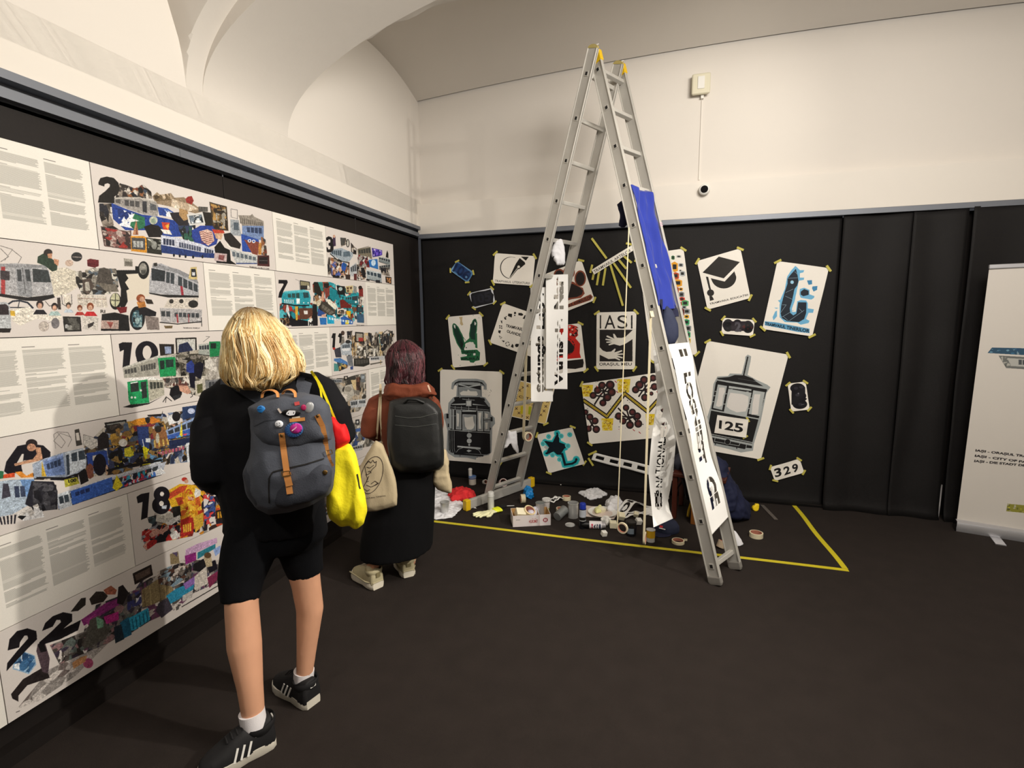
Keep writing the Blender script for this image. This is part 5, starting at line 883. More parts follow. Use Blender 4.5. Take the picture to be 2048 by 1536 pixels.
def q_tin(c):
    P, L, E, K = c.P, c.L, c.E, c.K; b1, b2, k = '#6fb4dc', '#3f86b4', '#1a2430'
    P(b1, 1540, 295, 1570, 325, 1590, 345, 1640, 345, 1630, 370, 1590, 380, 1590, 430, 1640, 430, 1635, 455, 1580, 465, 1560, 560, 1530, 700, 1500, 780, 1500, 820, 1545, 820, 1560, 700, 1600, 685, 1660, 690, 1680, 720, 1680, 780, 1750, 790, 1740, 830, 1690, 830, 1660, 900, 1700, 920, 1690, 945, 1600, 965, 1560, 940, 1420, 935, 1360, 880, 1360, 740, 1370, 680, 1420, 560, 1445, 420, 1490, 350)
    P(b1, 1590, 560, 1640, 545, 1700, 570, 1700, 620, 1755, 640, 1750, 660, 1720, 680, 1600, 660, 1585, 620)
    for q in ((1672, 462, 1728, 458, 1730, 505, 1690, 512), (1735, 530, 1790, 525, 1785, 570, 1745, 588, 1728, 550), (1310, 815, 1330, 805, 1330, 870, 1290, 915, 1280, 880), (1340, 690, 1380, 680, 1370, 720), (1300, 770, 1350, 775, 1320, 785)): P(b1 if q[0] < 1400 else b2, *q)
    P(k, 1545, 330, 1565, 410, 1575, 470, 1560, 520, 1530, 560, 1500, 700, 1475, 780, 1480, 830, 1515, 860, 1550, 840, 1570, 710, 1665, 712, 1662, 830, 1640, 900, 1580, 935, 1450, 925, 1385, 890, 1370, 830, 1380, 740, 1420, 590, 1450, 500, 1450, 440, 1490, 390)
    P(k, 1600, 590, 1640, 560, 1690, 580, 1690, 625, 1630, 642, 1600, 625); E('#9fd0ec', 1502, 482, 20)
    for q in ((1450, 438, 1565, 432), (1430, 600, 1515, 560), (1425, 640, 1500, 675), (1390, 740, 1435, 740, 1370, 830), (1375, 885, 1520, 800), (1400, 870, 1460, 920), (1470, 920, 1640, 800), (1580, 780, 1620, 820), (1530, 360, 1560, 390)): L('#8fa8b8', 4, *q)
    P('#5a9cc4', 1190, 925, 1320, 938, 1460, 965, 1700, 1010, 1700, 1060, 1560, 1045, 1350, 1000, 1190, 970); c.text('#12222e', 'TRAMVAIUL TINERILOR', [(1198, 935), (1702, 1018), (1698, 1058), (1192, 968)], .03)
poster('poster', 'white poster with a blue sprayed letter shape and blue lettering, rightmost tall one', [(1335, 240), (1922, 320), (1730, 1097), (1163, 1012)], q_tin, O5, group=GP)
def q_125t(c):
    P, L, E, R = c.P, c.L, c.E, c.R; g, k, gl, w = '#a3a9a9', '#1b1a1b', '#b4b9b8', '#dfdbd6'
    P(g, 1085, 170, 1110, 148, 1145, 165, 1140, 210, 1110, 350, 1200, 400, 1310, 450, 1340, 475, 1300, 530, 1270, 680, 1240, 830, 1170, 1060, 1160, 1130, 1040, 1150, 880, 1105, 760, 1070, 640, 1040, 680, 830, 740, 640, 760, 440, 800, 365, 910, 360, 930, 335, 1050, 340, 1085, 200)
    L(k, 14, 1110, 172, 1068, 365); P(k, 920, 370, 980, 350, 1080, 355, 1160, 385, 1200, 418); P(k, 800, 380, 920, 370, 1200, 420, 1270, 465, 1050, 430, 800, 392); P(gl, 795, 398, 1308, 488, 1306, 500, 792, 408)
    P(k, 795, 405, 1306, 495, 1302, 520, 790, 425); P(k, 785, 420, 1300, 510, 1220, 800, 1150, 1060, 690, 960, 740, 690)
    for a, b in (((805, 445), (900, 462)), ((915, 490), (1150, 530)), ((1168, 505), (1285, 525))):
        dx, dy = -(a[0] - 740) * .0 - 50, 235; P(gl, a[0], a[1], b[0], b[1], b[0] - 50, b[1] + 235 + 10, a[0] - 48, a[1] + 240)
    P(gl, 920, 460, 1150, 495, 1148, 512, 918, 482)
    P(w, 820, 478, 875, 478, 880, 520, 860, 560, 850, 660, 815, 675, 785, 665, 805, 590); P(w, 935, 530, 1060, 545, 1120, 570, 1115, 660, 1090, 720, 1000, 730, 930, 700, 895, 670, 910, 600); P(w, 1180, 545, 1240, 545, 1230, 600, 1215, 750, 1150, 755, 1160, 640)
    L(gl, 12, 735, 705, 1225, 800); L(gl, 7, 700, 950, 1155, 1045); L(gl, 6, 695, 965, 1150, 1060); 
    for x, y in ((785, 515), (770, 560), (755, 620), (890, 540), (872, 645), (1150, 585), (1135, 640), (1120, 690), (1270, 600), (1240, 710), (945, 495), (1110, 520)): R(gl, x - 12, y - 3, x + 12, y + 4)
    P(k, 690, 980, 1150, 1080, 1150, 1105, 1090, 1100, 1078, 1115, 760, 1050, 680, 1030); L(gl, 5, 780, 985, 770, 1035, 1020, 1080, 1035, 1040, 780, 990); E('#1b1a1b', 905, 1038, 30); L(gl, 3, *[v for t in range(13) for v in (905 + 30 * math.cos(t / 12 * 6.283), 1038 + 30 * math.sin(t / 12 * 6.283))]); L(gl, 5, 1100, 1050, 1090, 1100); R(k, 775, 1055, 785, 1075); R(k, 992, 1095, 1002, 1118)
    P(g, 690, 1045, 760, 1065, 1060, 1125, 1050, 1145, 880, 1105, 680, 1060)
poster('poster', 'large tilted poster of a vintage tram with a trolley pole, at the right', [(690, 8), (1522, 150), (1237, 1222), (405, 1080)], q_125t, O6, tapes=(0, 1, 2), group=GP)
def q_125(c): c.text('#1b191a', '125', [(812, 818), (1062, 855), (1048, 950), (806, 905)], .03)
card('white card with clear black 125 on the vintage tram poster', [(792, 768), (1112, 815), (1085, 1000), (760, 950)], q_125, O6, y=PY - .014)
def q_808(c):
    for x, y in ((1612, 492), (1625, 570), (1635, 655)): c.E('#121018', x, y, 76, 50)
    c.R('#121018', 1550, 480, 1690, 660); 
    for x, y in ((1595, 492), (1650, 480), (1610, 560), (1640, 655)): c.E('#2c2a33', x, y, 22, 15)
    c.E('#6a6870', 1620, 545, 8); c.L('#8a8890', 3, 1650, 662, 1680, 655); c.P('#121018', 1680, 580, 1710, 600, 1690, 620)
card('white upright card with three stacked black sprayed digits, rightmost card', [(1510, 447), (1695, 424), (1737, 710), (1548, 732)], q_808, O6)
def q_329(c): c.text('#1b1a1c', '3', [(1368, 1320), (1440, 1298), (1452, 1388), (1385, 1408)], .03); c.text('#1b1a1c', '2', [(1465, 1302), (1530, 1282), (1542, 1362), (1478, 1385)], .03); c.text('#1b1a1c', '9', [(1552, 1278), (1608, 1258), (1628, 1340), (1568, 1362)], .03)
card('white card with clear black 329, lowest at the right', [(1328, 1302), (1632, 1215), (1682, 1355), (1380, 1442)], q_329, O6)
# punched strip with square holes
def q_film(): pass
W3 = [on(O7[0] + a / O7[2], O7[1] + b / O7[2], 1, PY) for a, b in ((235, 24), (1032, 206), (1020, 302), (208, 95))]
def sheet_with_holes(name, fn, nu, nv, hole, m, thick=.0012, parent=None, uvs=False):
    """grid sheet whose cells disappear where hole(u,v) is true"""
    vs = {}; V = []; Fc = []
    def vid(i, j):
        if (i, j) not in vs: vs[(i, j)] = len(V); V.append(tuple(fn(i / nu, j / nv)))
        return vs[(i, j)]
    for j in range(nv):
        for i in range(nu):
            if not hole[j][i]: Fc.append((vid(i, j), vid(i, j + 1), vid(i + 1, j + 1), vid(i + 1, j)))
    me = bpy.data.meshes.new(name); me.from_pydata(V, [], Fc); me.update(); smooth(me, None)
    o = link(name, me, m, parent); solid(o, thick); return o
M_paper = mat('white_paper', (244, 243, 240), 0.55, var=0.02, scale=8, spec=0.35)
hol = [[(.26 < (j + .5) / 10 < .74 and .045 < (i + .5) / 120 < .97 and (((i + .5) / 120 - .045) % .168) < .1) for i in range(120)] for j in range(10)]
fs = sheet_with_holes('stencil_strip', lambda u, v: (W3[0] * (1 - u) + W3[1] * u) * (1 - v) + (W3[3] * (1 - u) + W3[2] * u) * v + Vector((0, -.004 - .01 * math.sin(u * 7) ** 2, 0)), 120, 10, hol, M_paper)
tag(fs, 'white strip with a row of square holes, low on the black cloth', 'strip')
tape_line(fs, O7, 180, 45, 262, 8, lift=.012); tape_line(fs, O7, 180, 75, 228, 150, lift=.012)

# yellow tape marking on the floor
def floor_tape(label, a, b, w=.032):
    pa, pb = gnd(*a), gnd(*b); d = (pb - pa); L = d.length; d.normalize(); s = Vector((-d.y, d.x, 0)); n = 60
    pts = []
    for i in range(n + 1):
        t = i / n; k = pa + d * (L * t) + s * (.004 * math.sin(t * 9)); pts.append(k)
    mb = MB(); mb.rings([[p + s * w / 2 + UP * .0012, p - s * w / 2 + UP * .0012, p - s * w / 2, p + s * w / 2] for p in pts])
    o = mb.make('floor_tape', mat('floor_tape_yellow', (205, 190, 40), .5, var=.08, scale=30)); tag(o, label, 'tape', 'yellow marking tape on the carpet'); return o
floor_tape('long yellow tape line across the carpet under the ladder foot', (790, 1034), (1697, 1141))
floor_tape('short yellow tape line running from the wall to the right corner of the marking', (1588, 1011), (1690, 1138))
# ================================================================== THE LADDER
M_alu = mat('worn_aluminium', (190, 187, 180), 0.5, metal=0.35, var=0.16, scale=14, bump=0.08, bscale=60, stretch=(1, 1, .35))
M_alu2 = mat('rung_aluminium', (196, 193, 186), 0.45, metal=0.35, var=0.1, scale=30)
M_dark = mat('dark_hole', (22, 20, 18), 0.8)
M_yel = mat('yellow_plastic', (218, 178, 26), 0.45, var=0.06, scale=30)
M_rub = mat('grey_rubber', (120, 116, 110), 0.8, var=0.1, scale=40)
Wf = Vector((.52, .854, 0)).normalized(); Wl = Vector((.475, .88, 0)).normalized()
F0 = Vector((-.3968, 3.4549, 3.11)); FS = (Vector((.3805, 2.9400, 0)) - F0) / 12.42     # first rung and the step down, near stile
L0 = Vector((-.464, 3.42, 3.08)); LF = Vector((-1.336, 3.882, 0.02)); LS = (LF - L0) / 12.40
FD, LD = FS.normalized(), LS.normalized()
FN = FD.cross(Wf); FN = -FN if FN.x < 0 else FN
LN = LD.cross(Wl); LN = -LN if LN.x > 0 else LN
FWID = .262
def FP(k, s=0.0, n=0.0): return F0 + FS * k + Wf * s + FN * n
def LP(k, s=0.0, n=0.0): return L0 + LS * k + Wl * (s * (.29 + .08 * k / 12.4) / .29) + LN * n
ladder = empty('step_ladder', ((F0.x + LF.x) / 2, 3.4, 0), 'tall aluminium A-frame ladder with yellow end caps in front of the black cloth', 'ladder')
def stile(a, b, side, nrm):
    d = (b - a).normalized(); mb = MB(); mb.beam(a, b, .078, .012, nrm)
    mb.beam(a + nrm * .036 , b + nrm * .036, .006, .026, nrm); mb.beam(a - nrm * .036, b - nrm * .036, .006, .026, nrm)
    o = mb.make('stile', M_alu, ladder); bevel(o, .002, 2); return o
stile(FP(-.22), FP(12.3), Wf, FN); stile(FP(-.22, FWID), FP(12.3, FWID), Wf, FN)
stile(LP(-.55), LP(12.3), Wl, LN); stile(LP(-.55, .29), LP(12.3, .29), Wl, LN)
for k in range(13):
    o = MB().beam(FP(k, .005), FP(k, FWID - .005), .03, .026, FN).make('rung', M_alu2, ladder); bevel(o, .003, 2)
for k in range(13):
    o = MB().beam(LP(k, .005), LP(k, .285), .03, .026, LN).make('rung', M_alu2, ladder); bevel(o, .003, 2)
def plug(P, W, N, D):
    mb = MB(); mb.box(P - W * .0075, .022, .003, .026, N, W, D); mb.box(P - W * .0095, .028, .001, .032, N, W, D, mi=1)
    mb2 = MB(); mb2.box(P - W * .0100, .016, .0015, .02, N, W, D)
    o = MB().box(P - W * .0078, .027, .004, .030, N, W, D).make('rung_plug', M_alu2, ladder)
    MB().box(P - W * .0096, .017, .0015, .020, N, W, D).make('plug_hole', M_dark, o)
for k in range(13): plug(FP(k), Wf, FN, FD)
for k in range(12): plug(LP(k), Wl, LN, LD)
for s in (0, FWID):
    a = FP(12.3, s); mb = MB(); mb.rings([[a + Wf * wx + FN * (.041 * c) + FD * dz for wx, c in ((-.016, -1), (-.016, 1), (.016, 1), (.016, -1))] for dz in (-.02, .012)] + [[a + Wf * wx + FN * (.034 * c) + FD * (.03) for wx, c in ((-.014, -1), (-.014, 1), (.014, 1), (.014, -1))]])
    o = mb.make('foot', M_rub, ladder); bevel(o, .006, 2)
# stabiliser bar with yellow caps
capL, capR = Vector((-1.432, 3.640, .045)), Vector((-1.062, 4.325, .045)); bd = (capR - capL).normalized(); bp = Vector((bd.y, -bd.x, 0))
o = MB().beam(capL, capR, .034, .075, bp).make('stabiliser_bar', M_alu, ladder); bevel(o, .004, 2)
for c in (capL, capR):
    o = MB().box(c, .05, .046, .088, bd, bp, UP).make('end_cap', M_yel, ladder); bevel(o, .006, 2)
# top caps and hinges
for s in (0, .29):
    c = LP(-.55, s); mb = MB()
    mb.rings([[c + LN * (.040 * math.cos(t)) - LD * (.022 * math.sin(t)) + Wl * wx for t in np.linspace(0, math.pi, 9)] for wx in (-.008, .008)])
    mb.make('stile_cap', mat('dull_yellow_cap', (172, 156, 96), .5), ladder)
for s, sd in ((0, -1), (FWID, 1)):
    c = FP(-.30, s, .0); o = MB().box(c + Wf * sd * .0, .088, .034, .07, FN, Wf, FD).make('hinge_block', M_yel, ladder); bevel(o, .005, 2)
    t0 = FP(-.45, s, .01); t1 = LP(-.62, s + (.0 if s == 0 else .03), -.02); MB().beam(t0, t1, .03, .006, FN).make('hinge_plate', M_alu2, ladder)

# ------------------------------------------------------------------ things hung on the ladder
def stencil(name, label, fn, wm, hm, texts, bridge=0.07, res=.0033, cat='paper strip', group='stencil strips hung on the ladder', extra=None):
    nu, nv = int(wm / res), int(hm / res); c = Canvas(nu, nv, '#ffffff', [(0, 0), (1, 0), (1, 1), (0, 1)])
    for t, q, b in texts: c.text('#000000', t, q, b)
    if extra: extra(c)
    hole = c.a[..., 0] < .5
    for t, q, b in [k for k in texts if len(k[0]) > 1]:       # keep the islands of the letters attached
        cx = int((q[0][0] + q[1][0] + q[2][0] + q[3][0]) / 4 * nu); bw = max(1, int(bridge * nu / 2)); hole[:, cx - bw:cx + bw] = False
    o = sheet_with_holes(name, fn, nu, nv, hole, M_paper); return tag(o, label, cat, group)
def rotcw(x0, x1, y0, y1): return [(x1, y0), (x1, y1), (x0, y1), (x0, y0)]          # reads downwards, letters' tops to the right
def rotccw(x0, x1, y0, y1): return [(x0, y1), (x0, y0), (x1, y0), (x1, y1)]         # reads upwards, letters' tops to the left
def f_strip(u, v):
    k = 6.95 + 4.33 * v - (.22 * (1 - u) * -1 if False else .0)
    k += .55 * (u - .5) * -v * .4
    P = FP(k, .012 + .236 * u, .034 + .006 * math.sin(v * 17) + .012 * math.sin(v * 5 + u * 2))
    return P
stencil('stencil_strip', 'white stencil strip with large cut letters lying on the right side of the ladder', f_strip, .236, 1.04,
        [('1', rotcw(.36, .74, .035, .075), .02), ('LOSNIEST', rotcw(.34, .74, .165, .67), .05), ('GE', rotcw(.36, .8, .74, .90), .06)], bridge=.03)
def hang(px0, px1, py0, py1, dp, amp=.012, seed=0, topd=0, skew=0, bdx=0):
    a, b = atd(px0, py0, dp), atd(px1, py0, dp); zb = atd(px0, py1, dp).z; wv = b - a
    def f(u, v):
        z = a.z + (zb - a.z) * v
        p = a + wv * u; q = Vector((p.x, p.y, z)) + RT * (bdx * v * v) 
        q += FW * (amp * math.sin(v * 7 + seed + u * 1.5) + amp * .6 * math.sin(u * 3.1 + seed) - topd * max(0, .04 - v) * 20) + UP * (skew * u); return q
    return f, wv.length, a.z - zb
dB = depth(LP(5, .14))
f, w_, h_ = hang(1092, 1136, 549, 783, dB - .05, seed=1)
stencil('stencil_strip', 'long white stencil strip with upward reading cut letters hanging from a left rung', f, w_, h_, [('Varnsele', rotccw(.40, .80, .38, .97), .045), ('Nar', rotccw(.36, .80, .02, .30), .045)], bridge=.05)
f, w_, h_ = hang(1061, 1106, 575, 808, dB + .02, seed=3)
stencil('stencil_strip', 'white stencil strip hanging behind the longer one on the left of the ladder', f, w_, h_, [('șctungis', rotccw(.22, .70, .42, .92), .045), ('Lape', rotccw(.26, .74, .05, .36), .045)], bridge=.05)
dD = depth(FP(9.5, 0)) + .30
def fD(u, v):
    px0 = np.interp(v, [0, .25, .5, .7, 1], [1306, 1315, 1303, 1297, 1307]); px1 = np.interp(v, [0, .12, .25, .5, .7, .85, 1], [1316, 1352, 1362, 1352, 1346, 1336, 1346]); py = 700 + 355 * v - 18 * u * (v > .9) * (v - .9) * 10
    return atd(px0 + (px1 - px0) * u, py, dD - .10 * v * v - .05 * u * math.sin(v * 6) - .03 * math.sin(v * 14) - .04 * (1 - u) * v)
def globe(c):
    cx, cy, rx, ry = .40, .845, .19, .055
    for k in range(5): c.P('#000000', *[x for t in np.linspace(-1, 1, 12) for x in (cx + rx * (k - 2) / 2.4 + .04 * (1 - t * t) - .035, cy + ry * t * math.sqrt(max(.1, 1 - ((k - 2) / 3) ** 2)))], *[x for t in np.linspace(1, -1, 12) for x in (cx + rx * (k - 2) / 2.4 + .04 * (1 - t * t) + .035, cy + ry * t * math.sqrt(max(.1, 1 - ((k - 2) / 3) ** 2)))])
    c.P('#000000', .12, .34, .32, .33, .30, .38, .12, .39); c.P('#000000', .30, .42, .5, .40, .62, .45, .55, .50, .34, .49)
stencil('stencil_strip', 'crumpled white stencil strip with a striped globe cut out, hanging inside the ladder', fD, .16, 1.2, [('NAȚIONAL', rotccw(.28, .68, .50, .775), .02)], bridge=.03, extra=globe, res=.0036)

# cloths
def puff(name, outline, dp, thick, m, parent=None, seed=0.0, amp=.006, sc=9, voxel=.009, st=(1, 1, 1), tilt=0.0, prof=None, sm=4):
    """soft body whose outline is given in photograph pixels, standing at a camera depth; front bulges towards the camera"""
    cx = sum(p[0] for p in outline) / len(outline); cy = sum(p[1] for p in outline) / len(outline); mb = MB()
    prof = prof or [(.55, -.50), (.86, -.36), (1.0, -.1), (1.0, .15), (.88, .36), (.55, .5)]
    # resample
    pts = []
    for i in range(len(outline)):
        a, b = outline[i], outline[(i + 1) % len(outline)]; n = max(1, int(math.hypot(b[0] - a[0], b[1] - a[1]) / 8))
        pts += [(a[0] + (b[0] - a[0]) * j / n, a[1] + (b[1] - a[1]) * j / n) for j in range(n)]
    rs = []
    for s, o in prof: rs.append([atd(cx + (x - cx) * s, cy + (y - cy) * s, dp + thick * o + tilt * (y - cy)) for x, y in pts])
    mb.rings(rs); me = fuse(mb, voxel, sm, folds(amp, sc, seed, st))
    return link(name, me, m, parent)
M_blue = mat('blue_workwear', (20, 42, 140), 0.8, var=0.12, scale=12, bump=0.2, bscale=200, sheen=.2)
M_navy = mat('navy_fabric', (24, 26, 54), 0.85, var=0.15, scale=14, bump=0.2, bscale=200)
M_navy2 = mat('navy_cap_fabric', (38, 44, 68), 0.8, var=0.1, scale=14, bump=0.2, bscale=200)
def f_over(u, v):
    k = 2.92 + 3.1 * v + .10 * u * (1 - v) + .10 * math.sin(u * 3.1) * v; taper = .0
    return FP(k, taper + (.245 - taper) * u, .034 + .016 * math.sin(u * 9 + v * 2.4 + .9 * math.sin(v * 7)) + .013 * mnoise.noise(Vector((u * 5, v * 7, 2))) + .006 * math.sin(u * 23 + v * 9 + 2 * math.sin(v * 5)) - .9 * max(0, .05 - v))
ov = link('work_overalls', smooth(grid(60, 140, f_over), None), M_blue); solid(ov, .006); tag(ov, 'bright blue work overalls draped over the upper right rungs of the ladder', 'overalls')
b = puff('dark_lining', [(1252, 398), (1232, 408), (1240, 430), (1237, 452), (1247, 457), (1262, 440), (1268, 410)], depth(FP(3.6, .1)) + .12, .05, M_navy, ov, 2.0); 
b2 = link('trouser_hem', smooth(grid(30, 24, lambda u, v: FP(5.86 + .42 * v, .045 + .185 * u, .015 + .016 * math.sin(u * 12 + v * 3))), None), M_navy, ov); solid(b2, .006)
for i in range(2): MB().box(FP(3.95 + .06 * i, .215, .062), .03, .002, .006, Wf, FN, FD).make('chest_print', mat('pink_print', (220, 170, 190), .6), ov)
cap = puff('hanging_cap', [(1332, 607), (1346, 622), (1356, 648), (1357, 672), (1350, 688), (1338, 692), (1328, 680), (1322, 655), (1324, 628)], depth(FP(7, .15)) - .03, .07, M_navy2, None, 5.0, .003); tag(cap, 'navy cap hanging from a rung below the blue overalls', 'cap')
M_rag = mat('white_rag', (226, 226, 230), 0.85, var=0.03, scale=12, bump=0.2, bscale=160)
def rag(name, label, outline, dp, thick, seed, m=None, group=None, cat='cloth', amp=.007, **k):
    o = puff(name, outline, dp, thick, m or M_rag, None, seed, amp, 16, .006, **k); return tag(o, label, cat, group)
rag('rag', 'white rag hanging from an upper left rung of the ladder', [(1111, 479), (1124, 478), (1129, 500), (1131, 525), (1128, 532), (1113, 530), (1108, 518), (1112, 500), (1104, 516), (1103, 500)], depth(LP(4, .1)) - .02, .05, 1.0)
rag('rag', 'crumpled white rag hanging low inside the left legs of the ladder', [(1017, 861), (1032, 862), (1034, 880), (1037, 900), (1036, 908), (1028, 898), (1020, 886), (1012, 896), (1007, 898), (1011, 880)], depth(LP(9.6, .1)) - .01, .05, 4.0)

# rolls of masking tape
M_mask = mat('masking_tape', (214, 203, 172), 0.6, var=0.04, scale=40)
M_core = mat('cardboard_core', (176, 112, 92), 0.8, var=0.1, scale=50)
def roll(label, c, axis, R=.045, r=.036, h=.03, group='rolls of masking tape', m=None, parent=None):
    """c: centre; builds tape ring with an inner core"""
    base = empty('tape_roll', (c[0], c[1], max(0, c[2] - R)), label, 'tape roll', group); a = Vector(axis).normalized()
    mb = MB(); mb.lathe(Vector(c), [(r + .002, -h / 2), (R - .001, -h / 2), (R, -h / 2 + .001), (R, h / 2 - .001), (R - .001, h / 2), (r + .002, h / 2), (r + .002, -h / 2)], a, 40, (False, False)); mb.make('tape', m or M_mask, base, 40)
    mb = MB(); mb.lathe(Vector(c), [(r, -h / 2), (r + .002, -h / 2), (r + .002, h / 2), (r, h / 2), (r, -h / 2)], a, 40, (False, False)); mb.make('core', M_core, base, 40)
    return base
def hung_roll(label, px, py0, py1, dp, axis, R, w, h, topname='tape_tail', side=None, dx=0):
    top = atd(px, py0, dp); bz = atd(px, py1, dp).z; c = Vector((top.x, top.y, bz)) + RT * dx
    b = roll(label, c, axis, R, R * .72, h); a = Vector(axis).normalized(); t = a.cross(UP).normalized()
    st = c + t * (R * .97); mb = MB(); n = 30; s = a * (h / 2)
    pts = [Vector((top.x, top.y, top.z)).lerp(Vector((st.x, st.y, c.z)), i / n) for i in range(n + 1)]
    mb.rings([[p + s, p - s, p - s + t * .0015, p + s + t * .0015] for p in pts]); mb.make('tape_tail', M_mask, b); return b
hung_roll('roll of masking tape dangling on a long strip, left of its twin', 1258, 455, 1091, depth(FP(4, 0)) - .08, (-.35, -1, 0), .037, .01, .014)
hb = hung_roll('roll of masking tape dangling edge-on beside the crumpled strip', 1302, 622, 1104, depth(FP(7, 0)) - .06, (1, -.1, 0), .040, .01, .014)
MB().box(atd(1304, 628, depth(FP(7, 0)) - .06), .035, .002, .035, Wf, FN, FD).make('tape_patch', M_mask, hb)
hung_roll('wide roll of masking tape hanging on the left leg of the ladder', 1054, 655, 880, depth(LP(8, 0)) - .10, (.75, -.8, .1), .036, .03, .04)
# ================================================================== ON THE WALLS
M_pl = mat('white_plastic', (228, 226, 220), 0.4, var=0.02, scale=20)
M_cream = mat('cream_plastic', (216, 210, 186), 0.45, var=0.03, scale=20)
M_glossblack = mat('gloss_black', (12, 12, 14), 0.12)
sb = empty('alarm_sounder', (.285, YB, 3.33), 'cream alarm box high on the white wall above the camera', 'alarm')
mb = MB(); mb.rings([[(.285 + a * (.068 if y > .03 else .060), YB + .02 - y, 3.33 + b * (.075 if y > .03 else .066)) for a, b in ((-1, -1), (-1, 1), (1, 1), (1, -1))] for y in (.075, .055, 0.02)][::-1])
o = mb.make('housing', M_cream, sb); bevel(o, .012, 3)
o = MB().box((.285, YB - .058, 3.335), .05, .006, .09).make('front_panel', M_pl, sb); bevel(o, .002, 2)
MB().box((.30, YB + .0, 3.25), .02, .03, .03).make('cable_gland', M_pl, sb)
cg = MB().box((.302, YB + .016, 2.93), .010, .010, .60).make('cable_duct', M_fascia); tag(cg, 'thin white cable duct running down the wall to the camera', 'cable duct')
se = empty('security_camera', (.335, YB - .03, 2.52), 'round white security camera with a black lens on the white boxing', 'camera')
mb = MB(); mb.lathe((.335, YB - .03, 2.525), [(.042, 0), (.042, .012), (.034, .026)], (0, -1, 0), 28); mb.make('mount', M_pl, se, 40)
ax = Vector((-.1, -1, -.05)).normalized(); c0 = Vector((.34, YB - .06, 2.53))
mb = MB(); mb.lathe(c0, [(.024, 0), (.038, .008), (.042, .025), (.040, .045), (.031, .052)], ax, 28); mb.make('body', M_pl, se, 50)
MB().lathe(c0 + ax * .0525, [(.028, 0), (.027, .002)], ax, 28).make('lens', M_glossblack, se)
MB().tube([(.30, YB - .02, 2.575), (.26, YB - .025, 2.585), (.30, YB - .03, 2.58), (.345, YB - .045, 2.575)], .0025).make('cable', M_glossblack, se)

# ------------------------------------------------------------------ roll-up banner
Bl = Vector((2.185, 4.20, 0)); bdir = Vector((1, -.28, 0)).normalized(); bn = Vector((bdir.y, -bdir.x, 0))
if bn.y > 0: bn = -bn
ztop = 2.0
tl = on(1982, 537, 1, 4.18); 
Bt = Vector((tl.x, 4.20, tl.z)); bw_ = .85
BLx = Vector((on(1913, 1045, 1, 4.2).x, 4.2, .085))
banner = empty('roll_up_banner', BLx + bdir * .42, 'tall white roll-up banner with slanted tram pictures at the right edge', 'banner')
q1, q2 = Bt, Bt + bdir * bw_; q4 = Vector((BLx.x, 4.2, .07)); q3 = q4 + bdir * bw_
qp = [proj(p) for p in (q1, q2, q3, q4)]
def q_ban(c):
    P, K, W = c.P, c.K, c.W
    P('#2f5068', 1975, 706, 1984, 695, 2200, 700, 2190, 718); K(['#3c6c8c', '#6f98ac', '#24384a', '#8a9aa0', '#274a70'], 90, 8, 1978, 706, 1985, 696, 2200, 701, 2190, 717)
    P('#6d6f6c', 1997, 711, 2200, 722, 2200, 748, 2012, 736); P('#b4b4ae', 2014, 716, 2200, 726, 2200, 742, 2022, 732); W('#4a4e50', (2036, 719), (2060, 721), (2036, 729), (2060, 730), 3); K(['#8a8a84', '#55564f', '#b0aea6'], 30, 8, 1998, 712, 2014, 713, 2022, 732, 2012, 735)
    for i, (t, w) in enumerate((('IAȘI - ORAȘUL TRAMVAIELOR', 158), ('IAȘI - CITY OF PASSIONS', 145), ('IAȘI - DIE STADT DER STRASSENBAHNEN', 205))):
        x, y = 1950 - i * 1.2, 898 + i * 10.6; c.text('#2a2728', t, [(x + 1.5, y), (x + w, y + 18), (x + w - 1.5, y + 24), (x, y + 6.2)], .045)
    P('#8f8c3a', 2014, 1007, 2048, 1010, 2120, 1016, 2118, 1032, 2012, 1022); K(['#c8c040', '#6a6a30', '#b8b4a0', '#55542a'], 50, 8, 2014, 1008, 2120, 1017, 2118, 1030, 2013, 1021)
c = Canvas(700, 1560, (212, 206, 198), [tuple(p) for p in qp]); q_ban(c); c.soft(1)
o = link('banner_fabric', grid(8, 20, lambda u, v: (q1 * (1 - u) + q2 * u) * (1 - v) + (q4 * (1 - u) + q3 * u) * v + bn * (.006 * math.sin(u * 3))), printed('print', c, .55), banner)
mb = MB(); mb.beam(q1 - bdir * .004 + UP * .012, q2 + UP * .012, .026, .03, bn); o = mb.make('top_rail', mat('silver_rail', (196, 196, 200), .3, metal=.7), banner); bevel(o, .005, 2)
ct = q4 + UP * -.03; prof = [(-.045, -.04), (-.05, -.01), (-.035, .025), (0, .038), (.035, .025), (.05, -.01), (.045, -.04)]
mb = MB(); mb.rings([[ct + bdir * t + bn * a * .9 + UP * b for a, b in prof] for t in (-.006, bw_ + .006)]); o = mb.make('base_cassette', MATS['silver_rail'], banner, 35)
MB().box(ct - bdir * .008 + UP * -.002, .006, .085, .072, bdir, bn, UP).make('cassette_end', M_glossblack, banner)
for t in (.2, .66): o = MB().box(ct + bdir * t + bn * .10 - UP * .036, .055, .17, .006, bdir, bn, UP).make('swing_foot', MATS['silver_rail'], banner)
# slim white stand foot near the curtain
p = gnd(1872, 1034); o = MB(); o.rings([[p + Vector((a * .012, b * .012, 0)) for a, b in ((-1, -1), (1, -1), (1, 1), (-1, 1))], [p + Vector((a * .014, b * .012, .09)) for a, b in ((-1, -1), (1, -1), (1, 1), (-1, 1))], [p + Vector((.03 + a * .003, .03 + b * .003, .25)) for a, b in ((-1, -1), (1, -1), (1, 1), (-1, 1))]]); o = o.make('stand_foot', mat('grey_white', (170, 166, 164), .6)); tag(o, 'thin tapering white stand foot by the dark curtain left of the banner', 'stand')

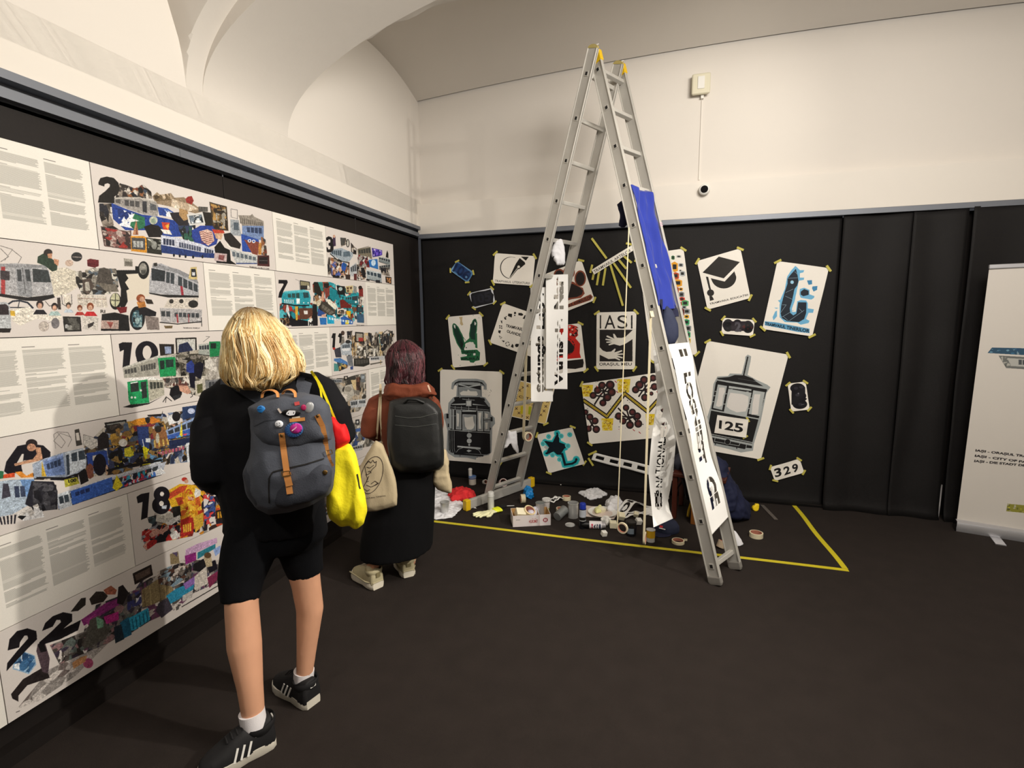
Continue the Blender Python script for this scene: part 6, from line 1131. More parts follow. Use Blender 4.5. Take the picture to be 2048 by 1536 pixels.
# ================================================================== PAINTING THINGS ON THE CARPET
def G(px, py): return gnd(px, py)
M_steel = mat('tin_steel', (206, 206, 204), 0.3, metal=0.55, var=0.1, scale=20)
M_tin2 = mat('dull_tin', (150, 154, 154), 0.32, metal=0.5, var=0.15, scale=20)
M_sponge = mat('sponge_foam', (236, 228, 198), 0.95, var=0.06, scale=60, bump=0.5, bscale=300)
M_sponge2 = mat('white_foam', (236, 234, 226), 0.95, var=0.03, scale=60, bump=0.5, bscale=300)
def lay(name, label, outline, thick, m, seed, cat, amp=.006, group=None, sc=18, voxel=.006, z=0.0, mid=None):
    """soft or flat thing lying on the carpet, outline in photograph pixels of its ground footprint"""
    P = [gnd(*p) for p in outline]; c = sum(P, Vector()) / len(P); pts = []
    for i in range(len(P)):
        a, b = P[i], P[(i + 1) % len(P)]; n = max(1, int((b - a).length / .015)); pts += [a.lerp(b, j / n) for j in range(n)]
    mb = MB(); mb.rings([[c + (p - c) * s + UP * (thick * h + z) for p in pts] for s, h in ((.9, 0), (1, .15), (1, .4), (.85, .8), (.5, 1.0))])
    me = fuse(mb, voxel, 1, folds(amp * 1.5, sc * 1.3, seed))
    for v in me.vertices: v.co.z = max(v.co.z, z + .001)
    o = link(name, me, m); return tag(o, label, cat, group)
# cloths and plastic
lay('plastic_sheet', 'white plastic sheet spread by the skirt with a silver can on it', [(868, 1040), (905, 1037), (922, 1020), (932, 1010), (915, 998), (895, 985), (868, 975), (850, 985), (850, 1035)], .016, mat('white_sheet', (232, 232, 236), .4, var=.02), 2, 'plastic sheet', .006)
lay('red_cloth', 'crumpled red cloth on the carpet left of the ladder', [(897, 995), (903, 1006), (925, 1003), (948, 1000), (952, 994), (935, 985), (915, 983), (902, 988)], .065, mat('red_cloth_m', (214, 44, 48), .85, var=.1, bump=.2), 5, 'cloth', .010)
lay('paper_scrap', 'white paper offcuts beside the yellow foot of the ladder bar', [(904, 1012), (925, 1007), (942, 1009), (958, 1010), (950, 1017), (925, 1015)], .008, M_paper, 7, 'paper', .002)
lay('paper_scrap', 'thin pointed white paper offcut right of the yellow bar foot', [(936, 1013), (962, 1003), (946, 1014), (955, 1018), (938, 1016)], .006, M_paper, 8, 'paper', .001, voxel=.004)
lay('rag', 'white rag lying behind the blue-capped spray can', [(1155, 988), (1175, 982), (1198, 978), (1203, 985), (1216, 990), (1200, 998), (1178, 1001), (1165, 993)], .03, M_rag, 11, 'cloth', .008)
lay('plastic_wrap', 'crumpled white plastic wrap among the foam cubes', [(1212, 1012), (1228, 1005), (1240, 1004), (1245, 1018), (1235, 1028), (1215, 1026)], .08, MATS['white_sheet'], 14, 'plastic sheet', .012)
lay('blue_glove', 'crumpled bright blue disposable glove behind the tape roll', [(1048, 990), (1052, 984), (1060, 986), (1067, 994), (1064, 999), (1052, 998)], .07, mat('blue_nitrile', (24, 132, 206), .35, var=.1), 17, 'glove', .010, sc=30, voxel=.005)
# silver can on the sheet
def can(name, label, px, py, r, h, m, cat='can', tilt=None, lid=None, lm=None, open_=False, group=None, taper=1.0, z=0.0, rimm=None, band=None, zc=None):
    p = G(px, py) + UP * z; e = empty(name, p, label, cat, group); ax = Vector(tilt).normalized() if tilt else UP
    if tilt: p = p + UP * (zc if zc is not None else r)
    if open_: prof = [(r * taper, 0), (r, h), (r + .002, h), (r + .002, h + .002), (r - .002, h + .002), (r * taper - .002, .003), (0.001, .003)]
    else: prof = [(r * taper, 0), (r, h)]
    mb = MB(); mb.lathe(p, prof, ax, 32, (True, not open_)); mb.make('body', m, e, 35)
    mb = MB(); mb.lathe(p, [(r + .0005, h - .004), (r + .0025, h - .003), (r + .0025, h), (r - .003, h + .001)], ax, 32, (False, False)); mb.make('rim', rimm or m, e, 35)
    if lid: mb = MB(); mb.lathe(p + ax * h, lid, ax, 32); mb.make('lid', lm or m, e, 35)
    if band:
        for b0, b1, bm in band: mb = MB(); mb.lathe(p, [(r * (taper + (1 - taper) * b0 / h) + .0012, b0), (r * (taper + (1 - taper) * b1 / h) + .0012, b1)], ax, 32, (False, False)); mb.make('label_band', bm, e, 35)
    return e
M_print = mat('printed_label', (206, 200, 196), .5, var=.35, scale=90)
can('tin_can', 'shiny silver can standing on the white plastic sheet', 890, 1027, .037, .085, M_steel, taper=.78, z=.012, open_=True)
e = can('paint_tub', 'white tub with a blue lid near the wall, carrying a white bottle', 945, 968, .034, .070, mat('beige_label', (222, 214, 200), .5), lid=[(.036, -.008), (.036, .008), (.030, .011)], lm=mat('blue_lid', (96, 132, 190), .4), band=[(.056, .068, mat('deep_blue_band', (30, 44, 140), .5))])
e = can('bottle', 'small white bottle standing on the blue lid of the tub', 941, 968, .017, .062, M_pl, 'bottle', z=.0815, lid=[(.0165, 0), (.0165, .005), (.014, .008)], lm=M_pl)
can('spray_can', 'tall plain white spray can standing at the ladder bar', 982, 1021, .026, .125, mat('white_can', (200, 200, 196), .45, var=.06, scale=50), 'spray can', lid=[(.026, 0), (.0255, .028), (.022, .033)], lm=mat('white_cap', (212, 212, 208), .5, var=.1, scale=90))
# rubber glove
gm = mat('cream_rubber', (238, 236, 190), .5, var=.05); a, b = G(998, 1022), G(960, 1033); d = (b - a).normalized(); s = Vector((-d.y, d.x, 0)); ge = empty('rubber_glove', b, 'cream rubber glove with a bright yellow cuff lying on the carpet', 'glove')
mb = MB(); mb.rings([[a + d * t + s * (w * math.cos(q)) + UP * (.014 + .013 * math.sin(q)) for q in np.linspace(0, 2 * math.pi, 16, endpoint=False)] for t, w in ((-.0, .040), (.05, .034), (.10, .036), (.15, .040), (.17, .034))])
for k, (o_, L_, an) in enumerate(((-.030, .07, -.25), (-.012, .085, -.08), (.008, .082, .06), (.026, .065, .22))):
    dd = (d + s * an).normalized(); st = a + d * .15 + s * o_ + UP * .013; mb.tube([st, st + dd * L_ * .5 + UP * .003, st + dd * L_], [.0125, .0115, .009], 10)
st = a + d * .09 + s * .03 + UP * .013; mb.tube([st, st + d * .04 + s * .03, st + d * .075 + s * .035], [.014, .012, .009], 10)
link('glove_body', fuse(mb, .004, 2, folds(.002, 30, 3)), gm, ge)
mb = MB(); mb.rings([[a + d * t + s * (w * math.cos(q)) + UP * (.016 + hh * math.sin(q)) for q in np.linspace(0, 2 * math.pi, 16, endpoint=False)] for t, w, hh in ((-.005, .046, .016), (.03, .040, .018), (.055, .030, .017))]); mb.make('cuff', mat('neon_yellow', (238, 246, 40), .5), ge, 40)
# brush
a, b = G(1000, 1016), G(1020, 1014); d = (b - a).normalized(); be = empty('paint_brush', a, 'dark paint brush with a metal handle lying left of the open box', 'brush')
mb = MB(); mb.tube([a + UP * .012, a + d * .03 + UP * .014, a + d * .06 + UP * .012], [.012, .022, .010], 10, flat=.5); link('bristles', fuse(mb, .004, 2, folds(.003, 40)), M_dark, be)
MB().tube([a + d * .055 + UP * .012, a + d * .12 + UP * .008], [.004, .003], 8).make('handle', M_steel, be, 40)
# open cardboard box
M_kraft = mat('kraft_inside', (178, 138, 84), .8, var=.06, scale=30); M_boxw = mat('box_white', (214, 206, 206), .6, var=.02)
b0, b1 = G(1026, 1054), G(1101, 1050); bx = (b1 - b0); bL = bx.length; bx.normalize(); by = Vector((-bx.y, bx.x, 0)); bH, bD = .085, .155
box = empty('cardboard_box', b0 + bx * bL / 2, 'open white cardboard box with red print holding foam, tape and a can', 'box')
def wallb(p, q, nm='side_panel'):
    dd = (q - p); n = Vector((-dd.y, dd.x, 0)).normalized(); mid = (b0 + bx * bL / 2 + by * bD / 2)
    if n.dot(mid - p) > 0: n = -n
    o = MB().beam(p + UP * bH / 2, q + UP * bH / 2, bH, .003, UP).make(nm, M_boxw, box)
    o2 = MB().beam(p + UP * bH / 2 - n * .0022, q + UP * bH / 2 - n * .0022, bH - .001, .0012, UP).make('inner_face', M_kraft, o)
p0, p1, p2, p3 = b0, b0 + bx * bL, b0 + bx * bL + by * bD, b0 + by * bD
for u, v in ((p0, p1), (p1, p2), (p2, p3), (p3, p0)): wallb(u, v)
dv = b0 + bx * bL * .70; wallb(dv, dv + by * bD, 'divider')
MB().beam(b0 + bx * bL / 2 + UP * .003, b0 + bx * bL / 2 + by * bD + UP * .003, bL, .004, bx).make('bottom', M_kraft, box)
c = Canvas(420, 150, (214, 206, 206), [(0, 0), (1, 0), (1, 1), (0, 1)])
c.text('#9a3030', '+EUROMET', [(.42, .42), (.66, .42), (.66, .72), (.42, .72)], .03); c.text('#555', 'alimentare', [(.08, .3), (.19, .3), (.19, .42), (.08, .42)], .0); c.E('#8a2030', .86, .5, .065, .20); c.text('#e8e0e0', '10', [(.825, .38), (.895, .38), (.895, .62), (.825, .62)], .05); c.R('#a03030', .695, 0, .70, 1); c.text('#b06060', 'the trade', [(.50, .25), (.62, .25), (.62, .35), (.50, .35)])
pf = b0 - by * .0022; me = grid(1, 1, lambda u, v: pf + bx * bL * u + UP * (bH * (1 - v))); link('printed_front', me, printed('print', c, .6), box)
pin = lambda x, y: b0 + bx * bL * x + by * bD * y
def cube(label, p, s, rz, tilt, m, group='foam cubes scattered around the cans'):
    R = Matrix.Rotation(rz, 3, 'Z') @ Matrix.Rotation(tilt, 3, Vector((1, .4, 0)).normalized()); mb = MB()
    h = max(abs((R @ Vector((a, b, cc))).z) for a in (-1, 1) for b in (-1, 1) for cc in (-1, 1)) * s / 2
    mb.box(Vector(p) + UP * h, s, s * .95, s * .9, R @ Vector((1, 0, 0)), R @ Vector((0, 1, 0)), R @ Vector((0, 0, 1)))
    o = mb.make('foam_cube', m); bevel(o, s * .06, 2); return tag(o, label, 'foam cube', group)
cube('cream foam cube inside the open cardboard box', pin(.22, .45) + UP * .02, .07, .5, .5, M_sponge)
roll('wide roll of masking tape inside the open cardboard box', pin(.46, .55) + UP * .075, (.45, -.25, .75), .046, .034, .055, m=mat('masking_tape_cream', (222, 204, 160), .6))
o = lay('plastic_bag', 'white and blue crumpled wrapper in the box beside the tape', [(1052, 1040), (1075, 1030), (1078, 1042), (1060, 1048)], .04, mat('white_blue', (214, 212, 226), .4, var=.12, scale=40), 3, 'wrapper', .006, z=.045)
can('tin_can', 'silver tin with a dull lid standing in the box divider', 1080, 1035, .034, .085, M_steel, z=.035, lid=[(.035, 0), (.035, .003), (.030, .002)], lm=M_tin2)
# cup with printed lid
e = can('paper_cup', 'white printed cup with a round lid behind the box', 1093, 1022, .030, .10, mat('cup_print', (214, 208, 204), .5, var=.3, scale=70), 'cup', taper=.68, lid=[(.036, -.012), (.037, -.004), (.034, .004), (.030, .002)], lm=mat('cup_lid', (206, 204, 200), .45, var=.25, scale=120), band=[(.004, .03, mat('olive_band', (170, 170, 70), .5, var=.5, scale=90))])
def strip_floor(label, a, b, w, txt, arch=.0, seed=0):
    pa, pb = G(*a), G(*b); d = pb - pa; L_ = d.length; d.normalize(); s = Vector((-d.y, d.x, 0)); nu, nv = int(L_ / .003), int(w / .003); c = Canvas(nu, nv, '#fff', [(0, 0), (1, 0), (1, 1), (0, 1)])
    c.text('#000', txt, [(.08, .2), (.92, .2), (.92, .8), (.08, .8)], .05); hole = c.a[..., 0] < .5
    o = sheet_with_holes('stencil_strip', lambda u, v: pa + d * (L_ * u) + s * (w * (.5 - v)) + UP * (.004 + arch * math.sin(u * math.pi) ** 2 + .008 * math.sin(u * 9 + seed) ** 2 + .004 * v), nu, nv, hole, M_paper); tag(o, label, 'paper strip', 'stencil strips lying on the carpet'); return o
strip_floor('small stencil strip lying between the cup and the flat tape roll', (1102, 1005), (1127, 998), .07, 'RA', .02)
roll('flat masking tape roll behind the open metal can', G(1133, 1000) + UP * .018, (0, .05, 1), .036, .028, .034)
roll('masking tape roll standing on its edge in front of the blue glove', G(1046, 1006) + UP * .038, (1, .45, 0), .038, .028, .038)
roll('flat masking tape roll behind the tipped tin', G(1122, 1022) + UP * .012, (.1, .0, 1), .040, .031, .02)
can('tin_can', 'open empty metal can standing behind the small round lid', 1146, 1034, .040, .115, M_steel, open_=True)
M_glass = mat('smoky_glass', (150, 158, 156), 0.08, trans=.35, metal=.5, ior=1.4)
g1, g2 = G(1112, 1043), G(1140, 1028); dd = (g2 - g1).normalized()
e = can('tin_can', 'dull metal can tipped over on its side next to the box', 1114, 1042, .034, .105, M_tin2, tilt=tuple(dd + UP * .25), open_=True)
o = MB().lathe(G(1140, 1051), [(.001, .001), (.034, .001), (.0375, .004), (.036, .009), (.031, .005), (.001, .005)], UP, 36, (False, False)).make('can_top', M_steel, None, 30); tag(o, 'round metal lid lying flat on the carpet', 'lid')
M_canb = mat('spray_black', (22, 22, 26), .3); M_canw = mat('spray_label', (190, 196, 208), .4, var=.1, scale=60); M_capb = mat('blue_cap', (30, 52, 160), .4)
can('spray_can', 'standing spray can with a blue cap, pale label and black base', 1165, 1056, .0245, .150, M_canb, 'spray can', lid=[(.0245, 0), (.0235, .035), (.020, .042)], lm=M_capb, band=[(.09, .148, M_canw), (.062, .066, mat('white_line', (220, 220, 220), .5))])
# lying spray can with printed word
g1, g2 = G(1163, 1056), G(1212, 1058); ax = (g2 - g1).normalized(); r = .0285; cpos = g1 + UP * r; sc_ = empty('spray_can', g1.lerp(g2, .5), 'white spray can lying on its side with coloured letters', 'spray can', 'spray cans')
M_blkcap = mat('black_cap', (16, 16, 18), .35)
L_ = (g2 - g1).length
MB().lathe(cpos, [(.0255, 0), (.0275, .01), (.0275, L_ * .30)], ax, 32).make('cap', M_blkcap, sc_, 35)
c = Canvas(300, 300, (222, 218, 220), [(0, 0), (1, 0), (1, 1), (0, 1)])
for i, (t, col) in enumerate((('M', '#c02048'), ('A', '#2a2440'), ('G', '#26304c'), ('I', '#26304c'))): c.text(col, t, rotcw(.40, .62, .16 + 0, .30) if False else [(.14 + i * .21, .62), (.14 + i * .21, .40), (.28 + i * .21, .40), (.28 + i * .21, .62)], .06)
def fcan(u, v): a_ = (v - .5) * 2 * math.pi; side = ax.cross(UP).normalized(); side = side if side.y < 0 else -side; return cpos + ax * (L_ * (.32 + .50 * u)) + side * (math.cos(a_) * r) + UP * (math.sin(-a_) * r)
link('printed_sleeve', smooth(grid(10, 36, fcan), None), printed('print', c, .4), sc_)
MB().lathe(cpos + ax * (L_ * .31), [(r - .002, 0), (r - .002, L_ * .52), (.022, L_ * .58), (.020, L_ * .66), (.012, L_ * .68)], ax, 32).make('body', mat('grey_can', (176, 172, 174), .4, metal=.3), sc_, 40)
# foam cubes
for lab, px, py, s, rz, ti, m in (('white foam cube in front of the lying spray can', 1208, 1073, .036, .6, .25, M_sponge2), ('cream foam block tilted in front of the plate', 1226, 1056, .05, .2, .1, M_sponge), ('cream foam cube on top of the plate pile', 1203, 1028, .045, .9, .3, M_sponge), ('cream foam cube leaning between plate and black jar', 1242, 1042, .05, .3, .6, M_sponge), ('pale foam cube right of the black jar', 1277, 1050, .042, .5, .4, M_sponge2), ('small cream foam cube behind the black jar', 1272, 1035, .035, .1, .5, M_sponge), ('white foam cube beside the lying spray can nozzle', 1212, 1044, .038, .4, .3, M_sponge2)):
    cube(lab, G(px, py), s, rz, ti, m)
for lab, px, py in (('tiny white foam ball at the foot of the black wall', 1122, 971), ('tiny white foam ball beside the dark stool leg', 1336, 998)):
    p = G(px, py); mb = MB(); mb.lathe(p, [(.003, 0), (.009, .004), (.010, .010), (.007, .016), (.002, .018)]); o = link('foam_ball', fuse(mb, .0025, 2, folds(.002, 60)), M_sponge2); tag(o, lab, 'foam ball', 'tiny foam balls on the carpet')
# plate with foam
pc = G(1205, 1030); pl = MB(); pl.lathe(pc, [(.001, .004), (.06, .004), (.085, .016), (.112, .026), (.114, .029), (.085, .020), (.06, .007), (.001, .007)], UP, 40, (False, False)); o = pl.make('paper_plate', M_pl, None, 40); tag(o, 'wide white paper plate holding foam pieces and paint', 'plate')
pt = lay('foam_scrap', 'pale yellow foam scrap lying on the paper plate', [(1188, 1026), (1202, 1020), (1206, 1030), (1192, 1034)], .035, mat('yellowish_foam', (226, 224, 160), .9), 4, 'foam', .005, z=.02)
lay('tray', 'low white cardboard tray under the paper plate', [(1165, 1034), (1228, 1040), (1240, 1022), (1170, 1012)], .018, mat('tray_card', (206, 190, 180), .7), 6, 'tray', .001)
strip_floor('stencil strip with cut letters arching over the papers', (1236, 1030), (1290, 1012), .10, 'ORA', .07, 1)
strip_floor('stencil strip with cut letters in front of the arching one', (1240, 1036), (1296, 1028), .075, 'IAȘI', .015, 2)
lay('paper_stack', 'white paper sheets lying behind the navy cap', [(1290, 1030), (1340, 1044), (1346, 1030), (1325, 1014), (1285, 1012)], .012, M_paper, 9, 'paper', .003)
lay('plastic_cup', 'crushed white plastic cup between spray can and foam block', [(1200, 1046), (1214, 1052), (1222, 1044), (1210, 1038)], .045, M_pl, 10, 'cup', .006, voxel=.005)
# jar, yellow can
M_jar = mat('dark_jar', (26, 27, 30), .18, var=.2); M_jlab = mat('grey_jar_label', (116, 128, 140), .5, var=.15, scale=60)
p = G(1262, 1070); e = empty('glass_jar', p, 'black paint jar with a grey label and dark lid', 'jar')
MB().lathe(p, [(.030, 0), (.036, .006), (.037, .070), (.031, .082), (.031, .088)], UP, 32).make('body', M_jar, e, 35); MB().lathe(p + UP * .086, [(.036, 0), (.037, .004), (.037, .016), (.030, .019), (.028, .016)], UP, 32).make('lid', mat('lid_dark', (52, 50, 48), .35, metal=.3), e, 35)
lf = (CAMP - p); la = math.atan2(lf.y, lf.x); mb = MB(); mb.rings([[p + Vector((math.cos(la + t) * .0378, math.sin(la + t) * .0378, z)) for t in np.linspace(-.75, .55, 12)] for z in (.022, .062)], (False, False), False); mb.make('label', M_jlab, e, 40)
can('paint_can', 'small yellow and white paint can under the crumpled strip', 1301, 1082, .0285, .085, mat('can_white', (206, 206, 208), .4, var=.1, scale=50), 'paint can', band=[(.03, .083, mat('can_yellow', (226, 178, 40), .4, var=.15, scale=20))])
# cap on the carpet
cp = G(1332, 1062); ce = empty('baseball_cap', cp, 'navy baseball cap with a small red emblem lying on the carpet', 'cap')
mb = MB(); mb.rings([[cp + Vector((rr * 1.15 * math.cos(t), rr * .95 * math.sin(t), z)) for t in np.linspace(0, 2 * math.pi, 28, endpoint=False)] for rr, z in ((.078, 0), (.082, .02), (.078, .05), (.06, .078), (.03, .092), (.004, .096))]); link('crown', fuse(mb, .007, 3, folds(.003, 12, 1)), M_navy2, ce)
mb = MB(); mb.rings([[cp + Vector((-.05 + .09 * math.cos(t) * s, -.045 + .085 * math.sin(t) * s, z)) for t in np.linspace(0, 2 * math.pi, 26, endpoint=False)] for s, z in ((.95, .002), (1, .006), (.95, .010))]); mb.make('brim', M_navy, ce, 40)
fd = Vector((-.35, -.94, 0)).normalized(); sd = Vector((.94, -.35, 0)); 
MB().box(cp + fd * .075 + UP * .058 - sd * .01, .022, .003, .014, sd, (fd + UP * .8).normalized()).make('emblem', mat('red_emblem', (206, 40, 48), .6), ce); MB().box(cp + fd * .083 + UP * .047, .045, .003, .006, sd, (fd + UP * .8).normalized()).make('emblem_lettering', M_pl, ce)
MB().tube([cp + Vector((-.09, -.11, .004)), cp + Vector((-.05, -.125, .004)), cp + Vector((0, -.10, .004))], .0025, 6).make('brim_edge', mat('grey_piping', (150, 150, 152), .6), ce)
rt = roll('flat masking tape roll in front of the navy cap, tape end loose', G(1356, 1086) + UP * .011, (0, 0, 1), .042, .033, .021)
MB().box(G(1371, 1083) + UP * .012, .022, .002, .016, (RT + FW * -.3).normalized(), FW).make('loose_end', M_mask, rt)
roll('flat masking tape roll alone at the right of the ladder', G(1512, 1074) + UP * .018, (0, 0, 1), .045, .035, .034)
e = roll('small roll of clear tape behind the front ladder foot', G(1442, 1096) + UP * .028, (.3, .2, .9), .026, .018, .045, m=mat('clear_tape', (206, 186, 160), .2, trans=.25))
p = G(1470, 1092); mb = MB(); mb.lathe(p + Vector((.02, .03, 0)), [(.002, .10), (.012, .085), (.030, .03), (.038, .0)][::-1], (Vector((-.25, .05, 1))), 24); o = link('paper_cone', fuse(mb, .005, 2, folds(.002, 20)), M_rag); tag(o, 'rolled white paper cone standing behind the front ladder leg', 'paper')
roll('white tape roll on the carpet behind the left ladder legs', G(1006, 972) + UP * .03, (.5, -.6, .45), .04, .03, .035, m=mat('pinkish_tape', (214, 196, 192), .5))
roll('small white roll mostly hidden by the near left ladder leg', G(970, 968) + UP * .02, (.6, -.5, .3), .022, .015, .03, m=M_pl)
# yellow measuring piece and clear ruler
p = G(1510, 1021); mb = MB(); mb.lathe(p + UP * .02, [(.022, -.018), (.026, 0), (.022, .018)], (.2, -1, .2), 20); mb.box(p + Vector((.012, .004, .04)), .03, .03, .03); o = link('tape_measure', fuse(mb, .004, 1), mat('bright_yellow', (244, 210, 30), .4)); bevel(o); tag(o, 'small bright yellow plastic piece right of the navy clothes', 'tape measure')
a, b = G(1524, 1011), G(1552, 1040); d = (b - a).normalized(); o = MB().beam(a + UP * .004, b + UP * .004, .028, .004, Vector((-d.y, d.x, 0))).make('clear_ruler', mat('clear_plastic', (120, 112, 106), .15, trans=.3)); tag(o, 'narrow transparent plastic ruler lying right of the yellow piece', 'ruler')

# ------------------------------------------------------------------ dark chair with clothes behind the ladder
M_wood = mat('dark_red_wood', (72, 30, 18), .45, var=.25, scale=10, stretch=(1, 1, .2)); M_oak = mat('amber_wood', (120, 72, 26), .5, var=.2)
cb_ = gnd(1400, 1022); ch = empty('wooden_stool', cb_, 'dark reddish wooden stool behind the ladder, covered with navy clothes', 'stool')
X, Y = Vector((.97, -.22, 0)).normalized(), Vector((.22, .97, 0)).normalized(); cc = gnd(1400, 1030)
for a_, b_, hh, m in ((-.17, .15, .34, M_wood), (.17, .15, .34, M_wood), (-.17, -.15, .34, M_wood), (-.02, -.20, .34, M_oak)):
    p = cc + X * a_ + Y * b_; o = MB().beam(p, p + UP * hh, .035, .035, X).make('leg', m, ch); bevel(o, .004, 2)
o = MB().box(cc + UP * .35, .38, .36, .03, X, Y).make('seat', M_wood, ch); bevel(o, .006, 2)
for z, s_ in ((.22, -1), (.22, 1)): MB().box(cc + X * .17 * s_ + UP * z, .02, .30, .025, X, Y).make('stretcher', M_wood, ch)
dj = depth(cc)
M_nj = mat('navy_jacket', (20, 26, 56), .8, var=.2, scale=6, bump=.2, bscale=120)
j = puff('navy_trousers', [(1420, 905), (1450, 925), (1462, 950), (1478, 975), (1494, 1003), (1504, 1030), (1500, 1040), (1460, 1043), (1425, 1045), (1402, 1060), (1385, 1050), (1384, 1010), (1372, 960), (1360, 930), (1380, 905)], dj - .10, .26, M_nj, None, 3.3, .022, sc=9, voxel=.010, sm=2); tag(j, 'large navy work clothes heaped over the stool and reaching the carpet', 'clothes')
j = puff('dark_jacket', [(1342, 920), (1360, 905), (1385, 915), (1392, 960), (1388, 1000), (1372, 1000), (1362, 960), (1350, 945)], dj + .0, .10, mat('charcoal_jacket', (28, 28, 38), .8, var=.1), None, 8.8, .01, sc=8, voxel=.01); tag(j, 'charcoal jacket hanging over the stool beside the navy clothes', 'jacket')
ys_ = atd(1379, 970, dj - .12); o = link('yellow_strap', smooth(grid(4, 20, lambda u, v: Vector((ys_.x + .018 * u, ys_.y, .02 + .22 * (1 - v))) + RT * (.012 * math.sin(v * 5))), None), mat('mustard', (196, 160, 40), .7)); solid(o, .004); tag(o, 'narrow mustard yellow strap hanging down beside the stool leg', 'strap')
# ================================================================== THE TWO VISITORS
from mathutils.bvhtree import BVHTree
M_skin = mat('skin', (214, 160, 128), .55, var=.07, scale=14, bump=.05)
def ringE(c, a, b, X=RT, Y=FW, n=28, p=1.0):
    return [c + X * (a * math.copysign(abs(math.cos(t)) ** p, math.cos(t))) + Y * (b * math.copysign(abs(math.sin(t)) ** p, math.sin(t))) for t in np.linspace(0, 2 * math.pi, n, endpoint=False)]
def A(p): return atd(*p)
def mtube(mb, pts, r, n=16): return mb.tube([A(p) if len(p) == 3 and p[0] > 20 else Vector(p) for p in pts], r, n)
def ellip(mb, c, X, Y, Z, n=18, m=12):
    rs = [[c + X * (math.cos(t) * math.sin(f_)) + Y * (math.sin(t) * math.sin(f_)) + Z * math.cos(f_) for t in np.linspace(0, 2 * math.pi, n, endpoint=False)] for f_ in np.linspace(.12, math.pi - .12, m)]
    return mb.rings(rs)
def hand(mb, wrist, d, palm_n, s=1.0):
    """palm, four fingers and a thumb, fingers lightly curled"""
    d = d.normalized(); side = d.cross(palm_n).normalized(); pn = side.cross(d)
    ellip(mb, wrist + d * .045 * s, d * .05 * s, side * .040 * s, pn * .016 * s)
    for k, L_ in enumerate((.062, .074, .07, .055)):
        st = wrist + d * .082 * s + side * (.027 - .018 * k) * s; a = st + d * L_ * .5 * s + pn * .006 * s; b = a + (d * .7 + pn * .7) * L_ * .3 * s; e = b + (d * .2 + pn) * L_ * .25 * s
        mb.tube([st - d * .02 * s, st, a, b, e], [.0095 * s, .0092 * s, .0085 * s, .0078 * s, .006 * s], 10)
    st = wrist + d * .025 * s + side * .035 * s; mb.tube([st - side * .01 * s, st + side * .02 * s + d * .02 * s, st + side * .03 * s + d * .045 * s + pn * .012 * s], [.013 * s, .011 * s, .008 * s], 10)
def face(parent, c, fdir, s=1.0):
    fdir = fdir.normalized(); sd = fdir.cross(UP).normalized(); up = sd.cross(fdir)
    for k in (-1, 1):
        p = c + fdir * .088 * s + sd * .031 * k * s + up * .005 * s
        e = MB(); ellip(e, p, sd * .012 * s, fdir * .010 * s, up * .009 * s); e = e.make('eye', mat('eye_white', (226, 222, 216), .2), parent, 60)
        MB().lathe(p + fdir * .0085 * s, [(.0055 * s, 0), (.004 * s, .0025 * s)], fdir, 14).make('iris', mat('iris_brown', (60, 40, 26), .2), e)
        MB().tube([p + up * .018 * s - sd * .014 * s, p + up * .022 * s + fdir * .003 * s, p + up * .018 * s + sd * .014 * s], .0028 * s, 6).make('eyebrow', mat('brow', (90, 64, 44), .8), parent)
    MB().tube([c + fdir * .088 * s - up * .05 * s - sd * .022 * s, c + fdir * .096 * s - up * .048 * s, c + fdir * .088 * s - up * .05 * s + sd * .022 * s], [.003 * s, .006 * s, .003 * s], 8).make('mouth', mat('lips', (178, 96, 88), .45), parent, 60)
def body(parent, P, s=1.0, fdir=None):
    mb = MB()
    for limb in ('legL', 'legR'): mtube(mb, P[limb][0], P[limb][1])
    tr = P['torso']; mb.rings([ringE(A(c), a, b) for c, a, b in tr])
    mtube(mb, P['neck'][0], P['neck'][1]); hc = A(P['head']); fdir = fdir or FW
    sd = fdir.cross(UP).normalized(); up = sd.cross(fdir).normalized()
    ellip(mb, hc, sd * .077 * s, fdir * .094 * s, up * .108 * s); ellip(mb, hc + fdir * .05 * s - up * .06 * s, sd * .045 * s, fdir * .045 * s, up * .045 * s)
    mb.tube([hc + fdir * .088 * s + up * .012 * s, hc + fdir * .108 * s - up * .018 * s, hc + fdir * .09 * s - up * .026 * s], [.007 * s, .013 * s, .010 * s], 8)
    for k in (-1, 1): ellip(mb, hc + sd * .079 * k * s - up * .005 * s, sd * .008 * s, fdir * .018 * s, up * .032 * s, 12, 8)
    for k in ('armL', 'armR'):
        pts, r = P[k]; mtube(mb, pts, r); a, b = A(pts[-2]), A(pts[-1]); hand(mb, b, (b - a), P[k + 'n'], s)
    for f_ in ('footL', 'footR'):
        h, t = P[f_]; h, t = Vector(h), Vector(t); d = (t - h).normalized(); mb.tube([h + d * .02 + UP * .035, h + d * .10 + UP * .04, h + d * .17 + UP * .028, t - d * .03 + UP * .02], [.028, .03, .028, .015], 12)
    o = link('body', fuse(mb, .0085, 3), M_skin, parent); face(parent, hc, fdir, s); return o
def bvh(o):
    me = o.data; return BVHTree.FromPolygons([v.co.copy() for v in me.vertices], [tuple(p.vertices) for p in me.polygons])
def hit(bv, px, py, lift=.002, fb=None):
    """point of a surface seen at a pixel, lifted towards the viewer"""
    d = ray(px, py).normalized()
    for t in bv if isinstance(bv, (list, tuple)) else [bv]:
        loc, nrm, i, dist = t.ray_cast(CAMP, d)
        if loc is not None: return loc + (nrm if nrm.dot(d) < 0 else -nrm) * lift * .6 - d * lift * .4
    return atd(px, py, fb) if fb else None
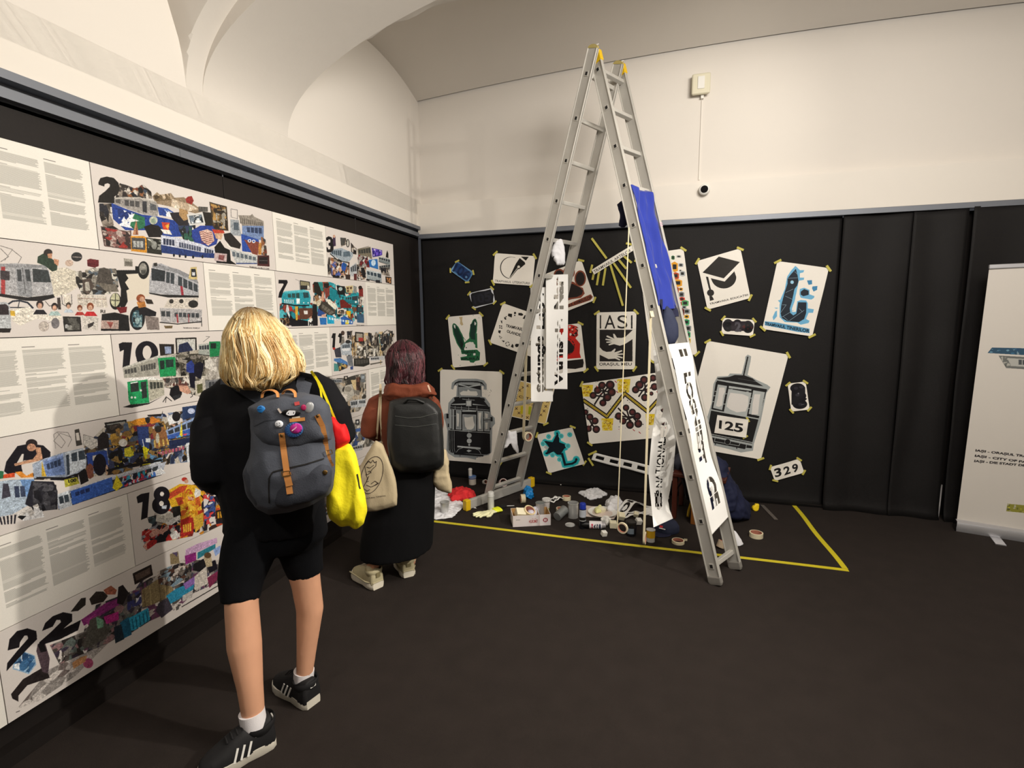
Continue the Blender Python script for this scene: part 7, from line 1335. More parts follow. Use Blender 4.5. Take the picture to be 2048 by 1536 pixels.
def ribbon(name, bv, path, wpx, m, parent, lift=.004, th=.003, fb=None, step=4):
    pts = []
    for (x0, y0), (x1, y1) in zip(path[:-1], path[1:]):
        n = max(1, int(math.hypot(x1 - x0, y1 - y0) / step)); pts += [(x0 + (x1 - x0) * i / n, y0 + (y1 - y0) * i / n) for i in range(n)]
    pts.append(path[-1]); P3 = []; last = fb
    for x, y in pts:
        h = hit(bv, x, y, lift, None)
        if h is None: h = atd(x, y, last or 2)
        last = depth(h); P3.append((h, x, y))
    for _ in range(2): P3 = [((P3[max(i - 1, 0)][0] + P3[i][0] * 2 + P3[min(i + 1, len(P3) - 1)][0]) / 4, x, y) for i, (h, x, y) in enumerate(P3)]
    rs = []
    for i, (h, x, y) in enumerate(P3):
        a, b = P3[max(i - 1, 0)], P3[min(i + 1, len(P3) - 1)]; dx, dy = b[1] - a[1], b[2] - a[2]; L_ = math.hypot(dx, dy) or 1; nx_, ny_ = -dy / L_, dx / L_; dp = depth(h)
        w = wpx[0] + (wpx[1] - wpx[0]) * i / max(1, len(P3) - 1) if isinstance(wpx, (tuple, list)) else wpx
        l, r = atd(x + nx_ * w / 2, y + ny_ * w / 2, dp), atd(x - nx_ * w / 2, y - ny_ * w / 2, dp); bk = ray(x, y).normalized() * th
        rs.append([l, r, r + bk, l + bk])
    mb = MB(); mb.rings(rs); return mb.make(name, m, parent)
def decal(name, bv, polys, m, parent, lift=.0015, fb=None):
    mb = MB()
    for poly in polys:
        vs = [hit(bv, x, y, lift, fb) for x, y in poly]
        if all(v is not None for v in vs): mb.add(vs, [tuple(range(len(vs)))])
    if not mb.v: return None
    me = bpy.data.meshes.new(name); me.from_pydata(mb.v, [], mb.f); me.update(); return link(name, me, m, parent)
def stroke(path, w):
    out = []
    for (x0, y0), (x1, y1) in zip(path[:-1], path[1:]):
        L_ = math.hypot(x1 - x0, y1 - y0) or 1; nx_, ny_ = -(y1 - y0) / L_ * w / 2, (x1 - x0) / L_ * w / 2; n = max(1, int(L_ / 6))
        for i in range(n):
            a, b = i / n, (i + 1) / n; p = (x0 + (x1 - x0) * a, y0 + (y1 - y0) * a); q = (x0 + (x1 - x0) * b, y0 + (y1 - y0) * b); out.append([(p[0] + nx_, p[1] + ny_), (q[0] + nx_, q[1] + ny_), (q[0] - nx_, q[1] - ny_), (p[0] - nx_, p[1] - ny_)])
    return out
def badge(name, bv, x, y, rx, ry, m, parent, th=.004, m2=None, fb=None, ang=0):
    ca, sa = math.cos(math.radians(ang)), math.sin(math.radians(ang)); c = hit(bv, x, y, .002, fb); dp = depth(c); n = 22; toc = (CAMP - c).normalized()
    ring = lambda s, dz: [atd(x + (rx * s * math.cos(t)) * ca - (ry * s * math.sin(t)) * sa, y + (rx * s * math.cos(t)) * sa + (ry * s * math.sin(t)) * ca, dp) + toc * dz for t in np.linspace(0, 2 * math.pi, n, endpoint=False)]
    mb = MB(); mb.rings([ring(1, -.004), ring(1, th * .6), ring(.85, th), ring(.3, th * 1.15)]); return mb.make(name, m, parent, 50)
def hair_mat(name):
    m = bpy.data.materials.new(name); m.use_nodes = True; nt = m.node_tree; b = nt.nodes['Principled BSDF']; a = nt.nodes.new('ShaderNodeAttribute'); a.attribute_name = 'col'
    nt.links.new(a.outputs['Color'], b.inputs['Base Color']); b.inputs['Roughness'].default_value = .42; b.inputs['Specular IOR Level'].default_value = .4; return m
def hair(parent, levels, d0, dhalf, cols, rootcol, rootk, nst, wave, seed, rmin=.0012, rmax=.0026, endr=(.78, 1.0), crown=None, basecol=None):
    """levels: (y, xleft, xright) rows of the silhouette from the crown down, in photograph pixels"""
    ysv = [l[0] for l in levels]; 
    def P(v, th, s=1.0):
        y = np.interp(v, np.linspace(0, 1, len(levels)), ysv); l = np.interp(y, ysv, [k[1] for k in levels]); r = np.interp(y, ysv, [k[2] for k in levels])
        c = atd((l + r) / 2, y, d0); hw = (r - l) / 2 * d0 / F * .94; dh = dhalf * min(1, (r - l) / (levels[len(levels) // 2][2] - levels[len(levels) // 2][1]) * 1.1)
        return c + RT * (hw * s * math.cos(th)) - FW * (dh * s * math.sin(th))
    mb = MB(); mb.rings([[P(v, t, .93) for t in np.linspace(0, 2 * math.pi, 40, endpoint=False)] for v in np.linspace(0, 1, 26)])
    base = fuse(mb, .008, 2, folds(.003, 26, seed)); ca = base.color_attributes.new(name='col', type='FLOAT_COLOR', domain='POINT'); bc = srgb(basecol or cols[0]) + (1,)
    ca.data.foreach_set('color', np.tile(np.array(bc, np.float32), len(base.vertices)))
    hm = hair_mat(parent.name + '_hair'); ho = link('hair', base, hm, parent)
    rg = random.Random(seed); V = []; Fc = []; Cc = []; nseg = 16
    rc = srgb(rootcol); ncl = nst // 24
    for cl in range(ncl):
        th0 = rg.uniform(0, 2 * math.pi); ve = rg.uniform(*endr); ph = rg.uniform(0, 6.28); fr = rg.uniform(9, 15); am = rg.uniform(.5, 1.15) * wave; dr = rg.uniform(-.35, .35); out_ = rg.uniform(-.03, .055); ccol = rg.choice(cols); v00 = rg.uniform(0, .3)
        for k in range(24):
            a_ = rg.uniform(-.15, .15); so = rg.uniform(-.03, .03); v1 = ve * rg.uniform(.93, 1.0); rr = rg.uniform(rmin, rmax); c0 = srgb(ccol if rg.random() < .6 else rg.choice(cols)); br = rg.uniform(.8, 1.15); k0 = len(V); ph2 = rg.uniform(-.4, .4); v0 = v00 + rg.uniform(0, .06)
            pts = []
            for i in range(nseg + 1):
                v = v0 + (v1 - v0) * i / nseg; q = i / nseg; t = th0 + dr * v + a_ * (1 - .55 * q * q); p = P(min(v, 1.0), t, .99 + so * (1 - .5 * q) + out_ * q)
                if v > 1: p -= UP * (v - 1) * .16
                w = (math.sin(v * fr + ph + ph2) + .35 * math.sin(v * fr * 2.1 + ph)) * am * min(1, v * 1.6)
                p += RT * (w * abs(math.sin(t))) + FW * (w * math.cos(t)) - FW * (.35 * w * math.sin(t)); pts.append(p)
            for i, p in enumerate(pts):
                d = (pts[min(i + 1, nseg)] - pts[max(i - 1, 0)]).normalized(); u = d.orthogonal().normalized(); w_ = d.cross(u); r = rr * (1 - (i / nseg) ** 3 * .8)
                for q in range(3): V.append(tuple(p + u * (r * math.cos(q * 2.094)) + w_ * (r * math.sin(q * 2.094))))
                f_ = max(0, 1 - (v0 + (v1 - v0) * i / nseg) / rootk) if rootk else 0
                Cc += [tuple(min(1, c0[j] * br) * (1 - f_) + rc[j] * f_ for j in range(3)) + (1,)] * 3
            for i in range(nseg):
                for q in range(3): a = k0 + i * 3 + q; b = k0 + i * 3 + (q + 1) % 3; Fc.append((a, b, b + 3, a + 3))
    me = bpy.data.meshes.new('strands'); me.from_pydata(V, [], Fc); me.update(); ca = me.color_attributes.new(name='col', type='FLOAT_COLOR', domain='POINT'); ca.data.foreach_set('color', np.array(Cc, np.float32).ravel()); smooth(me, None)
    link('strands', me, hm, ho)['kind'] = 'stuff'; return ho
def shoe(parent, heel, toe, s, up_m, sole_m, kind='low', stripes=True, side=1):
    heel, toe = Vector(heel), Vector(toe); d = (toe - heel); L_ = d.length; d.normalize(); w = Vector((-d.y, d.x, 0)); e = 1
    out = [(0, .62), (.06, .86), (.2, .92), (.4, .86), (.6, 1.0), (.75, 1.06), (.88, .92), (.96, .62), (1, .2)]; hwid = .046 * s
    def outline(z, k=1.0, x0=0, x1=1): return [heel + d * (L_ * (x0 + (x1 - x0) * t)) + w * (hwid * b * k) + UP * z for t, b in out] + [heel + d * (L_ * (x0 + (x1 - x0) * t)) - w * (hwid * b * k) + UP * z for t, b in out[::-1]]
    th = .033 * s if kind == 'low' else .04 * s
    mb = MB()
    if kind == 'low': mb.rings([outline(.002, .97), outline(.004, 1.0), outline(th, 1.0), outline(th + .002, .96)])
    else:
        mb.rings([[p + UP * (0) for p in outline(.002, .95)], outline(.006, 1.08), outline(th * .6, 1.12), outline(th, 1.0)])
    sole = mb.make('sole', sole_m, parent, 40)
    # upper: cross sections along the foot
    rs = []
    for t, hh, wd in ((-.0, .055, .70), (.04, .085, .86), (.16, .082, .92), (.30, .075, .88), (.42, .082, .90), (.55, .070, .98), (.70, .052, 1.02), (.85, .038, .92), (.96, .026, .62), (.995, .018, .25)):
        c = heel + d * (L_ * t); rs.append([c + w * (hwid * wd * math.copysign(abs(math.cos(a)) ** .7, math.cos(a))) + UP * (th * .7 + hh * s * max(0, math.sin(a)) ** .8) for a in np.linspace(0, math.pi, 15)])
    mb = MB(); mb.rings(rs); up = link('upper', fuse(mb, .005, 2), up_m, parent)
    ank = heel + d * (L_ * .17); mb = MB(); mb.lathe(ank + UP * (th + .035 * s), [(.040 * s, 0), (.046 * s, .014), (.048 * s, .026), (.045 * s, .034), (.041 * s, .022)], UP + d * .10, 24, (False, False)); mb.make('collar', up_m, up, 50)
    for i in range(4): t = .42 + i * .07; c = heel + d * (L_ * t) + UP * (th * .7 + s * (.082 - i * .006)); MB().tube([c - w * .018 * s - UP * .004, c + UP * .002, c + w * .018 * s - UP * .004], .0028 * s, 6).make('lace', up_m if kind == 'low' else sole_m, up)
    if stripes:
        for i in range(3):
            for sd in (-1, 1):
                t = .36 + i * .09; a = heel + d * (L_ * (t + .05)) + w * (hwid * 1.0 * sd) + UP * (th * .9); b = heel + d * (L_ * (t - .015)) + w * (hwid * .86 * sd) + UP * (th * .7 + .046 * s); MB().beam(a, b, .007, .003, d).make('stripe', M_pl, up)
        MB().box(heel - d * .001 + UP * (th + .055 * s), .006, .024, .012, d, w).make('heel_tab_mark', M_pl, up)
    else:
        MB().box(heel - d * .002 + UP * (th + .045 * s), .008, .026, .028, d, w).make('heel_tab', mat('olive_tab', (128, 118, 84), .7), up)
        MB().tube([heel + d * (L_ * t) + w * (hwid * 1.08 * sd_) + UP * (th + .004) for sd_, t in ((1, .9), (1, .55), (1, .2), (.6, .0), (-.6, .0), (-1, .2), (-1, .55), (-1, .9))], .004, 6).make('sole_rim', up_m, up)
    return sole

FLATP = [(.6, -.5), (.86, -.40), (.98, -.15), (1, .1), (.95, .3), (.7, .5)]
# ------------------------------------------------------------------ visitor with blond hair
M_blk = mat('black_shirt', (13, 13, 17), .85, var=.2, scale=8, bump=.2, bscale=160, spec=.25); M_short = mat('black_shorts', (9, 10, 14), .9, var=.2, scale=8, bump=.2, bscale=200, spec=.2)
M_sock = mat('white_sock', (226, 222, 224), .85, bump=.2, bscale=300); M_shoe = mat('black_suede', (18, 17, 19), .75, var=.3, scale=14); M_sole = mat('pale_sole', (206, 200, 186), .6, var=.05)
LH, LT_ = gnd(548, 1480), gnd(398, 1560); RH, RTo = gnd(628, 1412), gnd(556, 1366)
p1 = empty('person', (-1.30, 1.44, 0), 'person with wavy blond hair, black shirt and shorts, seen from behind, wearing a grey backpack', 'person')
D = dict(legL=([(514, 1040, 1.90), (492, 1120, 1.84), (483, 1205, 1.80), (489, 1290, 1.80), (500, 1370, 1.80), (509, 1450, 1.81)], [.07, .07, .056, .058, .044, .036]),
         legR=([(580, 1020, 1.92), (598, 1090, 1.95), (612, 1165, 1.98), (620, 1218, 2.01), (614, 1290, 2.03), (608, 1360, 2.05)], [.08, .07, .055, .052, .040, .031]),
         torso=[((552, 1060, 1.93), .11, .08), ((552, 1010, 1.92), .145, .09), ((547, 930, 1.90), .125, .085), ((543, 860, 1.88), .14, .09), ((540, 812, 1.87), .155, .08), ((538, 784, 1.87), .12, .065), ((536, 768, 1.87), .06, .05)],
         neck=([(536, 800, 1.86), (530, 770, 1.85), (520, 735, 1.83)], [.06, .052, .052]), head=(512, 688, 1.81),
         armL=([(446, 796, 1.86), (428, 870, 1.82), (424, 940, 1.80), (436, 962, 1.90), (450, 975, 2.00)], [.05, .044, .04, .034, .027]), armLn=UP * -.3 + RT,
         armR=([(634, 792, 1.86), (668, 846, 1.84), (684, 872, 1.86), (665, 888, 1.98), (640, 895, 2.08)], [.05, .042, .038, .032, .026]), armRn=UP * -.3 - RT,
         footL=(LH, LT_), footR=(RH, RTo))
b1 = body(p1, D, 1.0, (FW * .95 - RT * .3 - UP * .25).normalized())
mb = MB()
mb.rings([ringE(A(c), a, b, p=.85) for c, a, b in [((552, 1052, 1.93), .178, .145), ((548, 1000, 1.92), .182, .14), ((542, 940, 1.90), .192, .135), ((538, 870, 1.88), .198, .13), ((538, 815, 1.87), .202, .115), ((537, 786, 1.87), .200, .105), ((534, 765, 1.87), .184, .09), ((532, 750, 1.87), .152, .075), ((531, 738, 1.86), .10, .06), ((530, 730, 1.86), .058, .052)]])
mtube(mb, [(462, 778, 1.86), (436, 796, 1.86), (425, 850, 1.84), (422, 910, 1.81), (420, 944, 1.80), (436, 958, 1.88), (450, 966, 1.96)], [.046, .058, .068, .066, .062, .056, .052])
mtube(mb, [(615, 760, 1.86), (642, 780, 1.86), (670, 826, 1.85), (684, 866, 1.86), (665, 884, 1.97), (645, 892, 2.04)], [.045, .056, .058, .050, .048, .046])
sh1 = link('shirt', fuse(mb, .010, 3, folds(.006, 7, 2.2)), M_blk, p1)
mb = MB(); mb.rings([ringE(A(c), a, b) for c, a, b in [((552, 985, 1.92), .170, .13), ((553, 1030, 1.93), .182, .14), ((556, 1070, 1.93), .185, .13), ((556, 1092, 1.93), .15, .11)]])
mtube(mb, [(512, 1060, 1.88), (496, 1110, 1.85), (482, 1160, 1.82), (480, 1203, 1.80)], [.105, .092, .075, .063]); mtube(mb, [(590, 1045, 1.94), (600, 1090, 1.96), (611, 1147, 1.98)], [.100, .088, .066])
sh = link('shorts', fuse(mb, .010, 3, folds(.005, 6, 4.0)), M_short, p1)
for nm, pts, r in (('sock', [(503, 1422, 1.805), (508, 1450, 1.81), (517, 1478, 1.82)], [.043, .043, .042]), ('sock', [(608, 1340, 2.05), (607, 1362, 2.055), (603, 1378, 2.06)], [.040, .039, .038])):
    mb = MB(); mtube(mb, pts, r, 24); mb.make(nm, M_sock, p1, 50)
shoe(p1, LH, LT_ , 1.12, M_shoe, M_sole); shoe(p1, RH, RTo, 1.05, M_shoe, M_sole)
hair(p1, [(614, 496, 506), (619, 484, 522), (628, 475, 538), (642, 466, 551), (662, 457, 568), (690, 453, 582), (715, 448, 600), (735, 446, 604), (750, 449, 600), (762, 462, 588), (774, 484, 572)], 1.80, .125,
     ['#dcc08a', '#cfa868', '#f0dcae', '#b88f50', '#ead29a', '#f6eac6'], '#5e452b', .36, 3000, .014, 3, crown=1, basecol='#a07a42', endr=(.74, 1.07))
# grey backpack with leather straps: a thing of its own
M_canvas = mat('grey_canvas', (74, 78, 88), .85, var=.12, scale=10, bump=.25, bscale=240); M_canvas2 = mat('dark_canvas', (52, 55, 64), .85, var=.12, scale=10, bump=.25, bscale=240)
M_lea = mat('tan_leather', (196, 132, 72), .5, var=.14, scale=14, bump=.1)
bp1 = empty('backpack', atd(585, 900, 1.66), 'grey canvas backpack with tan leather straps and round badges', 'backpack')
out = [(494, 816), (512, 805), (530, 796), (560, 790), (612, 786), (638, 796), (656, 812), (660, 836), (668, 884), (671, 929), (667, 972), (658, 989), (620, 1010), (578, 1025), (537, 1029), (512, 1013), (494, 986), (484, 947), (490, 929), (500, 900), (503, 869), (500, 840)]
bpo = puff('main_bag', out, 1.67, .19, M_canvas, bp1, 1.5, .007, sc=6, voxel=.009, tilt=-.0002, prof=[(.5, -.55), (.8, -.46), (.95, -.3), (1.0, -.05), (1.0, .2), (.92, .4), (.6, .5)], sm=3)
fl = puff('top_flap', [(495, 814), (512, 803), (530, 794), (560, 788), (612, 784), (638, 794), (657, 812), (661, 836), (667, 882), (640, 893), (600, 905), (560, 903), (525, 890), (506, 870), (503, 840)], 1.630, .17, M_canvas, bp1, 4.4, .006, sc=9, voxel=.008, prof=[(.5, -.50), (.8, -.42), (.95, -.28), (1.0, -.08), (1.0, .2), (.9, .4)], sm=2)
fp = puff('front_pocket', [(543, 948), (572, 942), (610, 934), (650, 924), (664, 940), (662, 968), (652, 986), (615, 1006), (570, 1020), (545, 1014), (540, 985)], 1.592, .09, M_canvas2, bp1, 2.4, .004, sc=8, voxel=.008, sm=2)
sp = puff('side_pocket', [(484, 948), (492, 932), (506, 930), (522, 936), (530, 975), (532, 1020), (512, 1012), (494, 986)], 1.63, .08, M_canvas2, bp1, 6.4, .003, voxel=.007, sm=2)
bvs = [bvh(fl), bvh(fp), bvh(bpo)]
bva = BVHTree.FromPolygons(*(lambda L_: ([v.co.copy() for o in L_ for v in o.data.vertices], [tuple(i + off for i in p.vertices) for o, off in zip(L_, np.cumsum([0] + [len(o.data.vertices) for o in L_[:-1]]).tolist()) for p in o.data.polygons]))([fl, fp, bpo, sp]))
bsh = bvh(sh1)
s1 = ribbon('leather_strap', bva, [(563, 866), (566, 890), (570, 920), (575, 955), (580, 988)], (12, 13), M_lea, bp1, .006, .004)
s2 = ribbon('leather_strap', bva, [(634, 830), (645, 852), (650, 875), (654, 905), (660, 925), (665, 933)], (11, 9), M_lea, bp1, .006, .004)
ribbon('strap_loop', bva, [(566, 949), (582, 947)], 6, M_lea, s1, .011, .004); ribbon('strap_tip', bva, [(574, 952), (579, 972)], 14, M_lea, s1, .010, .003)
M_brass = mat('aged_brass', (120, 92, 50), .35, metal=.8)
for x, y, pr in ((563, 871, s1), (635, 832, s2)): badge('rivet', bva, x, y, 3.2, 3.2, M_brass, pr, .010)
decal('buckle', bva, stroke([(565, 944), (581, 942), (583, 951), (567, 953), (565, 944)], 2.0), M_brass, bp1, .013); decal('buckle', bva, stroke([(650, 902), (659, 900), (661, 908), (652, 910), (650, 902)], 1.8), M_brass, bp1, .012)
badge('snap_button', bva, 650, 945, 5, 5, M_brass, bp1, .003)
for x0_, x1_, hh in ((524, 556, 15), (565, 591, 16)):
    P3 = [atd(x0_ + (x1_ - x0_) * (.5 - .5 * math.cos(t)), 795 - hh * math.sin(t) ** .7, 1.60 + .03 * math.cos(t)) for t in np.linspace(0, math.pi, 11)]; mb = MB(); mb.tube(P3, .0085, 8, up=FW, flat=.3); mb.make('carry_handle', M_lea, bp1, 50)
for path, w in (([(441, 764), (462, 766), (484, 777), (505, 790), (524, 800)], (20, 22)), ([(613, 746), (610, 760), (606, 776), (603, 794)], (32, 28))):
    ribbon('shoulder_strap', [bsh, bva], path, w, M_canvas, bp1, .007, .008, fb=1.76)
decal('zip_seam', bva, stroke([(539, 1006), (538, 975), (539, 955), (546, 944), (572, 937), (610, 929), (648, 917)], 2.6), M_dark, bp1, .003)
decal('flap_seam', bva, stroke([(508, 853), (530, 842), (560, 838)], 1.0), M_canvas2, bp1, .002)
bl = badge('badge', bva, 522, 818.5, 8.5, 7.5, mat('blue_badge', (44, 124, 196), .3), bp1); decal('badge_print', bva, stroke([(517, 816), (526, 815)], 1.2) + stroke([(517, 820), (526, 820)], 1.2), mat('navy_print', (20, 44, 110), .5), bl, .010)
wb = badge('badge', bva, 558, 848, 8.4, 7.2, mat('white_badge', (232, 234, 240), .3), bp1); decal('badge_print', bva, stroke([(555, 846), (556, 848)], 1.4) + stroke([(560, 845), (561, 847)], 1.4) + stroke([(554, 851), (558, 853), (562, 850)], 1.1), M_dark, wb, .010)
bb = badge('badge', bva, 588, 859.5, 18.5, 15, mat('rim_blue', (58, 104, 160), .5), bp1, .005, ang=-10)
decal('fringe_print', bva, [q for k in range(18) for q in stroke([(588 + 12 * math.cos(t), 859.5 + 10 * math.sin(t)), (588 + 18 * math.cos(t), 859.5 + 14.6 * math.sin(t))], 1.3) for t in [k / 18 * 6.283]] if False else sum([stroke([(588 + 12 * math.cos(k / 9 * math.pi), 859.5 + 10 * math.sin(k / 9 * math.pi)), (588 + 17.6 * math.cos(k / 9 * math.pi), 859.5 + 14.2 * math.sin(k / 9 * math.pi))], 1.3) for k in range(18)], []), mat('badge_navy', (24, 36, 84), .5), bb, .012)
b3 = badge('badge_centre', bva, 592, 857, 12.5, 10.5, mat('pink_badge', (196, 52, 148), .4), bb, .011, ang=-10); decal('badge_print', bva, stroke([(586, 861), (592, 857), (596, 853)], 2.2), mat('pale_pink', (232, 190, 210), .5), bb, .016)
badge('badge', bva, 618.5, 815, 8.5, 11.5, mat('silver_badge', (176, 178, 180), .35, metal=.3, var=.1), bp1, .005, ang=25); badge('badge', bva, 607, 815, 5.5, 6, mat('magenta_badge', (180, 44, 96), .4), bp1, .004)
eb = badge('badge', bva, 582, 826, 19, 8, mat('black_badge', (20, 20, 22), .3), bp1, .005); decal('badge_print', bva, stroke([(574, 827), (580, 830), (590, 829), (592, 823), (580, 822), (575, 826)], 2.4) + [[(579, 823), (588, 823), (588, 829), (579, 829)]], mat('white_print', (224, 224, 228), .5), eb, .011)
lb = ribbon('label_patch', bva, [(579, 841), (610, 838)], 7, mat('tan_label', (206, 142, 74), .6), bp1, .004, .002); ribbon('label_edge', bva, [(584, 835.5), (600, 834)], 3, mat('cream_label', (220, 206, 180), .6), lb, .004, .002)
ribbon('badge', bva, [(589, 808), (599, 806)], 7, mat('red_pin', (206, 84, 84), .4), bp1, .005, .003); ribbon('badge', bva, [(556, 817), (562, 826)], 4, mat('white_pin', (220, 206, 196), .4), bp1, .005, .003)
# yellow bag
yb = empty('tote_bag', atd(692, 960, 1.76), 'bright yellow cloth bag with a red top on the blond visitor\'s side', 'bag')
M_yb = mat('yellow_cloth', (242, 226, 24), .75, var=.05, scale=9, bump=.25, bscale=120); M_rb = mat('red_cloth_top', (222, 14, 18), .75, var=.06, bump=.2)
ybo = puff('bag_body', [(652, 1004), (652, 975), (656, 930), (662, 902), (672, 888), (690, 884), (700, 888), (711, 906), (720, 940), (728, 985), (735, 1024), (728, 1048), (711, 1058), (680, 1051), (660, 1034)], 1.76, .10, M_yb, yb, 3.0, .009, sc=13, voxel=.007, st=(1, 1, .45), sm=2, prof=FLATP)
puff('red_top', [(657, 833), (667, 834), (675, 844), (682, 852), (690, 846), (695, 860), (699, 882), (688, 892), (677, 898), (668, 903), (662, 880)], 1.755, .09, M_rb, yb, 5.0, .005, sc=10, voxel=.007, sm=2)
ribbon('strap', [bsh], [(622, 742), (632, 756), (642, 772), (654, 800), (664, 824), (673, 846), (680, 862)], (5.5, 4.5), M_yb, yb, .016, .004, fb=1.72); ribbon('strap', [bsh], [(634, 760), (641, 778), (644, 802)], 4, M_yb, yb, .013, .004, fb=1.72)
decal('dark_print', bvh(ybo), stroke([(714, 948), (716, 958), (718, 972), (720, 978)], 2.4), M_dark, yb, .002)

# ------------------------------------------------------------------ visitor with dark red hair
M_rust = mat('rust_jacket', (112, 52, 28), .8, var=.14, scale=8, bump=.25, bscale=120); M_skirt = mat('black_skirt', (8, 8, 10), .9, var=.2, scale=6, bump=.15, spec=.2)
M_cream_s = mat('cream_sneaker', (186, 176, 142), .7, var=.08, scale=30); M_csole = mat('cream_sole', (226, 218, 200), .65, var=.05); M_tote = mat('natural_cotton', (188, 172, 140), .85, var=.07, scale=10, bump=.3, bscale=220)
H2, T2 = gnd(757, 1178), gnd(712, 1148); H3, T3 = gnd(818, 1155), gnd(800, 1124)
p2 = empty('person', (-1.42, 2.56, 0), 'person with dark red hair, rust brown jacket and long black skirt', 'person')
D2 = dict(legL=([(785, 960, 3.0), (765, 1050, 2.95), (748, 1110, 2.93), (744, 1150, 2.93)], [.09, .06, .042, .032]), legR=([(835, 955, 3.05), (828, 1040, 3.06), (822, 1100, 3.06), (820, 1128, 3.06)], [.09, .06, .042, .032]),
          torso=[((815, 960, 3.05), .13, .09), ((815, 920, 3.05), .15, .10), ((814, 870, 3.05), .12, .09), ((812, 830, 3.05), .14, .09), ((810, 800, 3.05), .155, .08), ((810, 785, 3.05), .10, .06), ((810, 776, 3.05), .05, .045)],
          neck=([(810, 790, 3.05), (810, 762, 3.05), (808, 745, 3.04)], [.05, .044, .044]), head=(807, 728, 3.04),
          armL=([(760, 800, 3.05), (746, 835, 3.03), (742, 862, 3.02), (758, 866, 3.12), (775, 866, 3.22)], [.04, .036, .033, .028, .022]), armLn=UP * -.3 + RT,
          armR=([(858, 800, 3.05), (870, 832, 3.05), (874, 856, 3.06), (864, 862, 3.16), (850, 862, 3.26)], [.04, .036, .033, .028, .022]), armRn=UP * -.3 - RT, footL=(H2, T2), footR=(H3, T3))
b2 = body(p2, D2, .9, (FW * .8 - RT * .6 - UP * .15).normalized())
mb = MB(); mb.rings([ringE(A(c), a, b) for c, a, b in [((816, 925, 3.05), .150, .12), ((815, 880, 3.05), .150, .12), ((812, 830, 3.05), .165, .12), ((810, 802, 3.05), .165, .10), ((810, 788, 3.05), .13, .085), ((810, 776, 3.05), .07, .065)]])
mtube(mb, [(768, 796, 3.05), (752, 806, 3.05), (742, 840, 3.03), (739, 862, 3.02), (756, 868, 3.12), (768, 868, 3.18)], [.045, .056, .054, .052, .046, .042]); mtube(mb, [(852, 796, 3.05), (864, 806, 3.05), (872, 838, 3.06), (872, 858, 3.06), (862, 862, 3.16)], [.04, .046, .046, .046, .042])
jk = link('jacket', fuse(mb, .010, 2, folds(.008, 8, 1.0)), M_rust, p2)
hd = puff('hood', [(770, 772), (778, 764), (800, 768), (830, 770), (852, 766), (866, 776), (874, 790), (850, 797), (815, 800), (785, 803), (766, 792)], 2.96, .13, M_rust, jk, 2.0, .010, sc=12, voxel=.008, sm=2)
mb = MB(); rr = []
for y, l, r, dh in ((895, 776, 868, .13), (940, 768, 869, .15), (985, 748, 869, .17), (1030, 730, 868, .185), (1070, 724, 867, .19), (1100, 722, 866, .195)):
    c = atd((l + r) / 2, y, 3.02); rr.append([c + RT * ((r - l) / 2 * 3.02 / F * math.cos(t)) + FW * (dh * math.sin(t)) + UP * (.022 * math.cos(t) * (y / 1100) ** 6) for t in np.linspace(0, 2 * math.pi, 44, endpoint=False)])
mb.rings(rr); link('skirt', fuse(mb, .010, 3, folds(.006, 7, 6.0, (1, 1, .25))), M_skirt, p2)
for pts in ([(744, 1128, 2.93), (745, 1142, 2.93)], [(820, 1106, 3.06), (820, 1120, 3.06)]): mb = MB(); mtube(mb, pts, [.036, .037], 20); mb.make('sock', mat('cream_sock', (206, 196, 166), .85), p2, 50)
shoe(p2, H2, T2, 1.05, M_cream_s, M_csole, 'chunky', False); shoe(p2, H3, T3, 1.0, M_cream_s, M_csole, 'chunky', False)
hair(p2, [(679, 802, 812), (683, 793, 823), (690, 784, 834), (702, 775, 845), (718, 771, 850), (734, 773, 850), (748, 772, 849), (760, 768, 849), (768, 772, 848)], 3.03, .12, ['#3c1a20', '#4a2028', '#2c1418', '#5c2a32', '#221013', '#6a3a40'], '#5a262c', 0, 2000, .016, 5, .0014, .003, (.78, 1.14), basecol='#33161c')
bk = empty('backpack', atd(830, 870, 2.88), 'black angular backpack on the red-haired visitor', 'backpack')
M_bbp = mat('black_nylon', (22, 23, 23), .5, var=.2, scale=10, bump=.15, bscale=150)
o = puff('main_bag', [(779, 803), (790, 798), (812, 794), (838, 793), (858, 797), (874, 808), (883, 820), (886, 860), (888, 900), (887, 930), (878, 940), (840, 946), (800, 944), (780, 932), (774, 890), (775, 850)], 2.87, .19, M_bbp, bk, 1.0, .003, sc=7, voxel=.009, prof=[(.6, -.5), (.85, -.45), (.97, -.3), (1.0, -.05), (1.0, .3), (.9, .5)], sm=2)
bb2 = bvh(o)
ribbon('seam', bb2, [(790, 832), (815, 836), (840, 835), (866, 828), (882, 824)], 1.6, mat('nylon_piping', (64, 66, 64), .4), bk, .003, .003); ribbon('seam', bb2, [(790, 850), (830, 854), (884, 846)], 1.4, mat('nylon_piping', (64, 66, 64), .4), bk, .003, .003)
mb = MB(); mb.tube([hit(bb2, 808, 806, .006), hit(bb2, 818, 803, .03), hit(bb2, 834, 803, .03), hit(bb2, 848, 806, .006)], .008, 8); mb.make('carry_handle', M_bbp, bk, 50)
t2 = empty('tote_bag', atd(760, 960, 2.82), 'natural cotton tote bag with an oval line drawing, hanging at the left', 'bag')
to = puff('bag_body', [(751, 880), (759, 884), (766, 890), (775, 914), (786, 940), (792, 965), (795, 990), (794, 1011), (776, 1018), (752, 1022), (732, 1024), (727, 1008), (717, 985), (714, 950), (719, 937), (733, 908)], 2.80, .075, M_tote, t2, 3.0, .006, sc=12, voxel=.008, st=(1, 1, .4), sm=2, prof=FLATP)
bt = bvh(to); ink = mat('dark_ink', (52, 40, 34), .7)
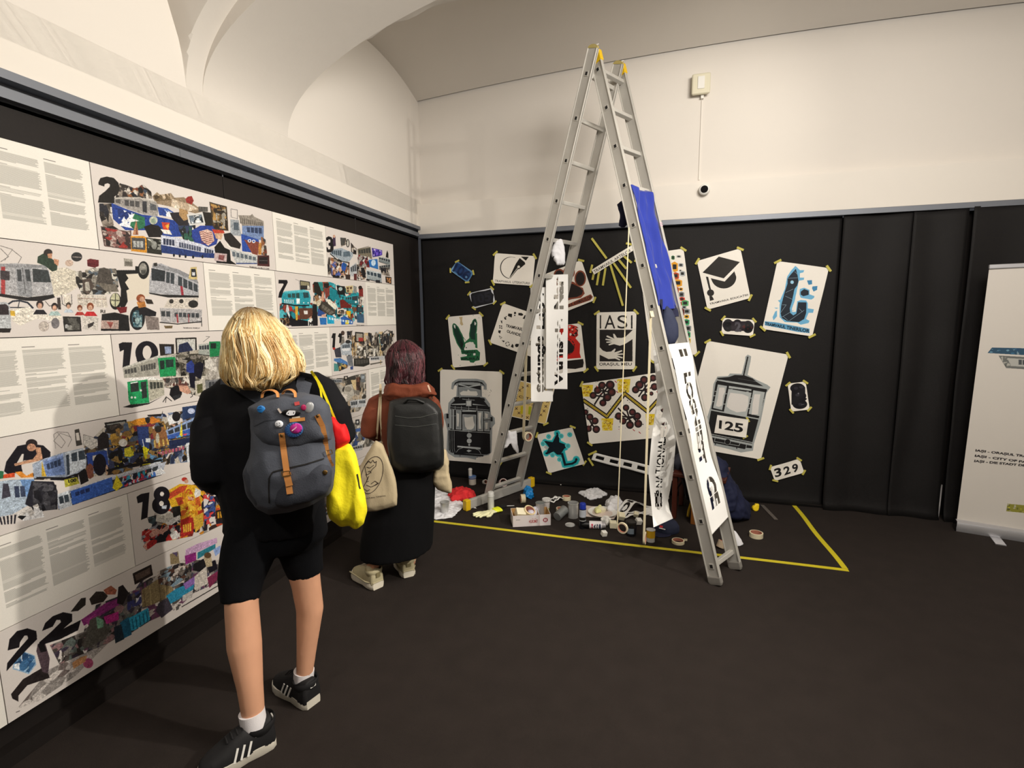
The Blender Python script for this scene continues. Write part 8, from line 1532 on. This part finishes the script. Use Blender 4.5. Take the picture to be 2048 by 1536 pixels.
cx_, cy_ = 744, 950; el = [(cx_ + 22 * math.cos(t) * math.cos(.35) + 39 * math.sin(t) * math.sin(.35) * -1 * -1 * .9 * .5, cy_ - 22 * math.cos(t) * math.sin(.35) * .5 + 38 * math.sin(t)) for t in np.linspace(0, 2 * math.pi, 40)]
el = [(cx_ + 21 * math.cos(t) - 8 * math.sin(t), cy_ + 37 * math.sin(t)) for t in np.linspace(0, 2 * math.pi, 44)]
lines = stroke(el, 1.1)
for pl_ in ([(733, 928), (738, 922), (742, 926), (746, 920), (750, 926), (753, 922), (752, 932), (745, 938), (740, 946), (734, 950), (731, 940), (730, 932), (733, 928)], [(733, 934), (740, 936), (748, 930)], [(732, 948), (735, 956), (733, 964), (738, 962)], [(736, 944), (740, 942), (743, 946)], [(738, 952), (735, 960), (728, 972), (725, 980)], [(733, 970), (742, 974), (752, 970), (758, 966)], [(742, 968), (750, 962), (756, 966), (747, 972)], [(726, 976), (734, 982), (740, 979)]): lines += stroke(pl_, 1.1)
decal('line_drawing', bt, lines, ink, t2, .002)
co, tr, _ = glyphs('CULTURAL THINKING', .0); Q = homog([(0, 1), (1, 1), (1, 0), (0, 0)], [(729, 996), (771, 990), (771.4, 992.6), (729.4, 998.8)]); pq = np.c_[co, np.ones(len(co))] @ Q.T; pq = pq[:, :2] / pq[:, 2:]
decal('printed_words', bt, [[tuple(pq[i]) for i in t] for t in tr], ink, t2, .002)
bj = bvh(jk)
ribbon('strap', [bj, bt], [(761, 768), (760, 790), (757, 830), (753, 878)], 4, mat('strap_cotton', (206, 188, 154), .85), t2, .012, .004, fb=2.9); ribbon('strap', [bj, bt], [(762, 772), (762, 800), (761, 840), (764, 888)], 3, mat('strap_cotton', (206, 188, 154), .85), t2, .010, .004, fb=2.9)
t3 = empty('tote_bag', atd(888, 945, 2.98), 'small beige tote bag peeking out right of the black backpack', 'bag')
puff('bag_body', [(868, 900), (884, 896), (892, 898), (897, 925), (899, 950), (903, 972), (902, 986), (888, 984), (874, 978), (864, 966), (864, 930)], 3.0, .07, M_tote, t3, 4.0, .007, sc=14, voxel=.008, sm=2, prof=FLATP)
ribbon('strap', [hd and bvh(hd), bj], [(856, 770), (861, 784), (865, 798)], 3.4, mat('pale_strap', (214, 180, 156), .8), t3, .012, .004, fb=2.95)
